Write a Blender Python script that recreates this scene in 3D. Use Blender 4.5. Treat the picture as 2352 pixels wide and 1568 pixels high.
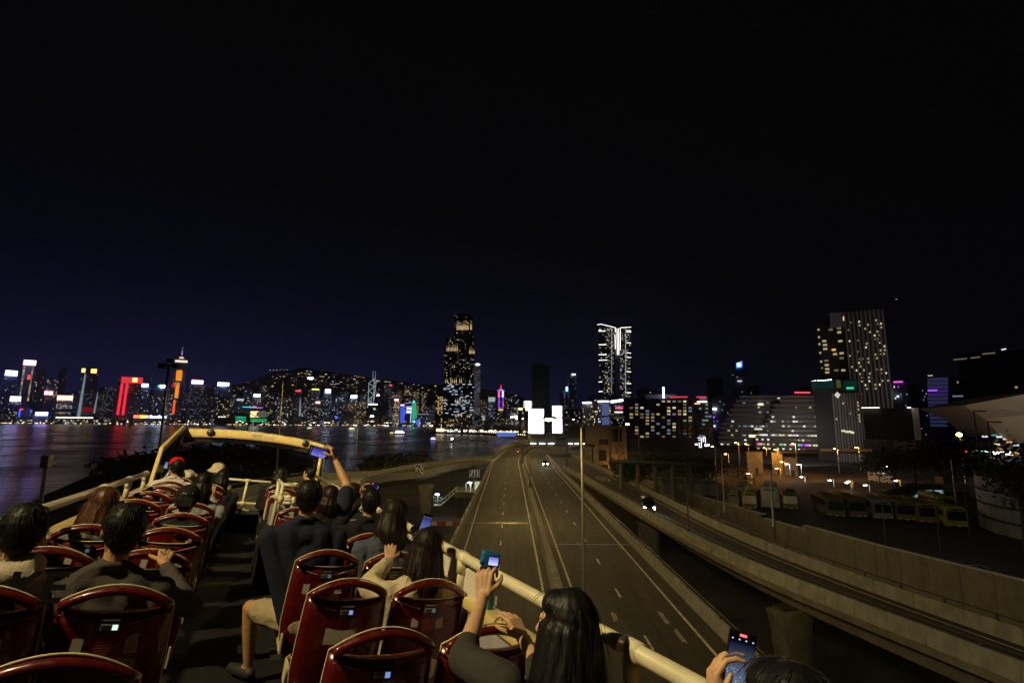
import bpy, bmesh, math, random
import numpy as np
from mathutils import Vector, Matrix, Euler, noise
from math import sin, cos, pi, radians as R, atan2, sqrt, exp
random.seed(7)
SC = bpy.context.scene
C = SC.collection
for o in list(bpy.data.objects):
    bpy.data.objects.remove(o)

# ---------------------------------------------------------------- camera
PITCH, ROLL = R(8.85), R(0.4)
cam = bpy.data.objects.new('camera', bpy.data.cameras.new('camera'))
C.objects.link(cam); SC.camera = cam
cam.data.lens = 18.0; cam.data.sensor_width = 36.0
cam.data.clip_start = 0.05; cam.data.clip_end = 20000
cam.matrix_world = Matrix.Rotation(PITCH, 4, 'X') @ Matrix.Rotation(-ROLL, 4, 'Y') @ Matrix.Rotation(pi/2, 4, 'X')
SC.view_settings.view_transform = 'Standard'; SC.view_settings.look = 'None'
SC.view_settings.exposure = 0.0; SC.view_settings.gamma = 1.0
SC.view_settings.use_curve_mapping = False
try:
    SC.cycles.use_denoising = True; SC.cycles.denoiser = 'OPENIMAGEDENOISE'
    SC.cycles.denoising_input_passes = 'RGB_ALBEDO_NORMAL'
except Exception:
    pass
SC.cycles.max_bounces = 5; SC.cycles.diffuse_bounces = 2; SC.cycles.glossy_bounces = 3
SC.cycles.transparent_max_bounces = 6; SC.cycles.transmission_bounces = 4
SC.cycles.sample_clamp_indirect = 3.0; SC.cycles.sample_clamp_direct = 0
SC.cycles.caustics_reflective = True; SC.cycles.blur_glossy = 0.3

# ---------------------------------------------------------------- night sky: city glow low on the harbour side
world = bpy.data.worlds.new('World'); SC.world = world; world.use_nodes = True
def build_world():
    nt = world.node_tree; N = nt.nodes; L = nt.links; N.clear()
    out = N.new('ShaderNodeOutputWorld'); bg = N.new('ShaderNodeBackground')
    tc = N.new('ShaderNodeTexCoord'); sx = N.new('ShaderNodeSeparateXYZ')
    L.new(tc.outputs['Generated'], sx.inputs[0])
    def m(op, a, b=None, c=None):
        n = N.new('ShaderNodeMath'); n.operation = op
        for i, v in enumerate((a, b, c)):
            if v is None: continue
            if isinstance(v, (int, float)): n.inputs[i].default_value = v
            else: L.new(v, n.inputs[i])
        return n.outputs[0]
    z = m('MAXIMUM', sx.outputs[2], 0.0)
    fall = m('POWER', 2.718, m('MULTIPLY', z, -10.0))
    # azimuth weight: strongest to the left (-x), fading to the right
    az = m('MULTIPLY_ADD', sx.outputs[0], -1.15, 0.34)
    azw = N.new('ShaderNodeMapRange'); azw.interpolation_type = 'SMOOTHSTEP'
    L.new(az, azw.inputs[0]); azw.inputs[1].default_value = -0.45; azw.inputs[2].default_value = 1.1
    azw.inputs[3].default_value = 0.07; azw.inputs[4].default_value = 1.0
    w = m('MULTIPLY', fall, azw.outputs[0])
    mix = N.new('ShaderNodeMix'); mix.data_type = 'RGBA'
    L.new(w, mix.inputs[0])
    mix.inputs[6].default_value = (0.0012, 0.0012, 0.0014, 1)
    mix.inputs[7].default_value = (0.0086, 0.0122, 0.066, 1)
    L.new(mix.outputs[2], bg.inputs[0]); bg.inputs[1].default_value = 1.0
    L.new(bg.outputs[0], out.inputs[0])
build_world()

# ---------------------------------------------------------------- picture measurements -> world (camera at the origin, z up, y ahead)
RC = Matrix.Rotation(PITCH, 3, 'X') @ Matrix.Rotation(-ROLL, 3, 'Y')
BUSR = Matrix.Rotation(R(26.76), 3, 'Z') @ Matrix.Rotation(R(-1.89), 3, 'X') @ Matrix.Rotation(R(7.2), 3, 'Y')
BUS = BUSR.to_4x4()
F = 1176.0
def ray(x, y): return RC @ Vector(((x-1176)/F, 1.0, -(y-784)/F))
def atZ(x, y, z): d = ray(x, y); return d*(z/d.z)
def atY(x, y, Y): d = ray(x, y); return d*(Y/d.y)
def busY(x, y, Y): d = BUSR.transposed() @ ray(x, y); return d*(Y/d.y)
def busZ(x, y, Z): d = BUSR.transposed() @ ray(x, y); return d*(Z/d.z)

# ---------------------------------------------------------------- materials
MATS = {}
def srgb(r, g, b):
    f = lambda c: (c/255/12.92 if c <= 10 else ((c/255+0.055)/1.055)**2.4)
    return (f(r), f(g), f(b))
def mat(name, col, rough=0.6, metal=0.0, nz=0.15, scale=6.0, bump=0.0, bscale=40.0, spec=0.5, coat=0.0, col2=None, stretch=None, rvar=0.0, streak=0.0):
    if name in MATS: return MATS[name]
    m = bpy.data.materials.new(name); m.use_nodes = True; MATS[name] = m
    nt = m.node_tree; N = nt.nodes; L = nt.links; p = N['Principled BSDF']
    p.inputs['Roughness'].default_value = rough; p.inputs['Metallic'].default_value = metal
    p.inputs['Specular IOR Level'].default_value = spec
    if coat: p.inputs['Coat Weight'].default_value = coat; p.inputs['Coat Roughness'].default_value = 0.08
    tc = N.new('ShaderNodeTexCoord'); src = tc.outputs['Object']
    if stretch:
        mp = N.new('ShaderNodeMapping'); L.new(src, mp.inputs[0]); mp.inputs['Scale'].default_value = stretch; src = mp.outputs[0]
    n = N.new('ShaderNodeTexNoise'); n.inputs['Scale'].default_value = scale; n.inputs['Detail'].default_value = 5
    n.inputs['Roughness'].default_value = 0.65; L.new(src, n.inputs['Vector'])
    cr = N.new('ShaderNodeValToRGB'); L.new(n.outputs['Fac'], cr.inputs[0])
    a = [max(0, c*(1-nz*1.6)) for c in col]; b = list(col2) if col2 else [min(1, c*(1+nz)) for c in col]
    cr.color_ramp.elements[0].position = 0.3; cr.color_ramp.elements[1].position = 0.7
    cr.color_ramp.elements[0].color = (*a, 1); cr.color_ramp.elements[1].color = (*b, 1)
    colout = cr.outputs[0]
    if streak:          # rain streaks and grime running down, plus broad blotches
        mp2 = N.new('ShaderNodeMapping'); L.new(tc.outputs['Object'], mp2.inputs[0]); mp2.inputs['Scale'].default_value = (.55,.55,.22)
        n3 = N.new('ShaderNodeTexNoise'); n3.inputs['Scale'].default_value = 2.2; n3.inputs['Detail'].default_value = 6; n3.inputs['Roughness'].default_value = .7; L.new(mp2.outputs[0], n3.inputs['Vector'])
        mr = N.new('ShaderNodeMapRange'); L.new(n3.outputs['Fac'], mr.inputs[0]); mr.inputs[1].default_value = .38; mr.inputs[2].default_value = .62; mr.inputs[3].default_value = 1-streak; mr.inputs[4].default_value = 1.08
        mm = N.new('ShaderNodeMix'); mm.data_type = 'RGBA'; mm.blend_type = 'MULTIPLY'; mm.inputs[0].default_value = 1; L.new(colout, mm.inputs[6]); L.new(mr.outputs[0], mm.inputs[7]); colout = mm.outputs[2]
    L.new(colout, p.inputs['Base Color'])
    if rvar:
        n4 = N.new('ShaderNodeTexNoise'); n4.inputs['Scale'].default_value = scale*4; n4.inputs['Detail'].default_value = 6; L.new(src, n4.inputs['Vector'])
        m4 = N.new('ShaderNodeMapRange'); L.new(n4.outputs['Fac'], m4.inputs[0]); m4.inputs[1].default_value = .35; m4.inputs[2].default_value = .65; m4.inputs[3].default_value = max(.03,rough-rvar); m4.inputs[4].default_value = rough+rvar
        L.new(m4.outputs[0], p.inputs['Roughness'])
    if bump:
        n2 = N.new('ShaderNodeTexNoise'); n2.inputs['Scale'].default_value = bscale; n2.inputs['Detail'].default_value = 4
        L.new(src, n2.inputs['Vector'])
        bm_ = N.new('ShaderNodeBump'); bm_.inputs['Strength'].default_value = bump; bm_.inputs['Distance'].default_value = 0.02
        L.new(n2.outputs['Fac'], bm_.inputs['Height']); L.new(bm_.outputs[0], p.inputs['Normal'])
    return m
def emi(name, col, s=1.0, sample=False):
    if name in MATS: return MATS[name]
    m = bpy.data.materials.new(name); m.use_nodes = True; MATS[name] = m
    nt = m.node_tree; N = nt.nodes; N.clear()
    o = N.new('ShaderNodeOutputMaterial'); e = N.new('ShaderNodeEmission')
    e.inputs[0].default_value = (*col, 1); e.inputs[1].default_value = s
    nt.links.new(e.outputs[0], o.inputs[0])
    try: m.cycles.emission_sampling = 'AUTO' if sample else 'NONE'
    except Exception: pass
    return m

# ---------------------------------------------------------------- mesh helpers
class MB:
    def __init__(s): s.v = []; s.f = []; s.mi = []
    def add(s, vs, fs, mi=0):
        k = len(s.v); s.v += [tuple(v) for v in vs]
        s.f += [tuple(i+k for i in f) for f in fs]; s.mi += [mi]*len(fs); return s
    def box(s, c, d, M=None, mi=0, taper=1.0):
        c = Vector(c); hx, hy, hz = d[0]/2, d[1]/2, d[2]/2
        vs = []
        for z in (-1, 1):
            t = taper if z > 0 else 1
            for x, y in ((-1,-1),(1,-1),(1,1),(-1,1)):
                p = Vector((x*hx*t, y*hy*t, z*hz))
                vs.append(c + (M @ p if M else p))
        return s.add(vs, [(3,2,1,0),(4,5,6,7),(0,1,5,4),(1,2,6,5),(2,3,7,6),(3,0,4,7)], mi)
    def tube(s, pts, r, n=8, cap=True, mi=0, sx=1.0):
        pts = [Vector(p) for p in pts]; rs = r if isinstance(r, (list, tuple)) else [r]*len(pts)
        vs = []; prev = None
        for i, p in enumerate(pts):
            t = (pts[min(i+1, len(pts)-1)] - pts[max(i-1, 0)])
            if t.length < 1e-9: t = Vector((0, 0, 1))
            t.normalize()
            if prev is None:
                up = Vector((0, 0, 1)) if abs(t.z) < 0.9 else Vector((1, 0, 0))
                u = t.cross(up).normalized()
            else:
                u = (prev - t*prev.dot(t))
                u = u.normalized() if u.length > 1e-6 else t.orthogonal().normalized()
            prev = u; w = t.cross(u)
            for k in range(n):
                a = 2*pi*k/n; vs.append(p + (u*cos(a)*sx + w*sin(a))*rs[i])
        fs = []
        for i in range(len(pts)-1):
            for k in range(n):
                fs.append((i*n+k, i*n+(k+1) % n, (i+1)*n+(k+1) % n, (i+1)*n+k))
        if cap:
            fs.append(tuple(range(n-1, -1, -1))); fs.append(tuple((len(pts)-1)*n+k for k in range(n)))
        return s.add(vs, fs, mi)
    def quad(s, a, b, c, d, mi=0): return s.add([a, b, c, d], [(0,1,2,3)], mi)
    def ell(s, c, r, M=None, nu=14, nv=9, mi=0):
        c = Vector(c); vs = [c + (M @ Vector((0,0,-r[2])) if M else Vector((0,0,-r[2])))]
        for j in range(1, nv):
            t = -pi/2 + pi*j/nv
            for k in range(nu):
                a = 2*pi*k/nu; p = Vector((r[0]*cos(t)*cos(a), r[1]*cos(t)*sin(a), r[2]*sin(t)))
                vs.append(c + (M @ p if M else p))
        vs.append(c + (M @ Vector((0,0,r[2])) if M else Vector((0,0,r[2]))))
        fs = [(0, 1+(k+1) % nu, 1+k) for k in range(nu)]
        for j in range(nv-2):
            for k in range(nu):
                fs.append((1+j*nu+k, 1+j*nu+(k+1) % nu, 1+(j+1)*nu+(k+1) % nu, 1+(j+1)*nu+k))
        t = len(vs)-1
        fs += [(t, 1+(nv-2)*nu+k, 1+(nv-2)*nu+(k+1) % nu) for k in range(nu)]
        return s.add(vs, fs, mi)
    def cap(s, p0, p1, r0, r1, n=10):     # closed tapered capsule
        p0, p1 = Vector(p0), Vector(p1); d = (p1-p0)
        L = d.length
        if L < 1e-6: return s.ell(p0, (r0, r0, r0), None, n, 6)
        t = d/L
        ts = []; rr = []
        for a in (-85, -55, -25): ts.append(p0 + t*(r0*sin(R(a)))); rr.append(r0*cos(R(a)))
        ts.append(p0); rr.append(r0); ts.append(p1); rr.append(r1)
        for a in (25, 55, 85): ts.append(p1 + t*(r1*sin(R(a)))); rr.append(r1*cos(R(a)))
        return s.tube(ts, rr, n)
    def prism(s, poly, z0, z1, mi=0, M=None):   # poly in xy, ccw
        n = len(poly); vs = [Vector((x, y, z0)) for x, y in poly] + [Vector((x, y, z1)) for x, y in poly]
        if M: vs = [M @ v for v in vs]
        fs = [tuple(range(n-1, -1, -1)), tuple(range(n, 2*n))] + [(i, (i+1) % n, n+(i+1) % n, n+i) for i in range(n)]
        return s.add(vs, fs, mi)
    def mesh(s, name, mats, smooth=False):
        me = bpy.data.meshes.new(name); me.from_pydata([tuple(v) for v in s.v], [], s.f)
        for m in mats: me.materials.append(m)
        if len(mats) > 1: me.polygons.foreach_set('material_index', s.mi)
        if smooth:
            me.polygons.foreach_set('use_smooth', [True]*len(me.polygons))
        me.update(); return me
    def build(s, name, mats, parent=None, smooth=False, **kw):
        if not isinstance(mats, (list, tuple)): mats = [mats]
        o = bpy.data.objects.new(name, s.mesh(name, mats, smooth)); C.objects.link(o)
        if parent: o.parent = parent
        return tag(o, **kw)
def sharp(o, ang=35):
    me = o.data; bm = bmesh.new(); bm.from_mesh(me)
    for e in bm.edges:
        e.smooth = not (len(e.link_faces) == 2 and e.calc_face_angle(0) > R(ang))
    for f in bm.faces: f.smooth = True
    bm.to_mesh(me); bm.free(); return o
def bevel(o, w=0.02, seg=2, ang=30):
    me = o.data; bm = bmesh.new(); bm.from_mesh(me)
    bmesh.ops.remove_doubles(bm, verts=bm.verts, dist=1e-5)
    es = [e for e in bm.edges if len(e.link_faces) == 2 and e.calc_face_angle(0) > R(ang)]
    bmesh.ops.bevel(bm, geom=es, offset=w, segments=seg, affect='EDGES', profile=0.5, clamp_overlap=True)
    for f in bm.faces: f.smooth = True
    for e in bm.edges: e.smooth = not (len(e.link_faces) == 2 and e.calc_face_angle(0) > R(40))
    bm.to_mesh(me); bm.free(); return o
def tag(o, label=None, cat=None, group=None, kind=None):
    if label: o['label'] = label
    if cat: o['category'] = cat
    if group: o['group'] = group
    if kind: o['kind'] = kind
    return o
def empty(name, loc=(0,0,0), rz=0.0, label=None, cat=None, group=None, M=None):
    o = bpy.data.objects.new(name, None); C.objects.link(o); o.empty_display_size = 0.2
    if M is not None: o.matrix_world = Matrix.Translation(Vector(loc)) @ M
    else: o.location = loc; o.rotation_euler = (0, 0, rz)
    return tag(o, label, cat, group)
def dup(o, parent=None):
    c = o.copy(); C.objects.link(c)
    if parent: c.parent = parent
    for ch in list(o.children): dup(ch, c)
    return c
def text_mb(txt, size, M, bold=0.0):
    cu = bpy.data.curves.new('t', 'FONT'); cu.body = txt; cu.size = size; cu.align_x = 'CENTER'; cu.align_y = 'CENTER'
    cu.extrude = 0.002; cu.offset = bold
    o = bpy.data.objects.new('t', cu); C.objects.link(o)
    me = bpy.data.meshes.new_from_object(o.evaluated_get(bpy.context.evaluated_depsgraph_get()))
    b = MB(); b.add([M @ v.co for v in me.vertices], [tuple(p.vertices) for p in me.polygons])
    bpy.data.objects.remove(o); bpy.data.curves.remove(cu); bpy.data.meshes.remove(me)
    return b
def lamp(parent, loc, power, col, kind='POINT', batwing=True, radius=0.12, name='lamp_light', rot=None, spot=2.4, across=False):
    ld = bpy.data.lights.new(name, kind); ld.energy = power; ld.color = col
    if kind in ('POINT', 'SPOT'): ld.shadow_soft_size = radius
    if kind == 'SPOT': ld.spot_size = spot; ld.spot_blend = 0.5
    if batwing and kind == 'POINT':
        ld.use_nodes = True; nt = ld.node_tree; N = nt.nodes; L = nt.links
        e = N['Emission']; tc = N.new('ShaderNodeTexCoord'); sx = N.new('ShaderNodeSeparateXYZ')
        L.new(tc.outputs['Normal'], sx.inputs[0])
        def m(op, a, b):
            n = N.new('ShaderNodeMath'); n.operation = op
            for i, v in enumerate((a, b)):
                if isinstance(v, (int, float)): n.inputs[i].default_value = v
                else: L.new(v, n.inputs[i])
            return n.outputs[0]
        cz = m('MAXIMUM', m('MULTIPLY', sx.outputs[2], -1.0), 0.0)
        p = m('MINIMUM', m('POWER', m('MAXIMUM', cz, 0.05), -2.6), 11.0)
        cut = N.new('ShaderNodeMapRange'); L.new(cz, cut.inputs[0])
        cut.inputs[1].default_value = 0.03; cut.inputs[2].default_value = 0.24; cut.interpolation_type = 'SMOOTHSTEP'
        w = m('MULTIPLY', p, cut.outputs[0])
        if across:      # street optics: wide along the road, tighter across it
            ax = N.new('ShaderNodeMapRange'); L.new(m('ABSOLUTE', sx.outputs[0], 0.0), ax.inputs[0]); ax.interpolation_type = 'SMOOTHSTEP'
            ax.inputs[1].default_value = 0.60; ax.inputs[2].default_value = 0.92; ax.inputs[3].default_value = 1.0; ax.inputs[4].default_value = 0.22
            w = m('MULTIPLY', w, ax.outputs[0])
        L.new(w, e.inputs[1])
    o = bpy.data.objects.new(name, ld); C.objects.link(o); o.location = loc
    if rot: o.rotation_euler = rot
    if parent: o.parent = parent
    return o

# ---- shared materials
conc = mat('concrete', (0.25,0.255,0.235), 0.85, nz=0.16, scale=0.9, bump=0.12, bscale=9, streak=.24)
conc_d = mat('weathered_concrete', (0.15,0.14,0.115), 0.9, nz=0.2, scale=0.7, bump=0.15, bscale=7, streak=.24)
asphalt = mat('asphalt', (0.052,0.049,0.046), 0.82, nz=0.32, scale=0.9, bump=0.35, bscale=30, stretch=(1.0,0.05,1.0), streak=.30, rvar=.12)
asphalt2 = mat('dark_asphalt', (0.04,0.04,0.042), 0.85, nz=0.3, scale=0.3, bump=0.3, bscale=20)
paint_w = mat('road_paint', (0.62,0.60,0.54), 0.7, nz=0.35, scale=2.5)
steel = mat('galvanised_steel', (0.055,0.052,0.044), 0.6, 0.2, nz=0.12, scale=5)
dsteel = mat('dark_steel', (0.06,0.06,0.06), 0.5, 0.3)
black = mat('black_plastic', (0.012,0.012,0.013), 0.4)
leafm = mat('foliage', (0.030,0.042,0.016), 0.8, nz=0.4, scale=0.8)
bark = mat('bark', (0.05,0.04,0.03), 0.9)
WARM = (1.0, 0.67, 0.22)
SOD = (1.0, 0.42, 0.06)
lampglow = emi('lamp_glow', (1.0,0.86,0.55), 60.0)
lampsod = emi('sodium_glow', (1.0,0.62,0.22), 25.0)
lampwht = emi('white_lamp_glow', (0.9,0.95,1.0), 22.0)
# ================================================================ water, land, hills
ZR = -13.0      # main road
ZG = -24.0      # ground by the flyover
ZW = -27.0      # harbour water
ZL = -15.0      # coach park
def water_mat():
    m = bpy.data.materials.new('harbour_water'); m.use_nodes = True
    nt = m.node_tree; N = nt.nodes; L = nt.links; p = N['Principled BSDF']
    p.inputs['Base Color'].default_value = (0.002, 0.003, 0.010, 1)
    p.inputs['Roughness'].default_value = 0.16; p.inputs['IOR'].default_value = 1.33
    p.inputs['Specular IOR Level'].default_value = 0.5
    tc = N.new('ShaderNodeTexCoord')
    mp = N.new('ShaderNodeMapping'); L.new(tc.outputs['Object'], mp.inputs[0])
    mp.inputs['Rotation'].default_value = (0, 0, R(25)); mp.inputs['Scale'].default_value = (0.6, 1.0, 1.0)
    n1 = N.new('ShaderNodeTexNoise'); n1.inputs['Scale'].default_value = 0.16; n1.inputs['Detail'].default_value = 6
    n1.inputs['Roughness'].default_value = 0.62; L.new(mp.outputs[0], n1.inputs['Vector'])
    n2 = N.new('ShaderNodeTexNoise'); n2.inputs['Scale'].default_value = 0.018; n2.inputs['Detail'].default_value = 3
    L.new(tc.outputs['Object'], n2.inputs['Vector'])
    b = N.new('ShaderNodeBump'); b.inputs['Strength'].default_value = 0.8; b.inputs['Distance'].default_value = 0.7
    L.new(n1.outputs['Fac'], b.inputs['Height']); L.new(b.outputs[0], p.inputs['Normal'])
    rr = N.new('ShaderNodeMapRange'); L.new(n2.outputs['Fac'], rr.inputs[0])
    rr.inputs[1].default_value = 0.35; rr.inputs[2].default_value = 0.65
    rr.inputs[3].default_value = 0.17; rr.inputs[4].default_value = 0.30
    L.new(rr.outputs[0], p.inputs['Roughness'])
    return m
MB().quad((-9000,-1500,ZW), (9000,-1500,ZW), (9000,9000,ZW), (-9000,9000,ZW)).build('harbour_water', water_mat(), kind='structure')
land = [(-60,-300),(-72,0),(-98,90),(-118,125),(-146,165),(-178,222),(-198,290),(-186,395),(-125,330),(-84,225),(-40,225),(-16,262),(8,340),(30,470),(40,700),(25,930),(-60,1060),(-175,1120),(-178,1180),(-120,1500),(-40,2200),(200,3200),(5000,3200),(5000,-300)]
MB().prism(land[::-1], ZW-3, ZG).build('near_ground', mat('dark_ground', (0.055,0.052,0.048), 0.9, nz=0.4, scale=0.08, bump=0.3, bscale=2), kind='structure')
MB().prism([(-9000,2310),(300,2310),(300,8500),(-9000,8500)], ZW-3, ZW+3).build('far_shore', mat('far_ground', (0.03,0.03,0.035), 0.95), kind='structure')
def hill():
    b = MB(); prof = [(-200,930),(80,905),(250,900),(420,896),(560,880),(640,853),(700,847),(770,856),(850,868),(930,878),(990,882),(1060,886),(1120,893),(1200,915),(1300,945),(1420,962)]
    xs = np.linspace(-250, 1420, 90); rows = []
    for j in range(7):
        row = []
        for i, x in enumerate(xs):
            yp = np.interp(x, [p[0] for p in prof], [p[1] for p in prof])
            top = atY(x, yp, 4200)
            t = j/6; h = (top.z-ZW)*sin(t*pi/2)
            h *= 1+0.10*noise.noise(Vector((i*0.35, j*0.9, 3)))*(t*(1-t)*4) + 0.025*noise.noise(Vector((i*1.3, j, 9)))
            row.append((top.x*(3000+1200*t)/4200, 3000+1200*t, ZW+h))
        rows.append(row)
    n = len(xs)
    b.add([p for r in rows for p in r], [(j*n+i, j*n+i+1, (j+1)*n+i+1, (j+1)*n+i) for j in range(6) for i in range(n-1)])
    b.build('hills', mat('hillside_forest', (0.09,0.11,0.09), 0.95, nz=0.4, scale=0.01), smooth=True, kind='structure')
hill()

# ================================================================ main road, ramps
RAD = 560.0
def M(s, d, z=ZR):
    if s <= 165: return Vector((d - 0.0022*max(0, s-50), s, z))
    a = (s-165)/RAD; x0 = -0.0022*115
    return Vector((x0 + RAD-(RAD-d)*cos(a), 165+(RAD-d)*sin(a), z))
def ramp_path():
    s0, k1, s1, k2, sl1, sl2, zs, zo = 3.81, .0032, 76.6, .0076, .0314, .0736, -6.3, .8376
    P = BUSR @ Vector((.125, 0, -4.1+zo)); x, y, z = P; th = -R(26.76); out = []; ds = 0.6
    for i in range(60, 0, -1):
        out.append((x-sin(th)*ds*i, y-cos(th)*ds*i, z-.95+sl1*ds*i, th, -ds*i))
    for i in range(360):
        s = i*ds; k = 0 if s < s0 else (k1 if s < s1 else k2)
        out.append((x, y, z-.95*(max(0,1-s/30))**1.0, th, s))
        th += k*ds; x += sin(th)*ds; y += cos(th)*ds; z = max(z-(sl1 if s < zs else sl2)*ds, ZR)
    return out
RP = np.array(ramp_path())
def RAMP(s, d, h=0.0):
    q = [np.interp(s, RP[:,4], RP[:,i]) for i in range(4)]
    return Vector((q[0]+cos(q[3])*d, q[1]-sin(q[3])*d, q[2]+h))
def ribbon(fn, s0, s1, da, db, step, h=0.0):
    b = MB(); n = max(1, int(round((s1-s0)/step))); vs = []
    for i in range(n+1):
        s = s0+(s1-s0)*i/n
        A = da(s) if callable(da) else da; B_ = db(s) if callable(db) else db
        vs += [fn(s, A)+Vector((0,0,h)), fn(s, B_)+Vector((0,0,h))]
    return b.add(vs, [(2*i, 2*i+1, 2*i+3, 2*i+2) for i in range(n)])
def sweep(fn, s0, s1, step, prof, b=None):
    """closed profile (d, h) carried along fn(s, d)"""
    b = b or MB(); n = max(1, int(round((s1-s0)/step))); k = len(prof); vs = []
    for i in range(n+1):
        s = s0+(s1-s0)*i/n
        vs += [fn(s, d)+Vector((0,0,h)) for d, h in prof]
    fs = [(i*k+j, i*k+(j+1) % k, (i+1)*k+(j+1) % k, (i+1)*k+j) for i in range(n) for j in range(k)]
    fs += [tuple(range(k-1, -1, -1)), tuple(n*k+j for j in range(k))]
    return b.add(vs, fs)
# measured edges of the exit road on the right (y -> x)
EXL = [(0,33.5),(20,28.5),(28.3,26.4),(34.1,24.9),(41,22.5),(48.7,21.0),(58.9,19.9),(76.7,18.6),(98.5,17.6),(121.6,16.4),(144,14.4),(152,13.6)]
EXR = [(0,38.5),(20,34),(32.8,30.5),(38.6,29.2),(46.8,27.3),(55.3,26.2),(63.9,25.5),(81.4,25.2),(107,25.2),(137,24.7),(165,23.9),(183,23.5),(205,23.2)]
def interp(tab): xs = [p[0] for p in tab]; ys = [p[1] for p in tab]; return lambda s: float(np.interp(s, xs, ys))
exl, exr = interp(EXL), interp(EXR)
def smooth(f): return lambda s: (f(s-6)+f(s-3)+f(s)+f(s+3)+f(s+6))/5
exl, exr = smooth(exl), smooth(exr)
FL = lambda y, d, z=ZR: Vector((exl(y)+d, y, z))
FR = lambda y, d, z=ZR: Vector((exr(y)+d, y, z))
# carriageway surfaces (one sheet each)
ribbon(M, -45, 560, -6.0, 13.0, 6).build('main_road', asphalt, kind='structure')
def exit_surface():
    b = MB(); vs = []; n = 60
    for i in range(n+1):
        y = -5+210*i/n
        xl = exl(y)+0.4 if y < 152 else M(y, 13.0).x + 0.0
        if y >= 140: xl = max(12.95, xl) if y < 165 else M(y, 13.0).x
        vs += [(xl, y, ZR-0.004), (exr(y), y, ZR-0.004)]
    b.add(vs, [(2*i, 2*i+1, 2*i+3, 2*i+2) for i in range(n)])
    b.build('exit_road', asphalt, kind='structure')
exit_surface()
ribbon(M, 200, 520, 12.9, 22.5, 6, -0.004).build('added_lane_road', asphalt, kind='structure')
WRr = lambda s: float(np.interp(s,[-40,14,45,300],[2.7,2.7,6.1,6.1]))
ribbon(RAMP, -34, 194, -4.3, WRr, 2.4, -0.008).build('ramp_road', asphalt, kind='structure')
# slab bodies under the roads
sweep(M, -45, 540, 6, [(-6.3,-0.05),(-6.3,-0.45),(-3.5,-1.7),(10.4,-1.7),(13.4,-0.45),(13.4,-0.05)]).build('main_road_deck', conc_d, kind='structure')
def exit_deck():
    b = MB(); vs = []; n = 40
    for i in range(n+1):
        y = -5+180*i/n; l, r = (exl(y)-0.3 if y < 148 else 13.45), exr(y)+0.5; m_ = (l+r)/2
        vs += [(l,y,ZR-.05),(l,y,ZR-.5),(l+.25*(r-l),y,ZR-.85),(m_-1.2,y,ZR-2.1),(m_+1.2,y,ZR-2.1),(r-.25*(r-l),y,ZR-.85),(r,y,ZR-.5),(r,y,ZR-.05)]
    b.add(vs, [(i*8+j, i*8+(j+1) % 8, (i+1)*8+(j+1) % 8, (i+1)*8+j) for i in range(n) for j in range(8)] + [tuple(range(7,-1,-1)), tuple(n*8+j for j in range(8))])
    b.build('exit_road_deck', conc_d, kind='structure')
exit_deck()
sweep(lambda s, d: RAMP(s, d if d < 0 else d*(WRr(s)+.4)/6.5), -34, 172, 2.4, [(-4.6,-0.05),(-4.6,-0.5),(-2.6,-0.9),(-1.4,-2.0),(3.2,-2.0),(4.8,-0.9),(6.5,-0.5),(6.5,-0.05)]).build('ramp_deck', conc_d, kind='structure')
# painted markings: each family is one sheet of paint on the road
def edge_line(fn, s0, s1, d, w, name='edge_line', step=4, h=0.006):
    f = d if callable(d) else (lambda s, d=d: d)
    ribbon(fn, s0, s1, lambda s: f(s)-w/2, lambda s: f(s)+w/2, step, h).build(name, paint_w, kind='structure')
L1 = interp([(0,-4.5),(53,-4.65),(83,-5.0),(116,-5.15),(170,-5.6),(260,-5.6)])
edge_line(M, -10, 210, L1, 0.18); edge_line(M, -10, 330, 2.55, 0.18); edge_line(M, -10, 330, 4.85, 0.18)
L4 = interp([(0,11.6),(66,11.8),(93,12.0),(137,12.2),(182,12.3),(330,12.3)])
edge_line(M, -10, 205, L4, 0.18)
def dashes(fn, s0, s1, d, ln, gap, w):
    s = s0
    while s < s1:
        ribbon(fn, s, s+ln, d-w/2, d+w/2, 3, 0.008).build('lane_dash', paint_w, kind='structure'); s += ln+gap
dashes(M, 12, 260, -1.05, 2.0, 7.0, 0.16); dashes(M, 14, 260, 8.3, 2.0, 7.0, 0.16)
edge_line(FL, 0, 120, 1.35, 0.14); edge_line(FR, 0, 200, -0.9, 0.16)
edge_line(RAMP, -20, 185, -3.5, 0.16); edge_line(RAMP, 40, 160, 5.3, 0.16)
# gores of chevron bars
def gore(pts, n, name='chevron_marking'):
    (a0, a1), (b0, b1) = pts       # left edge from a0 to a1, right edge from b0 to b1 (nose last)
    for i in range(n):
        t = (i+0.2)/n; u = (i+0.62)/n
        p, q = a0.lerp(a1, t), b0.lerp(b1, min(1, t+0.10)); r, s_ = b0.lerp(b1, min(1, u+0.10)), a0.lerp(a1, u)
        k = Vector((0,0,0.012))
        MB().quad(p+k, q+k, r+k, s_+k).build(name, paint_w, kind='structure')
    for a, b_ in ((a0, a1), (b0, b1)):
        w = Vector((0.2,0,0)); k = Vector((0,0,0.014))
        MB().quad(a-w+k, a+w+k, b_+w+k, b_-w+k).build('gore_line', paint_w, kind='structure')
gore(((M(150,12.55), M(212,12.6)), (M(150,14.1), M(212,12.75))), 22)
gore(((Vector((-10.4,178,ZR)), Vector((-1.9,243,ZR))), (Vector((-6.3,164,ZR)), Vector((-1.6,243,ZR)))), 18)
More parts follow.
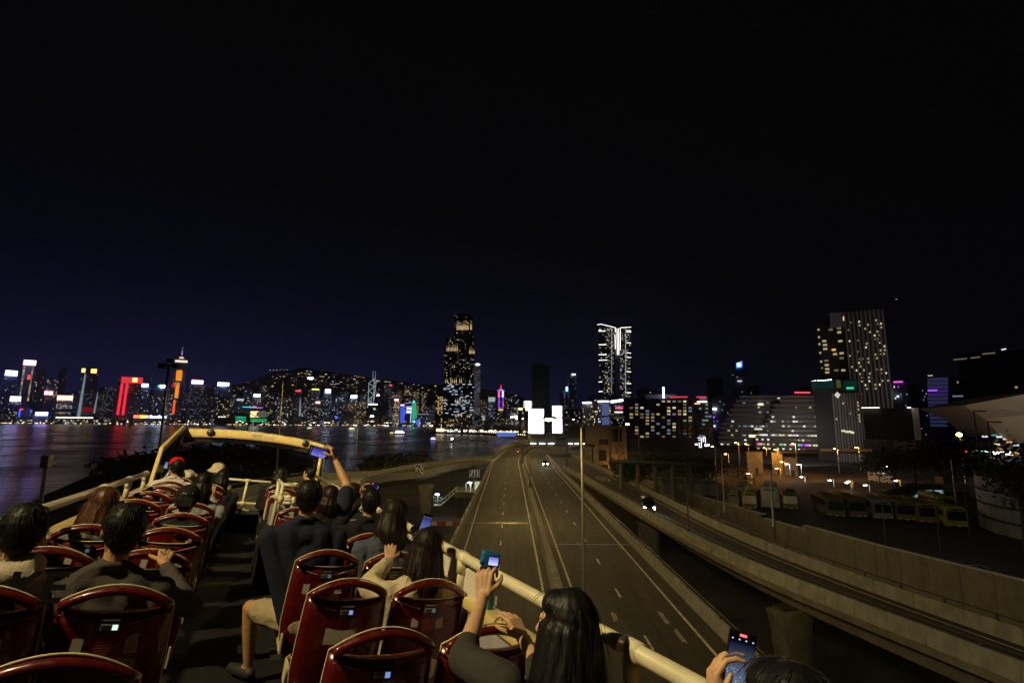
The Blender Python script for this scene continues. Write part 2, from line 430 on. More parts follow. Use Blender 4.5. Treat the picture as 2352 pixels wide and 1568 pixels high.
# expansion joints across the road
jm = mat('steel_joint', (0.45,0.43,0.38), 0.35, 0.7)
ribbon(M, 69.0, 69.25, -5.4, 2.3, 1, 0.01).build('expansion_joint', jm, kind='structure')
ribbon(M, 57.6, 57.8, 4.7, 12.8, 1, 0.01).build('expansion_joint', jm, kind='structure')
# worn lettering near the right-hand lane
for (x, y, a, l) in ((10.2,36,0.05,2.2),(10.35,33,0.02,2.0),(6.9,36.5,.08,1.3)):
    for k in range(3):
        MB().quad(*[Vector((x+k*.10+dx, y+dy+random.uniform(-.3,.3), ZR+.007)) for dx, dy in ((0,0),(.05,0),(.05+a,l),(a,l))]).build('worn_road_mark', paint_w, kind='structure')
# SLOW-down roundel on the exit road
rb = MB(); n = 40
cx, cy = 21.3, 122.0
vs = []
for i in range(n):
    a = 2*pi*i/n; vs += [(cx+1.0*cos(a), cy+4.6*sin(a), ZR+.008), (cx+1.25*cos(a), cy+5.4*sin(a), ZR+.008)]
rb.add(vs, [(2*i, 2*i+1, (2*i+3) % (2*n), (2*i+2) % (2*n)) for i in range(n)]); rb.build('speed_roundel', paint_w, kind='structure')
text_mb('50', 1.0, Matrix.Translation((cx, cy, ZR+.008)) @ Matrix.Diagonal((1.1,5.2,1,1))).build('speed_roundel_number', paint_w, kind='structure')

# ================================================================ parapets and barriers (each wall a thing, its cast panels its parts)
NJ = [(0,0),(0.10,0.0),(0.14,0.55),(0.20,1.0),(-0.02,1.0),(-0.04,0.0)]
def parapet(label, fn, s0, s1, plen, prof, rail=True, side=1, step=None, cat='parapet wall', rail_h=0.32, m=None, sub=1):
    p0 = fn(s0, 0); t = empty('concrete_parapet', p0, 0, label, cat)
    inv = Matrix.Translation(-p0); n = int((s1-s0)/plen)
    for i in range(n):
        a, c = s0+i*plen+0.02, s0+(i+1)*plen-0.02
        b = sweep(fn, a, c, max(plen/sub, 1), prof); b.v = [tuple(Vector(v)-p0) for v in b.v]
        b.build('parapet_panel', m or conc, t)
    if rail:
        hmax = max(h for d, h in prof); dm = sum(d for d, h in prof if h > hmax-0.05)/max(1, sum(1 for d, h in prof if h > hmax-.05))
        k = max(2, int((s1-s0)/3)); pts = [fn(s0+(s1-s0)*i/k, dm)-p0+Vector((0,0,hmax+rail_h)) for i in range(k+1)]
        MB().tube(pts, 0.05, 6).build('top_rail', steel, t, smooth=True)
        pm = MB().box((0,0,0), (0.09,0.14,rail_h)).mesh('rail_post', [dsteel])
        for i in range(0, k+1, 1 if plen < 4 else 2):
            q = fn(s0+(s1-s0)*i/k, dm)-p0+Vector((0,0,hmax+rail_h/2))
            o = bpy.data.objects.new('rail_post', pm); C.objects.link(o); o.parent = t; o.location = q
    return t
mir = lambda pr: [(-d, h) for d, h in pr][::-1]
parapet('concrete parapet with steel rail along the left edge of the main carriageway', lambda s, d: M(s, -5.8+d), 8, 158, 5, mir(NJ), True)
parapet('concrete parapet with dark rail along the right edge of the main carriageway', lambda s, d: M(s, 12.95+d), 16, 148, 4, NJ, True)
parapet('low concrete barrier running down the middle of the main road', lambda s, d: M(s, 3.62+d), 2, 330, 6, [(-.42,0),(.42,0),(.34,.55),(.3,.85),(-.3,.85),(-.34,.55)], False, cat='median barrier')
parapet('inner parapet of the exit road, facing the gap over the lower ground', FL, 6, 146, 4.5, [(0,-.05),(0.25,-.05),(0.22,1.0),(-0.05,1.0),(-0.28,-.5),(-.2,-.55)], True, rail_h=0.28)
parapet('outer pale parapet of the exit road below the retaining wall', FR, 4, 200, 3.2, NJ, True, rail_h=0.34)
parapet('outer parapet of the curving ramp on the harbour side', lambda s, d: RAMP(s, -4.35+d), 8, 192, 4, mir(NJ), True, rail_h=0.42)
parapet('inner parapet of the curving ramp facing the main carriageway', lambda s, d: RAMP(s, WRr(s)+d), 14, 168, 4, [(0,-.05),(0.1,0),(0.2,1.0),(.42,1.0),(0.42,-.55),(0.3,-.55)], False)
parapet('far curving parapet of the main road under the harbour fence', lambda s, d: M(s, -6.2+d), 187, 520, 8, mir(NJ), False, sub=2)
parapet('far inner parapet on the right of the widening road', lambda s, d: M(s, 22.3+d), 202, 500, 8, NJ, False, sub=2)
# mesh fence on the far parapet
def fence():
    p0 = M(188, -6.4); t = empty('mesh_fence', p0, 0, 'pale upright-barred fence on the far curving parapet by the harbour', 'fence')
    pm = MB().box((0,0,0.9), (0.05,0.05,1.9)).mesh('fence_post', [steel])
    for i in range(100):
        q = M(188+i*2.4, -6.4)-p0+Vector((0,0,1.0)); o = bpy.data.objects.new('fence_post', pm); C.objects.link(o); o.parent = t; o.location = q
    b = MB()
    for i in range(1000):
        s = 188+i*.24; q = M(s, -6.4)-p0; b.box(q+Vector((0,0,1.9)), (0.11,0.03,1.7))
    b.build('fence_bars', mat('fence_grey',(.34,.34,.33),.7), t, kind='stuff')
    for h in (1.1, 2.8):
        MB().tube([M(188+i*4, -6.4)-p0+Vector((0,0,h)) for i in range(60)], 0.035, 5).build('fence_rail', steel, t)
fence()
# low wall railing on the ramp outer side near the merge
# piers
def pier(x, y, zt, label, w=2.2, top=3.6, zb=ZG, rz=0.0):
    t = empty('bridge_pier', (x, y, zb), rz, label, 'bridge pier'); H = zt-zb
    b = MB(); st = [(0,w,1.5),(H*.55,w,1.5),(H*.8,w*1.15,1.55),(H*.95,top*.92,1.7),(H,top,1.8)]
    vs = []
    for z, a, c in st:
        vs += [(-a/2,-c/2,z),(a/2,-c/2,z),(a/2,c/2,z),(-a/2,c/2,z)]
    n = len(st); b.add(vs, [(i*4+j, i*4+(j+1)%4, (i+1)*4+(j+1)%4, (i+1)*4+j) for i in range(n-1) for j in range(4)]+[(3,2,1,0),tuple((n-1)*4+j for j in range(4))])
    bevel(b.build('column', conc_d, t), .12, 2)
    MB().box((0,0,H+.12), (top*.7,1.2,.24)).build('bearing', dsteel, t)
pier(-20.6, 127.5, -15.2, 'pale flared pier under the curving ramp beside the stairs', 2.6, 4.0)
p = RAMP(84, 0); pier(p.x, p.y, p.z-2.25, 'flared pier under the curving ramp nearer the harbour', 2.4, 3.8, rz=.2)
q = 0.5*(exl(47)+exr(47)); pier(q-.9, 46, ZR-2.35, 'flared concrete pier holding up the exit road, nearest one', 2.6, 3.7, rz=.35)
q = 0.5*(exl(84)+exr(84)); pier(q, 84, ZR-2.35, 'flared concrete pier under the exit road, second one back', 2.6, 3.6, rz=.1)
for i, y in enumerate((30, 75, 120)):
    pier(3.6, y, ZR-1.95, ('wide','wide middle','wide farthest')[i]+' pier under the main road, mostly hidden by the deck', 3.4, 8.0)
# ================================================================ city: every building its own thing
rng = random.Random(11)
W_WARM = emi('window_warm', (1.0,0.74,0.36), 1.2); W_WARM2 = emi('window_warm_dim', (1.0,0.72,0.38), 0.34)
W_COOL = emi('window_cool', (0.75,0.88,1.0), 1.05); W_COOL2 = emi('window_cool_dim', (0.50,0.66,1.0), 0.27)
W_GRN = emi('window_greenish', (0.75,0.95,0.55), 0.6); W_TEAL = emi('window_teal', (0.25,0.8,0.65), 0.35)
W_AMB = emi('window_amber', (1.0,0.5,0.14), 0.9)
S_WHT = emi('sign_white', (0.62,0.72,1.0), 7.5, True); S_BLU = emi('sign_blue_white', (0.36,0.32,1.0), 9, True)
S_RED = emi('sign_red', (1.0,0.05,0.08), 2.2, True); S_RDW = emi('sign_red_white', (1.0,0.45,0.42), 4, True)
S_ORW = emi('sign_orange_white', (1.0,0.6,0.42), 2.4, True); S_GOLD = emi('sign_gold', (1.0,0.55,0.12), 3.0, True)
S_ORG = emi('sign_orange', (1.0,0.30,0.015), 1.1, True); S_ORD = emi('sign_red_orange', (1.0,0.10,0.015), 1.3, True)
S_CRM = emi('crown_red', (1.0,0.045,0.06), 0.9, True); S_LEG = emi('leg_red', (1.0,0.03,0.06), 1.15, True)
S_GRN = emi('strip_green', (0.03,0.75,0.3), 1.2, True); S_CYN = emi('strip_cyan', (0.1,0.8,0.9), 1.4, True)
S_PUR = emi('strip_purple', (0.42,0.08,1.0), 1.6, True); S_MAG = emi('strip_magenta', (1.0,0.1,0.7), 1.4, True)
S_BLD = emi('strip_blue', (0.06,0.12,1.0), 1.6, True); S_LIL = emi('screen_lilac', (0.55,0.5,1.0), 2.2, True)
S_STL = emi('strip_pale', (0.55,0.75,0.78), 0.5); S_WLN = emi('line_white', (1.0,0.93,0.85), 4.0, True)
S_SCR = emi('screen_white', (0.93,0.95,1.0), 7, True); S_UPL = emi('uplight_glow_warm', (1.0,0.70,0.34), .95)
S_FLD = emi('emissive_leg_wash', (0.7,0.85,1.0), 0.30); S_BPN = emi('panel_blue', (0.22,0.30,0.65), 0.30)
PALS = {'mix': [W_WARM,W_WARM2,W_COOL,W_COOL2,W_COOL2], 'warm': [W_WARM,W_WARM2,W_WARM2], 'cool': [W_COOL,W_COOL2,W_COOL2,W_COOL2],
        'dim': [W_COOL2,W_WARM2,W_COOL2], 'green': [W_GRN,W_WARM2,W_COOL2], 'teal': [W_TEAL,W_COOL2,W_WARM2], 'amber': [W_AMB,W_WARM]}
wallA = mat('tower_cladding_navy', (0.17,0.21,0.34), 0.6, nz=0.05, scale=0.02)
wallB = mat('tower_concrete', (0.24,0.24,0.27), 0.8, nz=0.06, scale=0.02)
wallC = mat('tower_dark_glass', (0.022,0.025,0.032), 0.4, nz=0.1, scale=0.02, spec=.2)
wallD = mat('pale_cladding', (0.50,0.48,0.46), 0.7, nz=0.15, scale=0.08)

def win_mesh(W, D, H, nx, nz, p, pal, sides=True, rows=False, fx=0.55, fz=0.45, z0=6.0, off=0.12, prob=None):
    b = MB(); cw = W/nx; ch = (H-z0-2)/nz
    faces = [(Vector((-W/2,-D/2-off,0)), Vector((1,0,0)), nx, cw)]
    if sides:
        ny = max(2, int(D/cw)); cy = D/ny
        faces += [(Vector((W/2+off,-D/2,0)), Vector((0,1,0)), ny, cy), (Vector((-W/2-off,D/2,0)), Vector((0,-1,0)), ny, cy)]
    for o, u, n, c in faces:
        for k in range(nz):
            rp = p*(rng.choice((0.1,0.5,1,2.6)) if rows else rng.uniform(.5,1.5))
            for i in range(n):
                pp = prob(i/n, k/nz)*p if prob else rp
                if rng.random() > pp: continue
                z = z0+ch*k+ch*(1-fz)/2; x0 = c*(i+(1-fx)/2); x1 = x0+c*fx
                a = o+u*x0+Vector((0,0,z)); q = o+u*x1+Vector((0,0,z)); up = Vector((0,0,ch*fz))
                b.quad(a, q, q+up, a+up, rng.randrange(len(pal)))
    return b
class T:      # a tower's frame: root empty facing the camera, sized from its outline
    def __init__(s, label, x0, x1, yt, Y, name='office_tower', zb=ZW+3, depth=0.8, yaw=0.0, cat='tower', group=None, ybase=None):
        P = atY((x0+x1)/2, yt, Y); az = atan2(P.x, P.y)
        s.W = (x1-x0)*Y*cos(az)/F; s.D = s.W*depth; s.H = P.z-zb
        s.loc = Vector((P.x, P.y, zb)); s.rz = -az+yaw
        front = Matrix.Rotation(s.rz, 3, 'Z') @ Vector((0, s.D/2, 0))
        s.loc = Vector((P.x, P.y, zb)) + front
        s.root = empty(name, s.loc, s.rz, label, cat, group)
        s.inv = (Matrix.Translation(s.loc) @ Matrix.Rotation(s.rz, 4, 'Z')).inverted()
    def loc2(s, x, y, dy=0.0):     # picture measurement -> local point on the front face plane
        o = s.inv @ Vector((0,0,0)); d = s.inv.to_3x3() @ ray(x, y)
        t = (-s.D/2-dy-o.y)/d.y; return o+d*t
    def body(s, m=None, W=None, D=None, H=None, z0=0, name='wall', bx=0):
        W, D, H = W or s.W, D or s.D, H or s.H
        return MB().box((bx,0,(z0+H)/2), (W,D,H-z0)).build(name, m or wallA, s.root)
    def windows(s, nx, nz, p, pal='mix', **k):
        b = win_mesh(s.W, s.D, k.pop('H', s.H), nx, nz, p, PALS[pal] if isinstance(pal, str) else pal, **k)
        if b.f: b.build('windows', PALS[pal] if isinstance(pal, str) else pal, s.root, kind='stuff')
        return s
    def sign(s, x0, y0, x1, y1, m, name='sign', th=1.2, dy=0.3):
        xm, ym = (x0+x1)/2, (y0+y1)/2
        a, c = s.loc2(x0, ym, dy), s.loc2(x1, ym, dy); e, f = s.loc2(xm, y0, dy), s.loc2(xm, y1, dy)
        MB().box(((a.x+c.x)/2, -s.D/2-dy-th/2+0.1, (e.z+f.z)/2), (abs(c.x-a.x), th, abs(e.z-f.z))).build(name, m, s.root)
        return s
    def bar(s, x0, y0, x1, y1, m, r=0.8, name='light_strip', dy=0.6):
        MB().tube([s.loc2(x0,y0,dy), s.loc2(x1,y1,dy)], r, 4).build(name, m, s.root); return s
    def crown(s, k=0.6, h=6, m=None):
        MB().box((0,0,s.H+h/2), (s.W*k, s.D*k, h)).build('roof_block', m or wallA, s.root); return s
def tower(label, x0, x1, yt, Y, nx, nz, p, pal='mix', m=None, group=None, crown=True, **k):
    wk = {q: k.pop(q) for q in ('rows','fx','fz','sides','z0','prob') if q in k}
    t = T(label, x0, x1, yt, Y, group=group, **k); t.body(m); t.windows(nx, nz, p, pal, **wk)
    if crown: t.crown(rng.uniform(.4,.75), t.W*0.12)
    return t

# ---- across the harbour, from the left
t = tower('dim tower under the white rooftop sign, highest at the far left edge', 9, 42, 862, 2500, 9, 36, .10, 'cool')
t.sign(12,851,40,862,S_WHT, th=5)
t = tower('slim tower with a red rooftop sign and two columns of lit windows', 52, 81, 839, 2600, 10, 44, .0, 'mix')
for s_ in (-1, 1):
    b = MB()
    for k in range(34):
        z = t.H*(.38+.6*k/34); x = s_*t.W*(.34-.0*k); b.quad(*[Vector((x+dx, -t.D/2-.4, z+dz)) for dx, dz in ((-3,0),(3,0),(3,2.4),(-3,2.4))], mi=rng.randrange(3))
    b.build('windows', PALS['warm'], t.root, kind='stuff')
t.sign(54,827,83,838.5,S_RDW, th=6); t.sign(63.5,861,69.5,871,S_RED)
tower('dark slab tower with a few bright bands beside the red-signed tower', 84, 106, 848, 2900, 7, 30, .10, 'warm')
t = tower('low block under the square violet-white sign near the left edge', 22, 50, 921, 2360, 8, 14, .22, 'mix'); t.sign(23,910,48,921,S_BLU, th=5)
tower('plain dark block between the violet sign and the left edge', -8, 20, 935, 2380, 8, 12, .18, 'dim')
t = tower('twin-shaft tower with two lit window columns above a split red and white sign', 106, 136, 871, 2600, 10, 40, .10, 'warm', prob=lambda x, z: 4 if (.08 < x < .3 or .68 < x < .95) and z > .55 else .5)
t.sign(102,898,110,906,S_RDW, th=5); t.sign(111.5,898.5,121,906.5,S_RDW, th=5)
tower('distant unlit tower with three bright windows near its top', 137, 156, 846, 3100, 6, 36, .05, 'warm')
t = tower('block with level rows of lights under a long orange-white sign', 131, 168, 918, 2380, 10, 13, .35, 'mix', rows=True); t.sign(131,908,167.5,918.5,S_ORW, th=6)
t = tower('low block behind the wide violet-white billboard at the waterfront', 74, 116, 955, 2340, 9, 6, .2, 'dim'); t.sign(81,946,110,954,S_BLU, th=4)
t = tower('low dark hall with blue vertical strips near the water', 40, 74, 937, 2345, 10, 5, .06, 'dim'); t.sign(43,940,47,956,S_BLD); t.sign(70,941,74,946,S_BLD); t.sign(46,938,53,941,S_RED)
t = tower('tall tower with two golden emblem squares and flared legs whose glow stands for floodlight', 188, 229, 846, 2420, 9, 50, .12, 'dim')
t.sign(187.5,846,196,855,S_GOLD,'emblem'); t.sign(209,847,222,856.5,S_GOLD,'emblem'); t.sign(190,935,215,946,emi('banner_red',(1,0.02,0.04),.16))
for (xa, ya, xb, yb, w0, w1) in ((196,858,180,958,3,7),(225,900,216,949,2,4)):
    MB().tube([t.loc2(xa,ya,1), t.loc2(xb,yb,1)], [w0, w1], 6).build('emissive_leg_wash', S_FLD, t.root)  # floodlight wash on the legs, put in as self-glowing strips
for i, (a, c, y) in enumerate(((227,246,889),(247,268,888))):
    tower(('grey residential slab with faint windows','second grey residential slab with faint windows, nearer the red tower')[i], a, c, y, 2450, 8, 30, .18, 'dim', wallB)
# red outlined tower
t = T('broad tower outlined in red light with a glowing red crown', 272, 328, 866, 2380); t.body(wallA); t.windows(14, 30, .06, 'dim')
t.sign(278.5,866,328,880,S_CRM,'crown_panel', th=3); t.sign(304,867.5,315.5,877,S_GOLD,'emblem', th=3, dy=3.5)
for xa, xb in ((281,270),(292,282)):
    MB().tube([t.loc2(xa,880,2), t.loc2(xb,952.5,2)], 5.2, 4).build('red_light_leg', S_LEG, t.root)
b = MB()
for k in range(20):
    y = 882+k*(2.6 if k < 8 else 5.4)-(0 if k < 8 else 22); q0, q1 = t.loc2(280-(y-880)*.14, y, 1), t.loc2((310 if k < 8 else 302)-(y-880)*.14, y, 1); b.box((q0+q1)/2, (abs(q1.x-q0.x), 1, .9))
b.build('red_floor_lines', emi('red_line',(1,.02,.05),.35), t.root, kind='stuff')
t = tower('dim wide block under a white rooftop sign, right of the red-outlined tower', 303, 347, 888, 2500, 12, 26, .14, 'cool'); t.sign(314,881,341,887.5,S_WHT, th=5)
t = tower('dim block under a green and white rooftop sign', 354, 391, 891, 2500, 10, 26, .15, 'mix'); t.sign(367,884,385,890,S_WHT, th=5); t.sign(361.5,884,367,889,S_GRN)
# pyramid-topped tower
t = T('tallest tower across the harbour with a lit crown, mast and orange light column', 401, 431, 832, 2480, zb=ZW+3); t.body(wallA); t.windows(9, 60, .10, 'dim')
t.sign(402,827,431,832,emi('crown_glow',(1,.85,.6),1.2),'crown_band', th=2)
zt = t.H; B_ = MB(); w = t.W/2
B_.add([(-w,-w*.8,zt),(w,-w*.8,zt),(w,w*.8,zt),(-w,w*.8,zt),(0,0,zt+w*1.3)], [(0,1,4),(1,2,4),(2,3,4),(3,0,4)]); B_.build('pyramid_roof', wallB, t.root)
q = t.loc2(419,817,0); MB().box((0,0,zt+w*.9), (w*.7,w*.7,w*.22)).build('crown_lantern', emi('crown_warm',(1,.75,.4),1.5), t.root)
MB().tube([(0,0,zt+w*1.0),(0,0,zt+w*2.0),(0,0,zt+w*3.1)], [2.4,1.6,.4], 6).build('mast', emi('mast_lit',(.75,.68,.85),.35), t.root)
for k in range(4): MB().tube([(0,0,zt+w*(1.55+.17*k)),(0,0,zt+w*(1.61+.17*k))], 3.2, 8).build('mast_ring', S_PUR, t.root)
t.sign(404.5,850,418,874,S_ORG,'light_column'); t.sign(402,883,410.5,914,S_ORG,'light_column'); t.sign(400,878,413,886,emi('warm_band',(1,.5,.15),.5)); t.sign(396.5,918,402,951,S_ORD,'light_column'); t.sign(394,880,405,889,emi('red_patch',(1,.02,.04),.5))
tower('narrow dim shaft hugging the left side of the tallest tower', 384, 400, 905, 2440, 5, 18, .22, 'mix')
t = tower('dark tower under a red-edged white sign', 436, 472, 883, 2500, 10, 32, .16, 'dim'); t.sign(440,873,467,881.5,S_RDW, th=5); t.sign(440,871.5,458,873.4,S_RED)
tower('grey block with a pale top, left of the blue-white sign', 473, 493, 903, 2560, 7, 22, .15, 'dim', wallB)
t = tower('dark tower under the broad blue-white sign', 492, 533, 889, 2500, 11, 28, .13, 'mix'); t.sign(500,878.5,526,886,S_WHT, th=5)
tower('low block with scattered amber windows below the blue-white sign', 500, 532, 915, 2400, 10, 16, .28, 'warm')
t = tower('slim block with a glow panel for its floodlit top behind the convention hall', 543, 561, 916, 2450, 6, 20, .18, 'mix'); t.sign(544,915.5,560,920,emi('top_wash_glow',(.8,.85,1),.7))  # floodlight on the top put in as a glowing panel
t = tower('tower with lit rows under a small blue-white sign', 580, 600, 911, 2500, 7, 22, .35, 'warm'); t.sign(582.5,905,598,910.5,S_WHT, th=4)
tower('slim residential tower behind the small blue-white sign', 598, 612, 885, 2700, 5, 34, .25, 'warm')
tower('dim block right of the convention hall', 612, 640, 903, 2500, 8, 24, .22, 'mix')
# low waterfront: convention hall with winged roofs
def wing_hall():
    t = T('convention hall with white winged roofs and green light bands', 495, 622, 958, 2340, name='convention_hall', cat='hall', depth=.5)
    t.body(wallC)
    def wing(x0, x1, yl, ym, yr, nm, m, th=2.5):
        b = MB(); n = 14; vs = []
        for i in range(n+1):
            u = i/n; x = x0+(x1-x0)*u; y = (1-u)**2*yl+2*u*(1-u)*(2*ym-.5*(yl+yr))+u*u*yr
            p = t.loc2(x, y, 4)
            for dy, dz in ((-12,-1),(0,th),(t.D*.7,-2),(t.D*.7,-5),(0,th-3)): vs.append((p.x, p.y+dy, p.z+dz))
        b.add(vs, [(i*5+j, i*5+(j+1)%5, (i+1)*5+(j+1)%5, (i+1)*5+j) for i in range(n) for j in range(5)])
        b.build(nm, m, t.root, smooth=True)
    roof = mat('hall_roof', (.55,.57,.55), .5); wing(497,557,945,940,944,'wing_roof',roof); wing(553,590,942,948,958,'wing_roof',roof); wing(586,620,957,942,941,'wing_roof',roof)
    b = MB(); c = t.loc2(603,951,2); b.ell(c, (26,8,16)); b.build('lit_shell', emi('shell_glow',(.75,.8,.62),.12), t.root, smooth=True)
    t.sign(575,944,603,958,emi('lit_glass',(1,.72,.35),1.6),'lit_glass_front')
    for y in (957.5,962,966.5): t.sign(541,y-.7,565,y+.7,S_GRN,'light_band')
    for y in (963,967.5): t.sign(575,y-.7,613,y+.7,S_GRN,'light_band')
    t.sign(546,958.5,558,966,emi('blue_panel',(.1,.3,.9),.35),'blue_panel')
    t.sign(501,956,519,958,emi('hall_lights',(1,.9,.75),1.5),'lamp_row')
wing_hall()
t = tower('dark slab behind the hall topped by a rainbow light line', 557, 604, 938, 2460, 12, 8, .12, 'dim'); t.sign(557,933.6,575,935.2,S_CYN,'light_line'); t.sign(575,934.4,590,936,emi('strip_lilac',(.6,.6,1),1.4),'light_line'); t.sign(590,935.4,603,937,S_MAG,'light_line')
t = tower('long low podium carrying a row of bright advertising panels', 300, 384, 961, 2335, 16, 3, .2, 'warm', name='waterfront_podium', cat='podium', crown=False)
t.sign(307,953,322,959.5,emi('ad_red',(1,.15,.08),3,True),'advert_panel'); t.sign(322,953.3,338,959.8,emi('ad_orange',(1,.5,.05),3,True),'advert_panel'); t.sign(338,953.6,345.5,960,emi('ad_blue',(.25,.3,1),2.5,True),'advert_panel')
q0, q1 = t.loc2(346,957), t.loc2(378,957); text_mb('Goodlight', 16, Matrix.Translation(((q0.x+q1.x)/2, -t.D/2-1.2, q0.z)) @ Matrix.Rotation(pi/2,4,'X'), .5).build('sign_lettering', S_WHT, t.root)
t = tower('low pale exhibition shed glowing along the left waterfront', 128, 216, 962, 2330, 16, 2, .3, 'warm', name='waterfront_shed', cat='shed', crown=False); t.sign(128,957.5,214,960,emi('shed_light',(1,.92,.75),2.2),'lamp_row')
# middle stretch
t = tower('rounded-looking tower with a red top band and a glow strip for its floodlit flank', 674, 694, 897, 2450, 7, 26, .12, 'dim', wallB); t.sign(679,896,691,899,S_RED); MB().tube([t.loc2(689,955,1),t.loc2(690,915,1)], [6,2], 6).build('emissive_leg_wash', S_FLD, t.root)  # white wash on the flank built as a glowing strip
tower('dim block left of the red-banded tower', 640, 672, 912, 2400, 9, 20, .25, 'mix')
t = tower('broad tower with a gold line at its roof and a red-white sign on its side', 708, 735, 895, 2420, 9, 28, .16, 'mix', wallB); t.sign(716.5,892.5,733,895,S_GOLD); t.sign(725,922,735,926,S_RDW, th=3); t.sign(723,938,732,944,emi('pale_panel',(.7,.65,.55),.16))
t = tower('tower with bright floodlit top sign, brightest above the middle of the water', 742, 762, 903, 2420, 8, 26, .35, 'cool'); t.sign(747,894,759.5,901.5,S_WHT, th=5)
tower('dim tower with warm rows beside the bright-topped tower', 764, 800, 912, 2500, 10, 24, .25, 'mix'); 
t = tower('dark tower under a bright white rectangular sign with lit lower floors', 801, 822, 914, 2420, 7, 22, .35, 'warm'); t.sign(806,907.5,820,913.5,S_WHT, th=5)
tower('pencil tower rising behind the white rectangular sign', 815, 821, 892, 2700, 2, 34, .45, 'warm')
tower('low block with a lit screen at the middle of the far shore', 752, 780, 950, 2350, 8, 7, .25, 'mix').sign(770,956,776,961,S_BLD)
tower('dark low block between the lit screen and the braced tower', 782, 812, 948, 2345, 9, 8, .12, 'dim')
tower('pinkish residential tower left of the braced tower', 822, 842, 922, 2500, 7, 20, .45, 'warm')
# braced tower
t = T('faceted tower outlined by pale diagonal bracing with twin masts', 845, 864, 873, 2450); t.body(wallC); t.windows(6, 30, .05, 'dim')
for (xa, ya, xb, yb) in ((847.5,879,844.5,936),(859.5,868,857.5,932),(864,874,860,912),(847.5,879,859.5,870),(847.5,880,859,888),(859,888,847,897),(847,897,858.5,906),(858.5,906,846,918),(846,918,858,928),(853,912,852,930),(846,918,851,932),(856,872,863,880),(859,890,863.5,882),(858.5,906,862.5,896),(861,908,858,920)):
    t.bar(xa, ya, xb, yb, S_STL, 1.5, 'brace_strip')
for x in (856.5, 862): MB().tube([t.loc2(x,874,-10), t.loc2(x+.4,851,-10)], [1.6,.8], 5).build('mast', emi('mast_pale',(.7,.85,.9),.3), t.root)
t = tower('dark block with a lit white roof edge and small red-green emblem', 846, 868, 929, 2400, 8, 14, .08, 'dim', wallC); t.sign(846.5,927.3,867.5,929.3,S_WHT,'roof_light'); t.sign(857,936,863,940,S_GRN,'emblem'); t.sign(858.5,939.5,862.5,941.5,S_RED,'emblem')
t = tower('dark slab with a round white sign at its upper corner', 868, 894, 906, 2480, 9, 28, .07, 'dim', wallC); t.sign(864.5,905.5,872,909.5,S_RDW)
t = tower('tower with closely lit floors and a red roof light', 884, 902, 883, 2600, 7, 40, .40, 'dim', wallB); t.sign(894.5,882.6,900,886,S_RED)
t = tower('golden-lit tower with a pinkish sign on top', 905, 918, 920, 2400, 6, 22, .8, 'warm', fx=.75); t.sign(906,916,915.5,920,S_RDW, th=4)
t = tower('blue tower with vertical lines of blue light', 919, 930, 932, 2390, 4, 12, .1, 'dim'); t.sign(920,928.3,928.5,932,S_LIL, th=3)
for x in (921,923.5,926,928.3): t.bar(x, 934, x-.4, 971, S_BLD, 1.3)
t = tower('tower dressed with lilac screens and ring lights', 930, 948, 925, 2380, 6, 16, .12, 'mix'); t.sign(934,935,944.5,940,S_LIL); t.sign(933.5,943,944,948.5,S_LIL)
for y in (925,933,942): t.bar(929,y+1.2,947.5,y-1.2,emi('ring_lilac',(.7,.6,1),.9),.9,'ring_light')
t.bar(945,934,943,970,S_LIL,1.2)
t = tower('slim tower outlined in green light with a cyan tip', 947, 956, 926, 2370, 4, 16, .1, 'dim'); t.sign(948.5,920,953,925.5,S_CYN, th=6)
for (xa,ya,xb,yb) in ((948,926,948.5,972),(954.5,926,956,960),(951,926,951.2,972)): t.bar(xa,ya,xb,yb,S_GRN,1.3)
for y in range(928,960,5): t.bar(948,y,955,y+1,S_GRN,.9)
t = tower('low block with a blue light wash built as glow near the ferry piers', 955, 966, 964, 2340, 5, 4, .1, 'cool'); t.sign(955.5,963,965.5,975,emi('blue_wash_glow',(.12,.16,1.0),.8))  # blue wash on the wall put in as a glowing panel
for (a, c, y, p_, lb) in ((911,924,899,.5,'warm-windowed residential tower behind the golden-lit tower'),(930,946,884,.3,'residential tower on the slope behind the lilac screens'),(948,963,897,.6,'densely lit residential tower behind the green-outlined tower'),(968,980,898,.45,'densely lit residential tower between the green tower and the dark waterfront skyscraper')):
    tower(lb, a, c, y, 2900, 6, 34, p_, 'warm')
tower('block with a speckled lit top left of the amber-windowed tower', 985, 1001, 929, 2400, 6, 18, .35, 'dim', wallB)
tower('long low terminal with a lit roof line right of the green tower', 958, 986, 951, 2350, 12, 6, .2, 'cool').sign(958,950.5,985,951.6,emi('roofline',(.75,.8,1),.5),'roof_light')
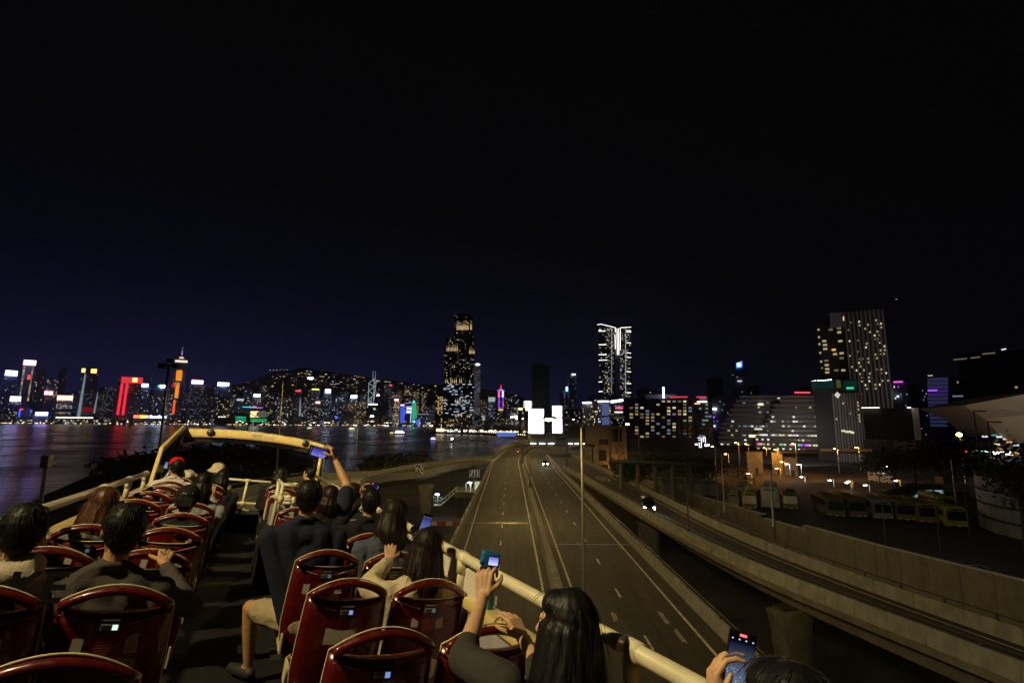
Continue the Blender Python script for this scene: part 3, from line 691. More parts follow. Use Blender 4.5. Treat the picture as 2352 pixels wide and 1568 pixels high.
# fill: dim background towers, nothing tells them apart
G = 'dim background towers across the harbour'
PLACE = ['at the far left edge of the skyline','behind the white-signed tower at the far left','left of the tower with golden emblems','behind the grey residential slabs','right of the dim wide white-signed block','below the white and the green signs','right behind the tallest tower','below the red-edged white sign','between the red-edged and blue-white signs','right of the broad blue-white sign','left of the small blue-white sign','right of the convention hall','left of the red-banded tower','right of the red-banded tower','right of the gold-lined tower','left of the bright rectangular sign','below the bright rectangular sign','left of the braced tower','right of the white-edged dark block','left of the golden-lit tower','behind the golden-lit tower','above the long low terminal','beside the hall, left of the red band','between the red band and gold line','below the gold roof line']
for kk, (a, c, y, p_) in enumerate(((-20,5,905,.12),(24,40,884,.12),(158,186,900,.1),(232,262,908,.15),(340,362,908,.15),(330,350,918,.2),(412,436,900,.14),(448,470,905,.18),(462,486,918,.2),(532,546,905,.2),(560,582,896,.18),(622,640,920,.25),(655,676,925,.25),(694,710,912,.22),(734,745,915,.25),(780,801,900,.2),(790,806,924,.3),(828,846,905,.3),(868,886,935,.15),(894,906,918,.3),(900,912,905,.3),(975,990,935,.25),(640,655,930,.3),(700,716,930,.25),(722,742,935,.3))):
    tower('dim background tower with small scattered windows, '+PLACE[kk], a, c, y, rng.uniform(2480,2750), 7, 24, p_*1.2, 'mix', group=G)
# hillside houses and road lamps: uncountable sprinkle of lights
b = MB(); PL = [emi('hill_warm',(1,.66,.3),1.0), emi('hill_white',(.9,.95,1),.8), emi('hill_amber',(1,.36,.08),.8), W_WARM, W_COOL2]
for k in range(260):
    x = rng.choice((rng.uniform(470,1180), rng.uniform(620,1000))); yr = np.interp(x, [470,560,640,700,770,850,930,990,1060,1180],[890,880,856,850,858,870,880,884,888,905])
    y = yr+abs(rng.gauss(0,1))*22; p = atY(x, y, 2960-rng.uniform(0,20)); s_ = rng.choice((1.2,1.6,2.4,3.6))
    b.box(p, (s_*rng.uniform(1,3), 2, s_*.8), mi=rng.randrange(5))
for (x0, y0, x1, y1) in ((864,873,872,875),(884,876,896,877),(620,850,660,849),(700,857,714,860),(735,864,744,865),(815,863,836,867),(760,882,778,881)):
    for k in range(6):
        t_ = k/5; b.box(atY(x0+(x1-x0)*t_, y0+(y1-y0)*t_, 2950), (5,2,2.2), mi=rng.choice((0,2,1)))
b.build('hillside_lights', PL, label='sprinkle of house and road lights over the dark hillside', cat='lights', kind='stuff')
PL2 = [emi('shore_warm', (1,.74,.40), 3.0), emi('shore_white', (.92,.96,1), 3.0), emi('shore_amber', (1,.42,.12), 2.0), W_WARM, W_COOL]
b = MB()
for k in range(430):
    x = rng.uniform(-30, 1000); y = rng.choice((974,975,973,971,968,965,976)) + .003*x; p = atY(x, y, 2306); s_ = rng.choice((.9,1.2,1.6,2.6)); p.z = max(p.z, ZW+4)
    b.box(p, (s_*rng.uniform(1,4.5), 1.5, s_), mi=rng.choice((0,0,1,1,3,3,4,2)))
b.build('waterfront_lights', PL2, label='string of lamps and lit shopfronts along the far waterfront', cat='lights', kind='stuff')
b = MB()
for k in range(150):
    x = rng.uniform(1003, 1215); y = 985+abs(rng.gauss(0,5))+ (x-1003)*.02; p = atY(x, y, rng.uniform(1085,1125)); s_ = rng.choice((.6,.9,1.3,1.6)); p.z = max(p.z, ZG+2)
    b.box(p, (s_*rng.uniform(1,2.4), 1, s_), mi=rng.choice((0,0,1,0,1,2)))
for k in range(26):
    u = k/25; b.box(atY(1085+120*u, 990+8*u, 1080-330*u), (1.2,1,1.2), mi=0)
b.build('promenade_lights', PL2, label='lamps along the near promenade below the dark skyscraper', cat='lights', kind='stuff')
# promenade pavilion
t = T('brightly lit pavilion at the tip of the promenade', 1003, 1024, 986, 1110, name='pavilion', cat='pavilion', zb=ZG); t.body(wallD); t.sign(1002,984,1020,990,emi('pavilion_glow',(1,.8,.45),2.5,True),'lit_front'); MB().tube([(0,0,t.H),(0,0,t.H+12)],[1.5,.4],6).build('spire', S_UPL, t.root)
t = T('low hall with a blue light wash built as glow behind the road fence', 1140, 1186, 994, 760, name='waterfront_hall', cat='hall', zb=ZG); t.body(wallD); t.sign(1142,993,1184,1002,emi('blue_hall',(.15,.28,1.0),.5,True),'lit_front'); t.bar(1148,1003,1138,988,emi('blue_beam',(.25,.4,1),.8),.8); t.sign(1140,991.5,1186,993.5,emi('hall_edge',(.5,.65,1),.9),'roof_light')  # blue wash on the hall put in as a glowing front

# ---- dark stepped skyscraper on the near promenade
def stepped_skyscraper():
    t = T('tall dark setback skyscraper with warm glowing strips for pier uplight, left of the middle', 1021, 1089, 815, 1140, zb=ZG, depth=.9, name='skyscraper', cat='skyscraper')
    t.body(wallC); H1 = t.H
    def zat(y): return t.loc2(1055, y).z
    t.body(wallC, W=t.W*.95, D=t.D*.9, z0=H1, H=zat(775), name='upper_block'); t.body(wallC, W=t.W*.66, D=t.D*.66, z0=zat(775), H=zat(722), name='top_block', bx=t.W*.12)
    MB().box((t.W*.12,0,zat(720)), (t.W*.4,t.D*.4,8)).build('roof_block', wallC, t.root)
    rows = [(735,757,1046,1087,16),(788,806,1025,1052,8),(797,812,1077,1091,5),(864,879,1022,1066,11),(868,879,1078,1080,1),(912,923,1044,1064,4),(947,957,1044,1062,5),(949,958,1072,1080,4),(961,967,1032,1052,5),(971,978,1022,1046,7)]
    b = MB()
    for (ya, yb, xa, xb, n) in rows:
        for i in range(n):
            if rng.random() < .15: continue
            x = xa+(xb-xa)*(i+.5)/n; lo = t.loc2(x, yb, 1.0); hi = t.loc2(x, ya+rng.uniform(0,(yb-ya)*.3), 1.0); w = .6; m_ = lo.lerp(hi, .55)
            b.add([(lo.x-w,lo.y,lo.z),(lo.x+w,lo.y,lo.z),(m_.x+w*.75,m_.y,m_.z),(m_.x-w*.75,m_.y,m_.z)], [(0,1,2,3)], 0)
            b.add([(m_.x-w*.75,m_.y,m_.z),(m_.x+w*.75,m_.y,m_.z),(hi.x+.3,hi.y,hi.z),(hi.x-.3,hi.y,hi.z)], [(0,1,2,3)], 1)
    b.build('painted_uplight_streaks', [S_UPL, emi('uplight_glow_faint',(1,.68,.32),.25)], t.root, kind='stuff')  # uplight on the piers put in as glowing strips, fainter upwards
    b = MB(); pal = [W_COOL, W_WARM2, W_COOL2, W_WARM, emi('win_office',(.85,.95,1),.8)]
    for y in np.arange(724, 985, 3.3):
        x0, x1 = (1045,1086) if y < 772 else ((1026,1090) if y < 815 else (1022,1088))
        office = 880 < y < 952
        for x in np.arange(x0, x1, 4.3):
            if rng.random() < (.22 if office else .18):
                p = t.loc2(x, y, 1.2 if y > 815 else -1); w = rng.choice((1.5,3.2)) if office else .8
                b.box((p.x, p.y-(.5 if y > 772 else -4), p.z), (w*2, .6, 1.3), mi=rng.choice((0,4,2,0)) if office else rng.choice((1,3,1,2)))
    b.build('windows', pal, t.root, kind='stuff')
    for k in range(9): MB().box((t.W*(-.45+.9*k/8), -t.D/2-.3, H1*.47), (.9,.6,H1*.92)).build('pier', wallC, t.root)
stepped_skyscraper()
tower('slim tower with a column of amber windows, attached left of the dark skyscraper', 1001, 1018, 902, 1130, 4, 26, .25, 'amber', wallC, zb=ZG, prob=lambda x, z: 3 if .2 < x < .9 and .35 < z < .9 else .4)
t = tower('very tall pale-crowned tower peeking out right of the dark skyscraper', 1090, 1104, 838, 2800, 6, 90, .55, 'dim', wallB, fx=.8, crown=False); MB().tube([(0,0,t.H-4),(0,0,t.H+6),(0,0,t.H+11)],[t.W*.5,t.W*.42,t.W*.2],12).build('lit_crown', emi('crown_white',(1,.97,.9),1.6,True), t.root)
t = tower('podium with level pale bands below the pale-crowned tower', 1088, 1108, 957, 1300, 6, 12, .5, 'dim', wallB, rows=True, zb=ZG)
tower('speckled block between the pale-crowned and green-white towers', 1105, 1118, 918, 2500, 6, 24, .4, 'warm').sign(1105,955,1113,965,emi('lit_slab',(.75,.85,.9),.5))
t = tower('tower with a greenish white crown and level lit floors', 1121, 1138, 914, 2400, 7, 28, .55, 'cool', wallB, rows=True, fx=.8); t.sign(1122,912,1137,922,emi('crown_green',(.6,.8,.75),.55),'crown_panel')
t = T('purple-lit tower with a round collar and red spire', 1143, 1158, 897, 2300); t.body(wallA); t.windows(5, 26, .25, 'warm')
MB().tube([(0,0,t.H-1),(0,0,t.H+1.5),(0,0,t.H+3),(0,0,t.H+7)],[t.W*.55,t.W*.62,t.W*.45,t.W*.25],16).build('collar', emi('collar_violet',(.55,.45,1),.8,True), t.root)
MB().tube([(0,0,t.H+6),(0,0,t.H+18),(0,0,t.H+30)],[3.2,2.4,.5],6).build('spire', emi('spire_red',(1,.03,.04),2.0,True), t.root)
t.sign(1144,899,1148,912,S_MAG,'light_column'); t.sign(1153,898,1157,912,S_LIL,'light_column'); 
for y in range(914,936,4): t.sign(1144,y,1148,y+1.4,S_PUR,'light_band'); t.sign(1153.5,y,1157,y+1.4,S_PUR,'light_band')
t.sign(1145,938,1155.5,943,emi('warm_band2',(1,.65,.3),.8),'light_band')
for (a,c,y,lb) in ((1160,1176,912,'dim stepped tower right of the purple-lit tower'),(1176,1192,905,'dim block with a lit terrace right of the purple-lit tower'),(1168,1204,935,'low dim block below the gold sign')):
    tower(lb, a, c, y, 2300, 6, 20, .22, 'mix')
tower('floodlit low block behind the road fence, below the purple-lit tower', 1112, 1142, 965, 1300, 8, 6, .12, 'dim', wallB, zb=ZG)
# ---- near side: billboards and the blocks on the right
blkm = mat('billboard_frame', (.05,.05,.055), .6)
def billboard(label, x0, y0, x1, y1, Y, split=None, wings=False):
    t = T(label, x0, x1, y0, Y, name='billboard', zb=ZG, depth=.10, cat='billboard')
    zl = t.loc2((x0+x1)/2, y1).z; zh = t.H
    MB().box((0,0.6,(zl+zh)/2), (t.W, t.D*.4+.8, zh-zl+.6)).build('frame', blkm, t.root)
    segs = [(zl, zh)] if not split else [(zl, t.loc2((x0+x1)/2, split).z-.25), (t.loc2((x0+x1)/2, split).z+.25, zh)]
    for a, c in segs: MB().box((0,-t.D/2-.2,(a+c)/2), (t.W-.3,.3,c-a)).build('lit_screen', S_SCR, t.root)
    for s_ in (-.3, .3): MB().box((t.W*s_, .8, zl/2), (.9,.9,zl)).build('support_leg', dsteel, t.root)
    if wings:
        for k in range(4):
            z = zh-.5-k*2.2
            for s_ in (-1, 1): MB().box((s_*t.W*.62,-.3,z), (t.W*(.5 if s_ < 0 else .24),.3,.4)).build('side_light_bar', S_WLN, t.root)
    return t
billboard('largest glaring white billboard standing over the road bend', 1214, 939, 1249, 997, 480)
billboard('second tall white billboard with a dark seam across it', 1268.5, 932, 1290.5, 994, 460, split=946)
billboard('small high white billboard with light bars at both sides', 1207, 921, 1219, 942, 620, wings=True)
t = T('small golden lit sign left of the billboards', 1190, 1200, 936, 900, name='rooftop_sign', cat='sign', zb=ZG, depth=.2); MB().box((0,0,t.H-2.2),(t.W,1.5,3.6)).build('sign_panel', S_GOLD, t.root); MB().box((0,0,(t.H-4)/2),(t.W*.8,3,t.H-4)).build('support_block', wallC, t.root)
tower('unlit black tower rising behind the billboards', 1222, 1262, 838, 1500, 8, 40, .01, 'dim', wallC, zb=ZG)
t = tower('tall dark tower with a white lit roof terrace', 1305, 1324, 860, 900, 6, 44, .10, 'dim', wallA, zb=ZG); t.sign(1313,858,1322,861.5,emi('roof_lit',(1,.95,.8),1.6),'roof_light')
t = tower('grey block with a column of small lights and a blue sign', 1285, 1305, 900, 820, 6, 30, .05, 'dim', wallB, zb=ZG, prob=lambda x,z: 14 if .4 < x < .6 else 1); t.sign(1299.5,888,1304.5,898,emi('blue_sign',(.2,.5,1),4,True), th=2)
tower('dark block with few lights below the grey block', 1296, 1340, 940, 520, 12, 16, .16, 'mix', wallC, zb=ZG)
# winged-roof landmark tower
def winged_tower():
    t = T('landmark tower with white light lines along its winged roof and central spine', 1376, 1449, 752, 1150, name='skyscraper', zb=ZG, depth=.6, cat='skyscraper')
    w = t.W; z = t.H; gl = t.loc2(1412,800).x
    for s_, xa, xb, yl, yr in ((-1,1376,1411,745,752),(1,1423,1449,753,751)):
        a, c = t.loc2(xa, yl), t.loc2(xb, yr); b = MB()
        poly = [(a.x,-t.D/2),(c.x,-t.D/2+ (4 if s_ < 0 else 0)),(c.x,t.D/2),(a.x,t.D/2)]
        b.add([(x,y,0) for x,y in poly]+[(a.x,-t.D/2,a.z),(c.x,poly[1][1],c.z),(c.x,t.D/2,c.z),(a.x,t.D/2,a.z)], [(3,2,1,0),(4,5,6,7),(0,1,5,4),(1,2,6,5),(2,3,7,6),(3,0,4,7)])
        b.build('shaft', wallC, t.root)
    a, c = t.loc2(1410.5, 760), t.loc2(1423.5, 760)
    MB().box(((a.x+c.x)/2, 1.5, (z-8)/2), (c.x-a.x+1, t.D*.8, z-8)).build('spine', wallA, t.root)
    for (xa,ya,xb,yb) in ((1372,746,1379,744),(1379,744,1413,752),(1413,752,1413.5,763),(1412.5,768,1413.5,801),(1417,754,1418,815),(1420.5,754,1421.5,815),(1424.5,752.5,1424.5,804),(1424.5,752.5,1450,751)):
        t.bar(xa,ya,xb,yb,S_WLN,.36,'light_line',1.5)
    for y,l in ((758,6),(760.5,16),(791.5,18),(814.5,18),(827,20),(877,8),(899,9)): t.bar(1375,y,1375+l,y-.5,S_WLN,.4,'light_bar',1.0)
    for y in (759,762,787,810,820,853,880,901): t.bar(1439,y,1449.5,y+.7,S_WLN,.36,'light_bar',1.0)
    b = MB(); pal = [W_WARM,W_WARM2,W_COOL,W_COOL2,S_WLN]
    for y in np.arange(754, 912, 2.35):
        for x in list(np.arange(1378,1411,3.4))+list(np.arange(1426,1448,3.4)):
            u = (1390 < x < 1410); pr = .30 if (u and y < 860) else (.5 if (1388 < x < 1402 and y > 850) else (.3 if x > 1425 else .08))
            if rng.random() < pr: p = t.loc2(x,y,.6); b.box(p, (rng.choice((1.6,2.4)),.5,1.2), mi=rng.choice((0,1,1,3,3,2)))
    b.build('windows', pal, t.root, kind='stuff')
    b = MB()
    for y in np.arange(755,905,2.5):
        p = t.loc2(1437,y,.8); b.box(p,(1.0,.5,1.2)); p = t.loc2(1405,y,.8); b.box(p,(.9,.5,1.0))
    b.build('stair_lights', W_COOL, t.root, kind='stuff')
winged_tower()
t = tower('wide podium block at the foot of the landmark tower', 1352, 1405, 908, 900, 16, 14, .12, 'mix', wallB, zb=ZG)
t = tower('block with a bright cornice, left of the bluish lit wall', 1338, 1372, 925, 480, 12, 14, .30, 'warm', wallB, zb=ZG, fx=.6, fz=.6); t.sign(1338,923,1358,926,S_WLN,'cornice_light')
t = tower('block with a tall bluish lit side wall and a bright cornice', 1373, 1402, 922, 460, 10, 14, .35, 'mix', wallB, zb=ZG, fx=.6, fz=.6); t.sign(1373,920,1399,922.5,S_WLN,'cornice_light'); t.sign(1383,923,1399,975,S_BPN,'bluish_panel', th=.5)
t = tower('block under a tilted glowing violet sign with a pink neon figure', 1403, 1432, 924, 440, 9, 14, .25, 'mix', wallC, zb=ZG); MB().tube([t.loc2(1403,922.5,1),t.loc2(1431,918.5,1)],1.0,6).build('tilted_sign', emi('sign_violet',(.75,.7,1),8,True), t.root)
b = MB()
for k in range(40): p = t.loc2(rng.uniform(1413,1430), 936+rng.gauss(0,2), .8); b.box(p,(.5,.4,.35))
b.build('neon_figure', emi('neon_pink',(1,.12,.25),2.0), t.root); t.sign(1412,945.5,1430,947,S_WLN,'light_bar')
# ---- hotel block: big windows one can count are single parts
def grid_block(label, x0, x1, yt, Y, xs, ys, wfrac, hfrac, p, pal, wallm, dimp=0.25, name='hotel_block', cat='hotel', depth=.6, zb=ZG, fn=None):
    t = T(label, x0, x1, yt, Y, name=name, zb=zb, depth=depth, cat=cat); t.body(wallm); t.crown(.5, 3)
    cw = (xs[-1]-xs[0])/(len(xs)-1); ch = (ys[-1]-ys[0])/(len(ys)-1); fr = MB(); meshes = {}
    for y in ys:
        for x in xs:
            lit = fn(x, y) if fn else rng.random() < p
            a, c = t.loc2(x-cw*wfrac/2, y+ch*hfrac/2), t.loc2(x+cw*wfrac/2, y-ch*hfrac/2); w, h = c.x-a.x, c.z-a.z; q = (a+c)/2
            if lit or rng.random() < dimp:
                m_ = rng.choice(pal) if lit else rng.choice((W_COOL2, W_TEAL if rng.random() < .2 else W_WARM2, W_COOL2))
                key = (m_.name, round(w,1), round(h,1))
                if key not in meshes:
                    bb = MB(); bb.box((-w/4-.04,0,0),(w/2-.08,.16,h)); bb.box((w/4+.04,0,0),(w/2-.08,.16,h)); bb.box((0,0,0),(.08,.2,h),mi=1); bb.box((0,.02,-h*.12),(w,.2,.07),mi=1)
                    meshes[key] = bb.mesh('window', [m_, dsteel])
                o = bpy.data.objects.new('window', meshes[key]); C.objects.link(o); o.parent = t.root; o.location = (q.x, -t.D/2-.05, q.z)
            else: fr.box((q.x,-t.D/2-.03,q.z),(w,.1,h))
    if fr.f: fr.build('dark_windows', mat('dark_glass',(.01,.012,.015),.15), t.root, kind='stuff')
    return t
pale = emi('window_yellow', (1.0,.84,.42), .42); pale2 = emi('window_yellow_dim', (.95,.85,.45), .14); pale3 = emi('window_bright', (1,.90,.58), .8)
t = grid_block('long dark hotel block with rows of yellow lit windows behind the trees', 1444, 1594, 915, 340, list(np.arange(1450,1594,12.3)), list(np.arange(921.5,1006,7.35)), .56, .56, .25, [pale,pale,pale2,pale2,pale3], wallC, .28)
t.sign(1539,910,1579,913,emi('red_strip',(1,.08,.1),.7,True),'red_roof_strip'); t.sign(1522,889,1526,914,S_SCR,'vertical_sign', th=.6)
t = grid_block('narrower block with teal lit floors and white roof lettering', 1597, 1634, 921, 330, list(np.arange(1601,1634,7.4)), list(np.arange(929,1010,9)), .8, .45, .10, [W_TEAL,pale2,W_TEAL], wallC, .2)
t.sign(1599.5,910,1622,913,emi('red_strip',(1,.08,.1),.7,True),'red_roof_strip'); t.sign(1601,921.5,1624,923.5,S_WLN,'roof_lettering'); t.sign(1595,926,1608,927.5,emi('amber_line',(1,.5,.2),2.5),'light_bar')
t = tower('grey office slab with violet spots between the teal block and the stepped offices', 1635, 1692, 913, 420, 14, 16, .10, 'dim', wallA, zb=ZG)
t.sign(1637,937,1646,941,S_WLN,'lit_window'); t.sign(1638,956,1641.5,959,S_PUR,'violet_spot'); t.sign(1639,976,1643,980,S_LIL,'violet_spot')
# stepped offices: pale spandrel bands over dark window bands
def stepped_offices():
    t = T('pale stepped office building with long level bands and terraces on its left', 1790, 1886, 908, 300, name='office_building', zb=ZG, depth=.45, cat='office building')
    wd = mat('office_white', (.36,.34,.33), .75, nz=.1, scale=.1); gl = mat('office_dark_glass', (.012,.013,.016), .3)
    ys = [908,916.5,927,937.5,948.5,959.5,970,981,991.5,1002,1013,1024,1034]; lx = [1790,1790,1777,1773,1765,1762,1757,1750,1738,1735,1735,1735,1735]
    litrows = {2:.05,3:.06,4:.15,5:.25,6:.12,7:.08,8:.85,9:.10,10:.5,11:.3}
    D = t.D
    for i in range(12):
        a, c = t.loc2(lx[i], ys[i]), t.loc2(1886, ys[i]); z0 = t.loc2(1838, ys[i+1]).z; z1 = t.loc2(1838, ys[i]).z; h = z1-z0
        MB().box(((a.x+c.x)/2, 0, z1-h*.28), (c.x-a.x, D, h*.56)).build('spandrel_band', wd, t.root)
        MB().box(((a.x+c.x)/2-.3, .5, z0+h*.22), (c.x-a.x-1.4, D-1.0, h*.44)).build('window_band', gl, t.root)
        p = litrows.get(i, 0); n = int((1882-lx[i])/3.2)
        for k in range(n):
            if rng.random() < p:
                q = t.loc2(lx[i]+4+k*3.2, ys[i+1]); m_ = rng.choice((pale,pale2,W_COOL,pale3)) if i != 10 else rng.choice((S_MAG,S_PUR,pale3,S_GRN,pale3,pale))
                MB().box((q.x, -D/2+.3, z0+h*.22), (1.2,.3,h*.36)).build('window', m_, t.root)
    q = t.loc2(1886, 950); MB().box((q.x-.6,-D/2-.25,t.H/2), (1.8,.5,t.H)).build('end_pier', wd, t.root)
    MB().box((q.x+4.6, 1.0, (t.H+3)/2), (8.6,D,t.H+3)).build('end_wall', wallC, t.root)
    # darker terraces stepping down to the left, farther back
    u = T('dark terraced wing in front of the grey slab, stepping down to the left', 1690, 1790, 910, 325, name='office_wing', zb=ZG, depth=.4, cat='office building')
    lx2 = [1698,1690,1684,1676,1670,1664,1658,1655,1652,1650,1650,1650]
    for i in range(11):
        z0 = u.loc2(1740, ys[i+1]).z; z1 = u.loc2(1740, ys[i]).z; a, c = u.loc2(lx2[i], ys[i]), u.loc2(1792, ys[i])
        MB().box(((a.x+c.x)/2, i*-.15, z1-(z1-z0)*.28), (c.x-a.x, u.D, (z1-z0)*.56)).build('terrace_band', wallB, u.root)
        MB().box(((a.x+c.x)/2, .6, z0+(z1-z0)*.22), (c.x-a.x-2, u.D-1.2, (z1-z0)*.44)).build('window_band', gl, u.root)
        for k in range(26):
            if rng.random() < (.30 if i in (6,8,10) else .07):
                q = u.loc2(lx2[i]+4+k*3.6, ys[i]); MB().box((q.x, -u.D/2+.35, z0+(z1-z0)*.22), (1.4,.3,(z1-z0)*.3)).build('window', rng.choice((pale,pale2,W_COOL2,W_COOL)), u.root)
    u.sign(1741,926,1753,930,emi('lit_office',(1,.92,.7),1.6),'window')
    u.sign(1720,998,1746,1004,emi('lit_office2',(1,.9,.6),1.1),'window'); u.sign(1733,983,1790,987,emi('lit_office3',(.95,.95,.8),.8),'window')
stepped_offices()
# finned hotel tower
def finned_hotel():
    fin = mat('fin_cladding', (.30,.28,.275), .7, nz=.1, scale=.1); dk = wallC
    Y = 285; t = T('tall hotel tower with leaning pale vertical fins and yellow windows', 1937, 2027, 714, Y, name='hotel_tower', zb=ZG, depth=.7, cat='hotel')
    t.body(mat('hotel_dark_wall',(.07,.068,.068),.7)); n = 9
    for k in range(n+1):
        x = -t.W/2+t.W*k/n; MB().box((x,-t.D/2-.35,t.H/2), (.75,.7,t.H)).build('fin', fin, t.root)
    meshes = {}
    for k in range(n):
        for f in range(20):
            y = 738+f*8.6
            if rng.random() < (.27 if k not in (1,5) else .15):
                m_ = rng.choice((pale,pale,pale2,pale3)); 
                if m_.name not in meshes:
                    bb = MB(); bb.box((0,0,0),(.85,.12,1.0)); bb.box((0,-.02,-.15),(.85,.14,.08),mi=1); meshes[m_.name] = bb.mesh('window',[m_,dsteel])
                q = t.loc2(1982, y); o = bpy.data.objects.new('window', meshes[m_.name]); C.objects.link(o); o.parent = t.root; o.location = (-t.W/2+t.W*(k+.5+rng.choice((-.16,.16)))/n, -t.D/2-.05, q.z)
    # darker return face on the left with its own windows
    a = t.loc2(1880,760); MB().box((-t.W/2-7.1, 3.2, (t.H-2)/2), (14.2,t.D*.9,t.H-2)).build('side_wing', dk, t.root)
    MB().box((-t.W/2-3.2,-t.D/2+1.2, t.H-3.6), (8.4,1.4,8.4)).build('blank_crown_panel', fin, t.root)
    text_mb('E', 3.4, Matrix.Translation((-t.W/2-.2,-t.D/2+.3,t.H-3.4)) @ Matrix.Rotation(pi/2,4,'X'), .05).build('crown_emblem', W_WARM, t.root)
    for (x, y) in ((1893,783),(1895,792),(1895.5,801),(1927,754),(1927.5,763),(1930,783),(1916,735),(1908,757),(1915,803),(1933,811),(1918,813),(1933,822),(1898,828),(1899,838),(1900,847),(1900,855),(1921,850),(1937,850),(1880,757),(1881,774),(1882,790),(1884,810),(1886,830),(1888,845)):
        q = t.loc2(x, y, -2); MB().box((q.x,-t.D/2+2.0,q.z), (2.0 if x > 1890 else .9,1.2,1.0)).build('window', rng.choice((pale,pale2,W_AMB if y > 800 and x in (1915,1921) else pale)), t.root)
    # glass podium with teal light
    u = T('glass podium with a row of spotlights and teal light under the hotel tower', 1862, 1970, 872, 268, name='hotel_podium', zb=ZG, depth=.5, cat='podium')
    z0 = u.loc2(1915, 899).z; MB().box((0,0,(z0+u.H)/2),(u.W,u.D,u.H-z0)).build('glass_hall', mat('podium_glass',(.03,.06,.055),.2), u.root)
    for k in range(14): MB().box((-u.W/2+u.W*k/13, -u.D/2-.1, (z0+u.H)/2), (.14,.16,u.H-z0)).build('mullion', dsteel, u.root)
    for k in range(8): MB().ell((-u.W/2+.6+k*u.W*.057,-u.D/2-.4,u.H-.3+k*.05),(.3,.3,.16)).build('spotlight', lampwht, u.root)
    u.sign(1944,889,1961,893,S_TEALB,'teal_light'); u.sign(1921,873,1931,890,emi('podium_green',(.4,.5,.12),.13),'lit_pane'); u.sign(1864,874,1915,890,emi('podium_teal',(.03,.12,.10),.16),'lit_pane'); u.sign(1938,874,1968,888,emi('podium_teal2',(.01,.13,.09),.16),'lit_pane')
    MB().box((0,.5,z0/2),(u.W*.96,u.D*.9,z0)).build('podium_wall', dk, u.root)
    v = T('finned lower block with a diamond emblem beside the stepped offices', 1912, 1984, 902, 262, name='hotel_block', zb=ZG, depth=.5, cat='hotel'); v.body(mat('hotel_dark_wall',(.07,.068,.068),.7))
    for k in range(12): MB().box((-v.W/2+v.W*k/11,-v.D/2-.35,v.H/2), (.5 if k % 2 else .8,.7,v.H)).build('fin', fin, v.root)
    for (x, y) in ((1938,926),(1922,962),(1955,949),(1971,924),(1972,931),(1973,940),(1973,953),(1974,960),(1974,967)): q = v.loc2(x,y); MB().box((q.x,-v.D/2-.1,q.z),(1.1,.2,1.0)).build('window', pale, v.root)
    q = v.loc2(1923.5,907); MB().add([(q.x+dx,-v.D/2-.95,q.z+dz) for dx,dz in ((-1.3,0),(0,-1.7),(1.3,0),(0,1.7))],[(0,1,2,3)]).build('diamond_emblem', emi('emblem_glow',(.9,.85,.7),.8), v.root)
    for k in range(4): MB().box((q.x,-v.D/2-1.0,q.z-.75+k*.5),(1.9-abs(k-1.5)*.6,.05,.09)).build('emblem_line', dsteel, v.root)
    for x, y in ((1937,989),(1945,991),(1953,991),(1958,993)): r_ = v.loc2(x,y); MB().box((r_.x,-v.D/2-.8,r_.z),(1.5,.3,.9)).build('lobby_light', pale3, v.root)
S_TEALB = emi('teal_bright', (.05,.8,.45), .9)
finned_hotel()
t = tower('plain dark theatre box in front of the finned hotel', 1980, 2092, 937, 240, 8, 4, .0, 'dim', mat('theatre_wall',(.022,.021,.022),.9,spec=.1), zb=ZG, crown=False, depth=.6, name='theatre', cat='building')
b = t.sign(1979,935.5,2020,936.5,S_WLN,'roof_light'); t.sign(2084,935,2092,936.5,S_WLN,'roof_light'); q = t.loc2(2094,940); MB().box((q.x+1.2,0,t.H/2),(2.4,t.D,t.H)).build('end_pier', wallD, t.root)
t = tower('small tower with a magenta roof line and yellow edge windows', 2046, 2082, 878, 420, 8, 16, .05, 'cool', wallA, zb=ZG); t.sign(2052,875.5,2074,878,S_MAG,'roof_light'); 
for k in range(5): t.sign(2044.5,896+k*4.5,2048,899.5+k*4.5,pale3,'window')
t.sign(2060,909,2064,911,S_WLN,'lit_window')
t = tower('narrow black tower with a column of lights beside the blue-lit facade', 2084, 2112, 882, 400, 6, 24, .04, 'dim', wallC, zb=ZG, prob=lambda x, z: 8 if x > .7 else .3)
def blue_facade():
    t = T('tower whose ribbed facade glows blue and violet in place of a light wash', 2126, 2182, 866, 380, name='office_tower', zb=ZG, depth=.5); t.body(wallC); m1 = emi('facade_blue',(.16,.18,.50),.11); m2 = emi('facade_violet',(.16,.08,.62),.16)
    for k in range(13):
        y = 868+k*8.8; a, c = t.loc2(2130,y), t.loc2(2178,y+6); MB().box(((a.x+c.x)/2,-t.D/2-.15,(a.z+c.z)/2),(c.x-a.x,.3,a.z-c.z)).build('facade_wash_glow', m2 if k in (3,4) else m1, t.root)  # coloured wash on the ribs put in as glowing bands
    t.sign(2131,895,2153,897.5,S_PUR,'violet_line'); t.sign(2131,862,2142,863,W_WARM,'roof_light')
    u = tower('dim violet shaft left of the blue ribbed facade', 2108, 2126, 880, 385, 5, 20, .05, 'dim', wallA, zb=ZG)
    u = tower('deep blue block right of the blue ribbed facade', 2184, 2230, 866, 400, 8, 14, .02, 'dim', wallC, zb=ZG); u.sign(2186,908,2212,911,W_COOL2,'lit_band')
blue_facade()
t = tower('huge near-black slab at the right edge with a broken line of lit windows on top', 2190, 2420, 806, 450, 20, 20, .004, 'dim', wallC, zb=ZG, crown=False)
for (xa, ya, xb, yb) in ((2190,826,2221,823),(2229,822,2251,819.5),(2256,813,2286,810),(2300,803,2311,801)):
    t.bar(xa, ya, xb, yb, pale2 if xa != 2300 else W_COOL, .55, 'window_row', 1.0)
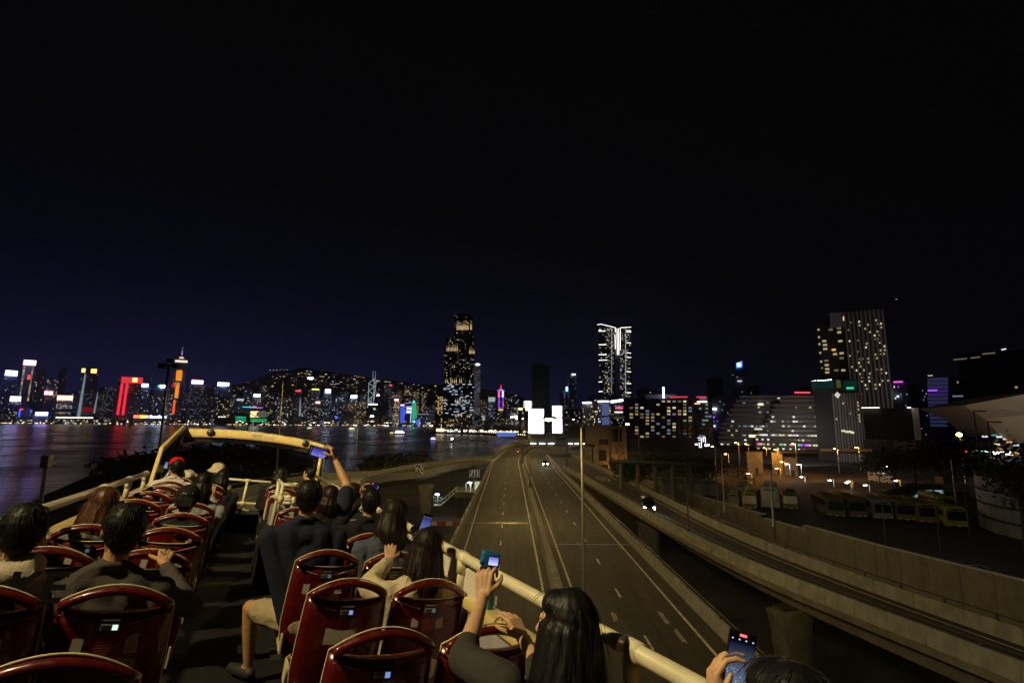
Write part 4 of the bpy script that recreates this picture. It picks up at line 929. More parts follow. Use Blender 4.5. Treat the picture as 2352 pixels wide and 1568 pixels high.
t = tower('slim office tower with a tilted blue logo panel on its roof', 1680, 1714, 850, 700, 7, 30, .06, 'dim', wallA, zb=ZG); 
a, c, d, e = t.loc2(1691,833), t.loc2(1705,829), t.loc2(1705,843), t.loc2(1691,845)
MB().add([a,c,d,e]+[p+Vector((0,1,0)) for p in (a,c,d,e)],[(3,2,1,0),(4,5,6,7),(0,1,5,4),(1,2,6,5),(2,3,7,6),(3,0,4,7)]).build('logo_panel', emi('logo_blue',(.05,.28,1),1.6,True), t.root)
MB().ell((a+c+d+e)/4+Vector((-.3,-.7,0)),(2.6,.3,2.7)).build('logo_disc', emi('logo_white',(.75,.88,1),3), t.root); t.sign(1694,874,1704,876,W_COOL,'lit_band')
for (a,c,y,Y,p_,lb) in ((1462,1508,895,700,.10,'distant block with a dotted row of lights behind the hotel block'),(1622,1660,868,1000,.01,'unlit black tower left of the blue logo tower'),(1715,1745,884,800,.02,'unlit tower right of the blue logo tower'),(1835,1862,890,500,.02,'dark block with a red lit edge left of the glass podium')):
    tower(lb, a, c, y, Y, 8, 18, p_, 'dim', wallC, zb=ZG)
MB().box(atY(1843,901,300),(9,.5,.6)).build('red_light_strip', S_RED, label='red neon strip on the roof left of the glass podium', cat='neon strip')
b = MB(); q = atY(1612,1018,180)
for (x, z, w, h) in ((-.7,1.9,1.3,.16),(-.6,1.2,1.0,.16),(-.1,.9,.16,1.5),(.55,1.3,.16,1.5),(1.25,1.2,.16,2.0),(.9,2.1,.8,.16),(-1.9,-.3,.9,.5),(-.9,-.5,.16,1.7),(-.2,-.5,.16,1.7),(-.55,-1.3,.8,.16),(1.2,-.6,.5,.8),(1.85,-.6,.5,.7),(2.4,-.5,.4,.7)): b.box(q+Vector((x,0,z)),(w,.2,h))
b.build('neon_sign', emi('neon_white',(.9,.85,1),2.4), label='white angular neon sign among dark trees below the teal block', cat='neon sign')
# ================================================================ street lamps
def road_lamp(label, base, top, arms, group=None, power=900, col=WARM, thick=0.11, glow=None, lit=True, across=True):
    """arms: list of (reach vector, lit?)"""
    t = empty('street_lamp', base, 0, label, 'street lamp', group); H = top-base[2]
    MB().tube([(0,0,0),(0,0,.9),(0,0,.95),(0,0,H)], [thick*1.5,thick*1.5,thick,thick*.6], 10).build('pole', steel, t, smooth=True)
    MB().box((0,0,.03),(.45,.45,.06)).build('base_plate', dsteel, t)
    for (v, on) in arms:
        v = Vector(v); e = Vector((0,0,H))+v; u = Vector((v.x,v.y,0)).normalized(); r = atan2(u.y, u.x)
        MB().tube([(0,0,H-.25), Vector((0,0,H))+v*.45+Vector((0,0,.12)), e], [thick*.55,thick*.5,thick*.4], 7).build('arm', dsteel, t, smooth=True)
        Mz = Matrix.Rotation(r, 3, 'Z')
        hd = MB(); hd.box(e+u*.35, (.8,.3,.13), Mz, taper=.7); bevel(hd.build('lamp_head', dsteel, t), .03)
        ls = 1.0 if base[1] > 40 else .6; MB().ell(e+u*.38-Vector((0,0,.06+.07*ls)), (.36*ls,.17*ls,.13*ls), Mz, 12, 7).build('lens', (glow or lampglow) if on else mat('unlit_lens',(.35,.36,.35),.3), t)
        if on and power: lamp(t, e+u*.38-Vector((0,0,.3)), power, col, across=across)
    return t
PW = 860
def mx(s, d): return M(s, d)
road_lamp('nearest twin-armed lamp post in the median, its right head dark', tuple(mx(25.9,3.5)+Vector((0,0,.85))), -.05, [((-1.25,0,.25),True),((1.45,0,.35),False)], power=PW, thick=.095)
road_lamp('twin-armed median lamp post, second one along the road', tuple(mx(98,3.62)+Vector((0,0,.85))), .9, [((-2.4,0,.15),True),((2.1,0,.1),True)], power=PW*.8)
road_lamp('median lamp post just before the sign gantry', tuple(mx(152,3.3)+Vector((0,0,.85))), 1.2, [((-2.6,0,.15),True)], power=PW)
road_lamp('median lamp post beyond the sign gantry', tuple(mx(205,3.6)+Vector((0,0,.85))), 1.0, [((-2.4,0,.15),True),((2.2,0,.1),True)], power=PW)
road_lamp('farthest lamp post by the harbour fence', tuple(mx(268,-6.3)), 1.4, [((2.4,0,.15),True)], power=PW)
road_lamp('lamp post at the far right bend of the road', tuple(mx(300,22.6)), 1.4, [((-2.4,0,.15),True)], power=PW)
road_lamp('median lamp post out of view behind the bus', tuple(mx(-22,3.62)+Vector((0,0,.85))), 0, [((-1.55,0,.25),True),((1.55,0,.3),True)], power=PW*.01)
q = FL(60,.1); road_lamp('slim unlit lamp post standing on the inner parapet of the exit road', (q.x,q.y,q.z+.95), -1.0, [((1.6,0,.1),False)], power=0, thick=.09)
q = FR(104,.25); road_lamp('slim lamp post behind the outer parapet of the exit road', (q.x,q.y,q.z), -.5, [((-1.8,0,.2),True)], power=PW*.25, thick=.08)
q = FR(14,.4); road_lamp('exit road lamp post beyond the right edge of view', (q.x,q.y,q.z), -1, [((-2,0,.2),True)], power=PW*.06, thick=.09)
b = RAMP(77,-4.7); road_lamp('lamp post on the ramp with a long arm and glaring lamp, left of the arch', tuple(b), 5.7, [((3.3,0.2,.12),True)], power=PW*2.6, thick=.12)
q = RAMP(121,-4.6); road_lamp('farther ramp lamp post with its lamp over the water', tuple(q), .9, [((2.7,0,.15),True)], power=PW*2.6, thick=.1)
q = RAMP(156,-4.6); road_lamp('thin unlit post on the ramp parapet near the merge', tuple(q), -2.8, [((.5,0,.05),False)], power=0, thick=.07)
q = RAMP(171,-4.7); road_lamp('short lamp post with a small lamp near the merge', tuple(q), -5.4, [((.4,0,.05),True)], power=300, thick=.06)
# the ramp lamp standing left of the bus, just outside the picture: it lights the deck
B0 = BUSR @ Vector((-5.6, 2.3, -4.6)); H0 = BUSR @ Vector((-4.7, 2.3, 5.2))
road_lamp('ramp lamp post standing beside the bus on its left', tuple(B0), H0.z-.2, [((.75,.35,.15),True)], power=1120, thick=.13, col=(1.0,.79,.40), across=False)
B1 = BUSR @ Vector((-5.2, -22, -4.4)); road_lamp('ramp lamp post behind the bus', tuple(B1), B1.z+11, [((1.7,.7,.2),True)], power=1, thick=.13, col=(1.0,.72,.31))
# dark floodlight mast on the far left and the short dark mast below
def mast(label, x, yt, yb, Y, heads):
    p = atY(x, yt, Y); q = atY(x-12 if yt < 900 else x-3, yb, Y); zb = min(q.z, -22)
    t = empty('floodlight_mast', (p.x, p.y, zb), 0, label, 'floodlight mast'); H = p.z-zb
    MB().tube([(0,0,0),(0,0,H)], [.22,.14], 8).build('pole', dsteel, t)
    for (dx, dz, w, h) in heads: MB().box((dx,0,H+dz), (w,.5,h)).build('flood_head', dsteel, t)
mast('tall unlit floodlight mast, dark against the skyline', 388, 838, 1030, 60, [(-.75,-.1,.8,.6),(.1,.5,.7,.5),(.8,-.1,.6,.45),(0,0,1.9,.12)])
mast('short dark mast rising from the water edge beyond the left rail', 107, 1062, 1140, 46, [(0,.1,.7,1.0)])

# ================================================================ sign gantry
def gantry():
    p0 = mx(157,3.62); t = empty('sign_gantry', p0, 0, 'dark overhead sign gantry with two unlit panels lit from below', 'sign gantry')
    W = 21.2; zb = 6.0
    MB().box((W/2,0,zb),(W+1.2,.9,.8)).build('beam', dsteel, t)
    for x in (0, 13.2, W-.2):
        MB().box((x,-.25,zb/2),(.42,.3,zb)).build('leg', dsteel, t); MB().box((x,.35,zb/2),(.42,.3,zb)).build('leg', dsteel, t)
    pm = mat('sign_panel_dark', (.02,.026,.03), .6)
    for (xa, xb, z0, z1) in ((1.8,9.9,6.75,9.4),(13.4,18.9,6.75,11.6)):
        MB().box(((xa+xb)/2,-.35,(z0+z1)/2),(xb-xa,.16,z1-z0)).build('sign_panel', pm, t)
        f = MB()
        for x in (xa, xb): f.box((x,-.4,(z0+z1)/2),(.12,.2,z1-z0))
        for z in (z0, z1): f.box(((xa+xb)/2,-.4,z),(xb-xa,.2,.12))
        f.build('panel_frame', dsteel, t)
        for k in range(3):
            x = xa+(xb-xa)*(.17+.33*k); MB().box((x,-1.0,z0-.25),((xb-xa)*.2,.22,.13)).build('sign_light', emi('gantry_light',(1,.95,.75),14,True), t); MB().tube([(x,-1.0,z0-.3),(x,-.3,zb+.3)],.03,4).build('light_arm', dsteel, t)
gantry()
def blue_sign(label, x, y, Y, w, h, arrows, foot=True):
    p = atY(x, y, Y); t = empty('direction_sign', p, -atan2(p.x,p.y), label, 'road sign')
    MB().box((0,0,0),(w,.06,h)).build('border', mat('sign_border',(.5,.52,.55),.5), t); MB().box((0,-.035,0),(w-.14,.04,h-.14)).build('panel', mat('sign_blue',(.02,.05,.16),.5), t)
    ar = mat('sign_white_legend',(.6,.62,.65),.5)
    for (x0,z0,x1,z1) in arrows:
        MB().tube([(x0*w,-.07,z0*h),(x1*w,-.07,z1*h)], .045*h, 4).build('arrow', ar, t); d = Vector(((x1-x0)*w,0,(z1-z0)*h)).normalized()
        e = Vector((x1*w,-.07,z1*h)); n = Vector((d.z,0,-d.x)); MB().add([e+d*.16*h,e+n*.1*h,e-n*.1*h],[(0,1,2)]).build('arrow_head', ar, t)
    if foot: MB().tube([(-.3,.05,-h/2),(-.3,.05,-h/2-2.4)], .05, 6).build('post', dsteel, t)
blue_sign('small blue sign with slanting white arrows fixed on the outer ramp parapet', 963, 1078, 125, 1.85, 2.4, [(-.28,-.35,-.28,.1),(-.05,.12,.3,-.3),(.12,.42,.34,.1)])
blue_sign('blue sign with three white arrows under the ramp above the lit landing', 1090, 1087, 138, 2.7, 1.9, [(-.38,-.3,-.2,.3),(.02,-.35,.02,.3),(.3,-.35,.3,.3)])

# ================================================================ stairs and landing under the ramp
def stair_platform():
    Y = 139; zt = atY(1060,1127,Y).z; o = atY(1060,1127,Y); t = empty('steel_stairway', (o.x,o.y,ZG), 0, 'lit steel stair and railed landing beneath the curving ramp', 'stairway'); h = zt-ZG
    pw = mat('white_painted_steel', (.55,.6,.55), .5)
    MB().box((2.6,0,h-.2),(8.4,3,.35)).build('landing', conc_d, t)
    MB().box((2.6,-1.5,h-.75),(8.4,.15,1.3)).build('fascia', mat('dark_fascia',(.06,.06,.055),.8), t)
    for x in (-1.2,.8,2.6,4.6,6.6): MB().box((x,-1.3,h/2),(.16,.16,h)).build('post', dsteel, t); 
    for x in (1.2,2.5): MB().box((x,-.9,h+1.0),(.26,.26,2.2)).build('white_post', pw, t)
    MB().box((4.3,.6,h+1.3),(1.8,.1,2.2)).build('lit_panel', mat('pale_panel_board',(.6,.66,.5),.6), t); MB().box((5.7,.6,h+1.3),(.7,.1,2.2)).build('side_panel', mat('panel_dark',(.2,.22,.18),.6), t)
    for z in (.2,.6,1.05): MB().tube([(-1.5,-1.45,h+z),(6.8,-1.45,h+z)],.05,5).build('handrail', pw, t)
    for k in range(9): MB().box((-1.4-k*.42, -.4, h-.25-k*.36),(.42,1.8,.08)).build('step', mat('step_steel',(.4,.45,.42),.5), t)
    for y in (-1.35,.6):
        MB().tube([(-1.2,y,h+.05),(-5.2,y,h-3.4)],.09,5).build('stringer', pw, t); MB().tube([(-1.2,y,h+1.05),(-5.2,y,h-2.4)],.05,5).build('handrail', pw, t)
        for k in range(5): MB().tube([(-1.4-k*.9,y,h-.1-k*.78),(-1.4-k*.9,y,h+.95-k*.78)],.03,4).build('baluster', pw, t)
    MB().box((-6.0,-.4,h-3.5),(2.0,2.2,.15)).build('lower_landing', pw, t)
    for (xa,za,xb,zb) in ((-7,-3.4,-5,-1.6),(-7,-1.6,-5,-3.4),(-7,-3.4,-7,-1.2),(-5,-3.4,-5,-1.2),(-7,-2.4,-5,-2.4),(-7,-1.4,-5,-1.4)): MB().tube([(xa,-1.5,h+za),(xb,-1.5,h+zb)],.05,4).build('lattice_bar', mat('blue_grey_steel',(.3,.42,.5),.5), t)
    for (x, z) in ((2.2,h+2.3),(-6.2,h-.7),(6.4,h+2.0),(5.2,h+2.05)):
        MB().tube([(x,-1,z-.12),(x,-1,z),(x,-1,z+.08)],[.55,.6,.3],14).build('lamp_disc', emi('disc_lamp',(.9,1,.9),16), t)
        if x != 5.2: MB().tube([(x+.1,-.6,z),(x+.1,-.6,z-2.4)],.07,6).build('lamp_post', pw, t); lamp(t,(x,-1,z-.4),55,(.85,1,.8),batwing=False)
stair_platform()
# water-filled barriers
rd, wh = mat('barrier_red',(.35,.03,.02),.5), mat('barrier_white',(.5,.48,.42),.5)
ords = ['nearest the pale pier','second from the pale pier','third from the pale pier','fourth from the pale pier','fifth from the pale pier','sixth from the pier']
for k in range(6):
    x = 996+k*18.2; p = atY(x, 1176-k*1.6, 124); t = empty('traffic_barrier', (p.x,p.y,ZG), .15, ('white ' if k % 2 == 0 else 'red ')+'plastic road barrier under the ramp, '+ords[k], 'traffic barrier', 'red and white barriers under the ramp')
    bevel(MB().box((0,0,.45),(1.75,.5,.9), taper=.8).build('shell', wh if k % 2 == 0 else rd, t), .05)
    for s_ in (-.45,.45): MB().box((s_,-.24,.62),(.3,.06,.1)).build('slot', black, t)
for k in range(3):
    p = atY(916+k*22, 1206-k*3, 118); t = empty('traffic_barrier', (p.x,p.y,ZG), .12, ('red','white','red')[k]+' plastic road barrier left of the pale pier, '+('first','middle','last')[k]+' of three', 'traffic barrier', 'red and white barriers under the ramp')
    bevel(MB().box((0,0,.45),(1.75,.5,.9), taper=.8).build('shell', (rd,wh,rd)[k], t), .05)
# parked dark car glimpsed below the parapet
# ================================================================ retaining wall, coach park
WL_ = [(-2,61.0),(20,54.0),(46.8,47.2),(53.5,45.4),(61,43.2),(80,39.6),(99,36.6),(131,32.6)]
wallx = interp(WL_)
FW = lambda y, d, z=0.0: Vector((wallx(y)+d, y, z))
def retaining():
    p0 = FW(60,0); t = empty('retaining_wall', p0, 0, 'long grey panelled retaining wall below the coach park', 'retaining wall'); n = 0; y = 8.0
    m = mat('wall_panel_concrete', (.19,.18,.155), .85, nz=.12, scale=.5, bump=.1, bscale=5, streak=.15)
    while y < 128:
        y1 = y+2.9; top = -14.0 if not (74 < y < 82.5) else -14.55
        b = sweep(lambda s, d: FW(s,d), y+.03, y1-.03, 3, [(0,ZG),(0,top),(.35,top),(.35,ZG)]); b.v = [tuple(Vector(v)-p0) for v in b.v]
        b.build('wall_panel', m, t); y = y1
    for a, c, top in ((8,74,-14.0),(74,82.5,-14.55),(82.5,128,-14.0)):
        b = sweep(lambda s, d: FW(s,d), a, c, 6, [(-.05,top+.003),(-.05,top+.12),(.42,top+.12),(.42,top+.003)]); b.v = [tuple(Vector(v)-p0) for v in b.v]; b.build('coping', mat('pale_coping',(.45,.47,.5),.6), t)
retaining()
lotp = [(wallx(y)+.3, y) for y in (0,20,46,61,80,99,128)]
MB().prism(lotp[::-1]+[(210,0),(210,150),(40,150)][::-1] if False else [(wallx(y)+.3,y) for y in (0,20,46,61,80,99,128)]+[(60,136),(220,136),(220,0)], ZL-.4, ZL) .build('coach_park_ground', asphalt2, kind='structure')
# small dark-water court with white lines at the wall foot
for (xa,ya,xb,yb) in ((2211,1298,2254,1297),(2254,1297,2272,1305),(2228,1299,2262,1317),(2240,1313,2272,1311)):
    a, c = atZ(xa,ya,ZL+.03), atZ(xb,yb,ZL+.03); d = (c-a).normalized(); n_ = Vector((-d.y,d.x,0))*.07; MB().quad(a-n_,c-n_,c+n_,a+n_).build('bay_line', paint_w, kind='structure')
# coaches
glass_d = mat('coach_glass', (.012,.014,.016), .25, spec=.35); tyre = mat('tyre',(.012,.012,.012),.9)
def coach(label, x, y, Y, rz, L, W, H, col, name='coach', col2=None, group='coaches parked in the lower yard', lowfront=None, tall=False):
    p = atZ(x, y, ZL); k = Y/p.y; px = p.x*k
    t = empty(name, (px, Y, ZL), rz, label, 'coach' if name == 'coach' else 'minibus', group)
    cm = mat('coach_paint_'+'_'.join('%02d' % int(c*99) for c in col), col, .6, nz=.1, spec=.3)
    b = MB(); st = [(0,.0,.35),(.06,-.12,.62),(.5,-.03,.94),(1.0,0,1.0)]
    # front end slopes back a little; box with rounded roof edges
    prof = [(-W/2,.35),(-W/2,H*.62),(-W/2+.06,H-.35),(-W/2+.3,H-.05),(0,H),(W/2-.3,H-.05),(W/2-.06,H-.35),(W/2,H*.62),(W/2,.35)]
    n = len(prof); vs = []
    for (yy, sc_, sl) in ((0,.985,.14),(.25,1,0.06),(L*.5,1,0),(L-.2,1,0),(L,.97,-.1)):
        for (xx, zz) in prof: vs.append((xx*sc_, yy+(sl*4*(zz/H-.3) if yy < .3 else 0)*.8, zz if zz < 1 else zz*(.985 if yy in (0,L) else 1)))
    b.add(vs, [(i*n+j, i*n+(j+1)%n, (i+1)*n+(j+1)%n, (i+1)*n+j) for i in range(4) for j in range(n)]+[tuple(range(n-1,-1,-1)), tuple(4*n+j for j in range(n))])
    body = sharp(b.build('body', cm, t), 30)
    if col2: MB().box((0,-.06,.75),(W*.97,.12,.75)).build('front_band', mat('coach_band_'+str(int(col2[0]*99)),col2,.4), t)
    s = lambda z: .14*4*(z/H-.3)*.8
    z0, z1 = H*(.40 if not tall else .34), H*.80
    w = W*.46; MB().add([(-w,s(z0)-.03,z0),(w,s(z0)-.03,z0),(w*.95,s(z1)-.03,z1),(-w*.95,s(z1)-.03,z1)]+[(-w,s(z0)+.06,z0),(w,s(z0)+.06,z0),(w*.95,s(z1)+.06,z1),(-w*.95,s(z1)+.06,z1)],[(0,1,2,3),(0,4,5,1),(3,2,6,7),(0,3,7,4),(1,5,6,2)]).build('windscreen', glass_d, t)
    for sx_ in (-1,1):
        nwin = max(3, int(L/1.7)); ww = (L-1.6)/nwin
        for i in range(nwin): MB().box((sx_*(W/2+.004), 1.2+ww*(i+.5), H*.66),(.03,ww-.1,H*.28)).build('side_window', glass_d, t)
        MB().box((sx_*W*.37,-.1,.62),(.34,.1,.2)).build('headlight', mat('headlight_glass',(.5,.5,.48),.1), t)
        MB().tube([(sx_*W*.48,0,H*.82),(sx_*(W*.5+.22),-.4,H*.76),(sx_*(W*.5+.22),-.4,H*.6)],[.03,.04,.09],5).build('mirror', black, t)
        for yy in (1.9, L-2.4):
            MB().tube([(sx_*(W/2-.24),yy,.47),(sx_*(W/2+.01),yy,.47)],.47,14).build('wheel', tyre, t)
    MB().box((0,-.1,.42),(W*.94,.16,.22)).build('bumper', black, t); MB().box((0,-.2,.55),(.5,.03,.14)).build('number_plate', mat('plate_white',(.6,.6,.55),.5), t)
    MB().box((0,s(H*.86)-.06,H*.87),(W*.55,.1,.18)).build('destination_box', glass_d, t)
    MB().box((0,L*.6,H+.06),(1.3,2.2,.18)).build('roof_unit', cm, t)
    return t
LIME=(.27,.29,.06); PALE=(.34,.38,.27); WHT=(.5,.55,.62); OLV=(.13,.13,.05); YEL=(.19,.16,.045); TEAL=(.2,.26,.28)
coach('pale green coach behind the yellow minibus, leftmost in the yard', 1703, 1142, 104, -.5, 9, 2.4, 3.1, PALE)
coach('lime yellow minibus, leftmost at the front of the yard', 1683, 1158, 94, -.5, 6.2, 2.05, 2.65, LIME, 'minibus')
coach('lime coach with a reddish brown front, second along the yard', 1722, 1164, 92, -.5, 9, 2.4, 3.1, LIME, col2=(.14,.06,.035))
coach('white tall coach behind the lit flagpole', 1770, 1160, 93, -.48, 11, 2.9, 3.9, WHT, tall=True)
coach('dull olive coach right of the white tall coach', 1816, 1163, 92, -.5, 9, 2.4, 3.1, OLV)
for (x, y, Y, c, lb) in ((1922,1179,85,OLV,'dark olive coach, first on the left of the slanted row'),(1972,1182,84.5,OLV,'dark olive coach, second in the slanted row'),(2031,1187,83,TEAL,'white-fronted grey coach, third in the slanted row'),(2083,1187,82,YEL,'dark yellow coach right of the grey coach in the slanted row'),(2135,1190,80,YEL,'dark yellow coach left of the nearest coach in the slanted row'),(2201,1200,77,LIME,'bright lime coach, nearest and last in the slanted row')):
    coach(lb, x, y, Y, -.30, 10.5, 2.5, 3.2, c, group='coaches parked in a slanted row')
coach('pale lime coach tucked behind the last coach of the slanted row', 2180, 1184, 89, -.30, 8, 2.5, 3.1, LIME, group='coaches parked in a slanted row')
# lit flagpoles / slim bright poles
for (x, yt, yb, Y, lb) in ((1643,1047,1140,86,'slim bright pole left of the coaches, left one of the pair'),(1657,1042,1132,90,'slim bright pole left of the coaches, right one of the pair'),(1768,1084,1192,78,'slim bright pole in front of the white tall coach'),(2184,1056,1166,92,'slim bluish lit pole behind the slanted row'),(2272,1070,1098,110,'slim bluish lit pole by the banded rotunda')):
    p = atY(x, yt, Y); t = empty('flagpole', (p.x,Y,ZL), 0, lb, 'pole', 'slim bright poles round the coach park'); H = p.z-ZL
    MB().tube([(0,0,0),(0,0,1.2),(0,0,1.22),(0,0,H)],[.16,.15,.1,.05],8).build('pole', mat('white_pole',(.75,.78,.82),.35), t); MB().box((0,0,.04),(.5,.5,.08)).build('base_plate', dsteel, t); MB().ell((0,0,H+.08),(.09,.09,.09)).build('finial', steel, t)
for (x, Y, pw) in ((1640,74,16),(1765,70,7),(2010,62,14),(2200,72,18),(1690,112,10)):
    p = atY(x, 1000, Y); t = empty('yard_floodlight', (p.x,Y,ZL), 0, 'floodlight post over the coach park, '+{1640:'by the pair of bright poles',1765:'near the white tall coach',2010:'in front of the slanted row',2200:'beside the last coach',1690:'behind the lime coaches'}[x], 'yard lamp', 'floodlight posts over the coach park')
    H = 9.0; MB().tube([(0,0,0),(0,0,H)],[.08,.05],6).build('pole', dsteel, t); MB().box((0,0,H),(.6,.4,.12)).build('flood_head', dsteel, t); MB().box((0,0,H-.075),(.4,.25,.03)).build('lens', mat('flood_lens',(.5,.5,.52),.2), t)
    lamp(t,(0,0,H-.25),pw,(.62,.74,1.0),batwing=True)
p = atY(2146,1136,66); t = empty('yard_post', (p.x,66,ZL), 0, 'thin dark post standing in the yard in front of the slanted row', 'post'); MB().tube([(0,0,0),(0,0,p.z-ZL+2)],[.09,.05],6).build('pole', dsteel, t); MB().box((-.1,0,1.6),(.22,.1,.12)).build('bracket', steel, t)
# banded rotunda at the right edge
def rotunda():
    cx, cy, r = 82.6, 70.5, 15.5; t = empty('rotunda', (cx,cy,ZL), 0, 'curved panelled rotunda with dark gaps between its bands at the right edge', 'rotunda ramp')
    pm = mat('rotunda_panel', (.20,.22,.22), .7, nz=.12, scale=.6, bump=.1, bscale=4); n = 44
    MB().prism([((r-.6)*cos(2*pi*i/48),(r-.6)*sin(2*pi*i/48)) for i in range(48)],0,7.8).build('core', mat('rotunda_core',(.03,.035,.035),.9), t)
    for k in range(4):
        z0 = .1+k*1.95
        for i in range(n):
            a0 = pi*.62+2*pi*i/n*.62; a1 = a0+2*pi/n*.62-.006
            P_ = [(cos(a)*rr, sin(a)*rr) for rr, a in ((r,a0),(r,a1),(r-.2,a1),(r-.2,a0))]
            dz = .25*(i/n)
            MB().prism([P_[0],P_[1],P_[2],P_[3]], z0, z0+1.62).build('wall_panel', pm, t)
    MB().prism([((r+.1)*cos(2*pi*i/48),(r+.1)*sin(2*pi*i/48)) for i in range(48)],7.9,8.1).build('rim', conc_d, t)
rotunda()
p = atY(2330,1180,60); t = empty('wall_lamp', (p.x-8,46,ZL), 0, 'low greenish lamp lighting the rotunda wall', 'lamp'); MB().tube([(0,0,0),(0,0,5)],.06,6).build('pole', dsteel, t); MB().box((0,0,5),(.5,.3,.12)).build('lamp_head', dsteel, t); lamp(t,(0,.1,4.8),60,(.6,1.0,.78),batwing=False)
# covered walkway with columns (left of the yard)
def walkway():
    o = atY(1416,1064,104); t = empty('covered_walkway', (o.x,104,ZL-1), -.12, 'dark covered walkway with pale columns beside the trees', 'walkway roof'); zt = o.z-ZL+1
    MB().box((8.3,3.0,zt),(18,6.5,.35), Matrix.Rotation(.02,3,'Y')).build('roof', mat('walkway_roof',(.04,.042,.04),.8), t)
    for k in range(5): MB().tube([(.9+k*3.3,.3,0),(.9+k*3.3,.3,zt)],.42 if k < 4 else .2,12).build('column', conc_d, t)
    MB().box((8,4.5,.5),(17,.3,1.0)).build('dwarf_wall', conc_d, t)
walkway()
# low dark shed roof at the yard edge
o = atY(1585,1128,112); t = empty('shed', (o.x,112,ZL), -.15, 'low flat-roofed shed at the left end of the yard', 'shed'); MB().box((0,2,1.2),(11,6,2.4)).build('wall', mat('shed_wall',(.22,.25,.28),.7), t); MB().box((0,2,2.5),(11.6,6.6,.2)).build('roof', mat('shed_roof',(.12,.15,.19),.6), t)
# ================================================================ service building lit by sodium light
def service_building():
    Y = 205; t = T('bare concrete service building glowing orange at its foot', 1342, 1437, 981, Y, name='service_building', zb=-22, depth=.7, cat='building')
    m = mat('service_wall', (.36,.31,.25), .85, nz=.15, scale=.3); t.body(m); 
    dk = mat('recess_dark', (.03,.028,.025), .9)
    def rec(x0,y0,x1,y1,name): a, c = t.loc2(x0,y1), t.loc2(x1,y0); MB().box(((a.x+c.x)/2,-t.D/2-.02,(a.z+c.z)/2),(c.x-a.x,.1,c.z-a.z)).build(name, dk, t.root)
    rec(1376,1009,1397,1021,'louvre'); rec(1376,1033,1393,1058,'window_recess'); rec(1411,985,1420,1014,'louvre'); rec(1423,985,1428,1014,'louvre'); rec(1406,985,1409,1014,'louvre'); rec(1377,1067,1397,1077,'roller_shutter'); rec(1414,1034,1416,1041,'vent')
    for x in (1404,1421.5,1430): a = t.loc2(x,990); MB().box((a.x,-t.D/2-.25,t.H/2),(.35,.5,t.H)).build('pilaster', m, t.root)
    MB().box((0,0,t.H+.2),(t.W+.5,t.D+.5,.5)).build('parapet', m, t.root)
    a = t.loc2(1430,1078); L_ = lamp(None,(0,0,0),1500,SOD,batwing=False,name='sodium_light',radius=.3)
    L_.parent = t.root; L_.location = (a.x-1.2,-t.D/2-2.2,3.8); MB().tube([(a.x-1.2,-t.D/2,4.5),(a.x-1.2,-t.D/2-1.9,4.5)],.05,5).build('lamp_arm', dsteel, t.root); MB().box((a.x-1.2,-t.D/2-2.1,4.45),(.3,.5,.14)).build('lamp_head', dsteel, t.root)
    MB().box((t.loc2(1358,1040).x,-t.D/2-.1,t.loc2(1358,1040).z),(1.2,.1,1.2)).build('notice', mat('pale_notice',(.5,.55,.5),.6), t.root)
service_building()
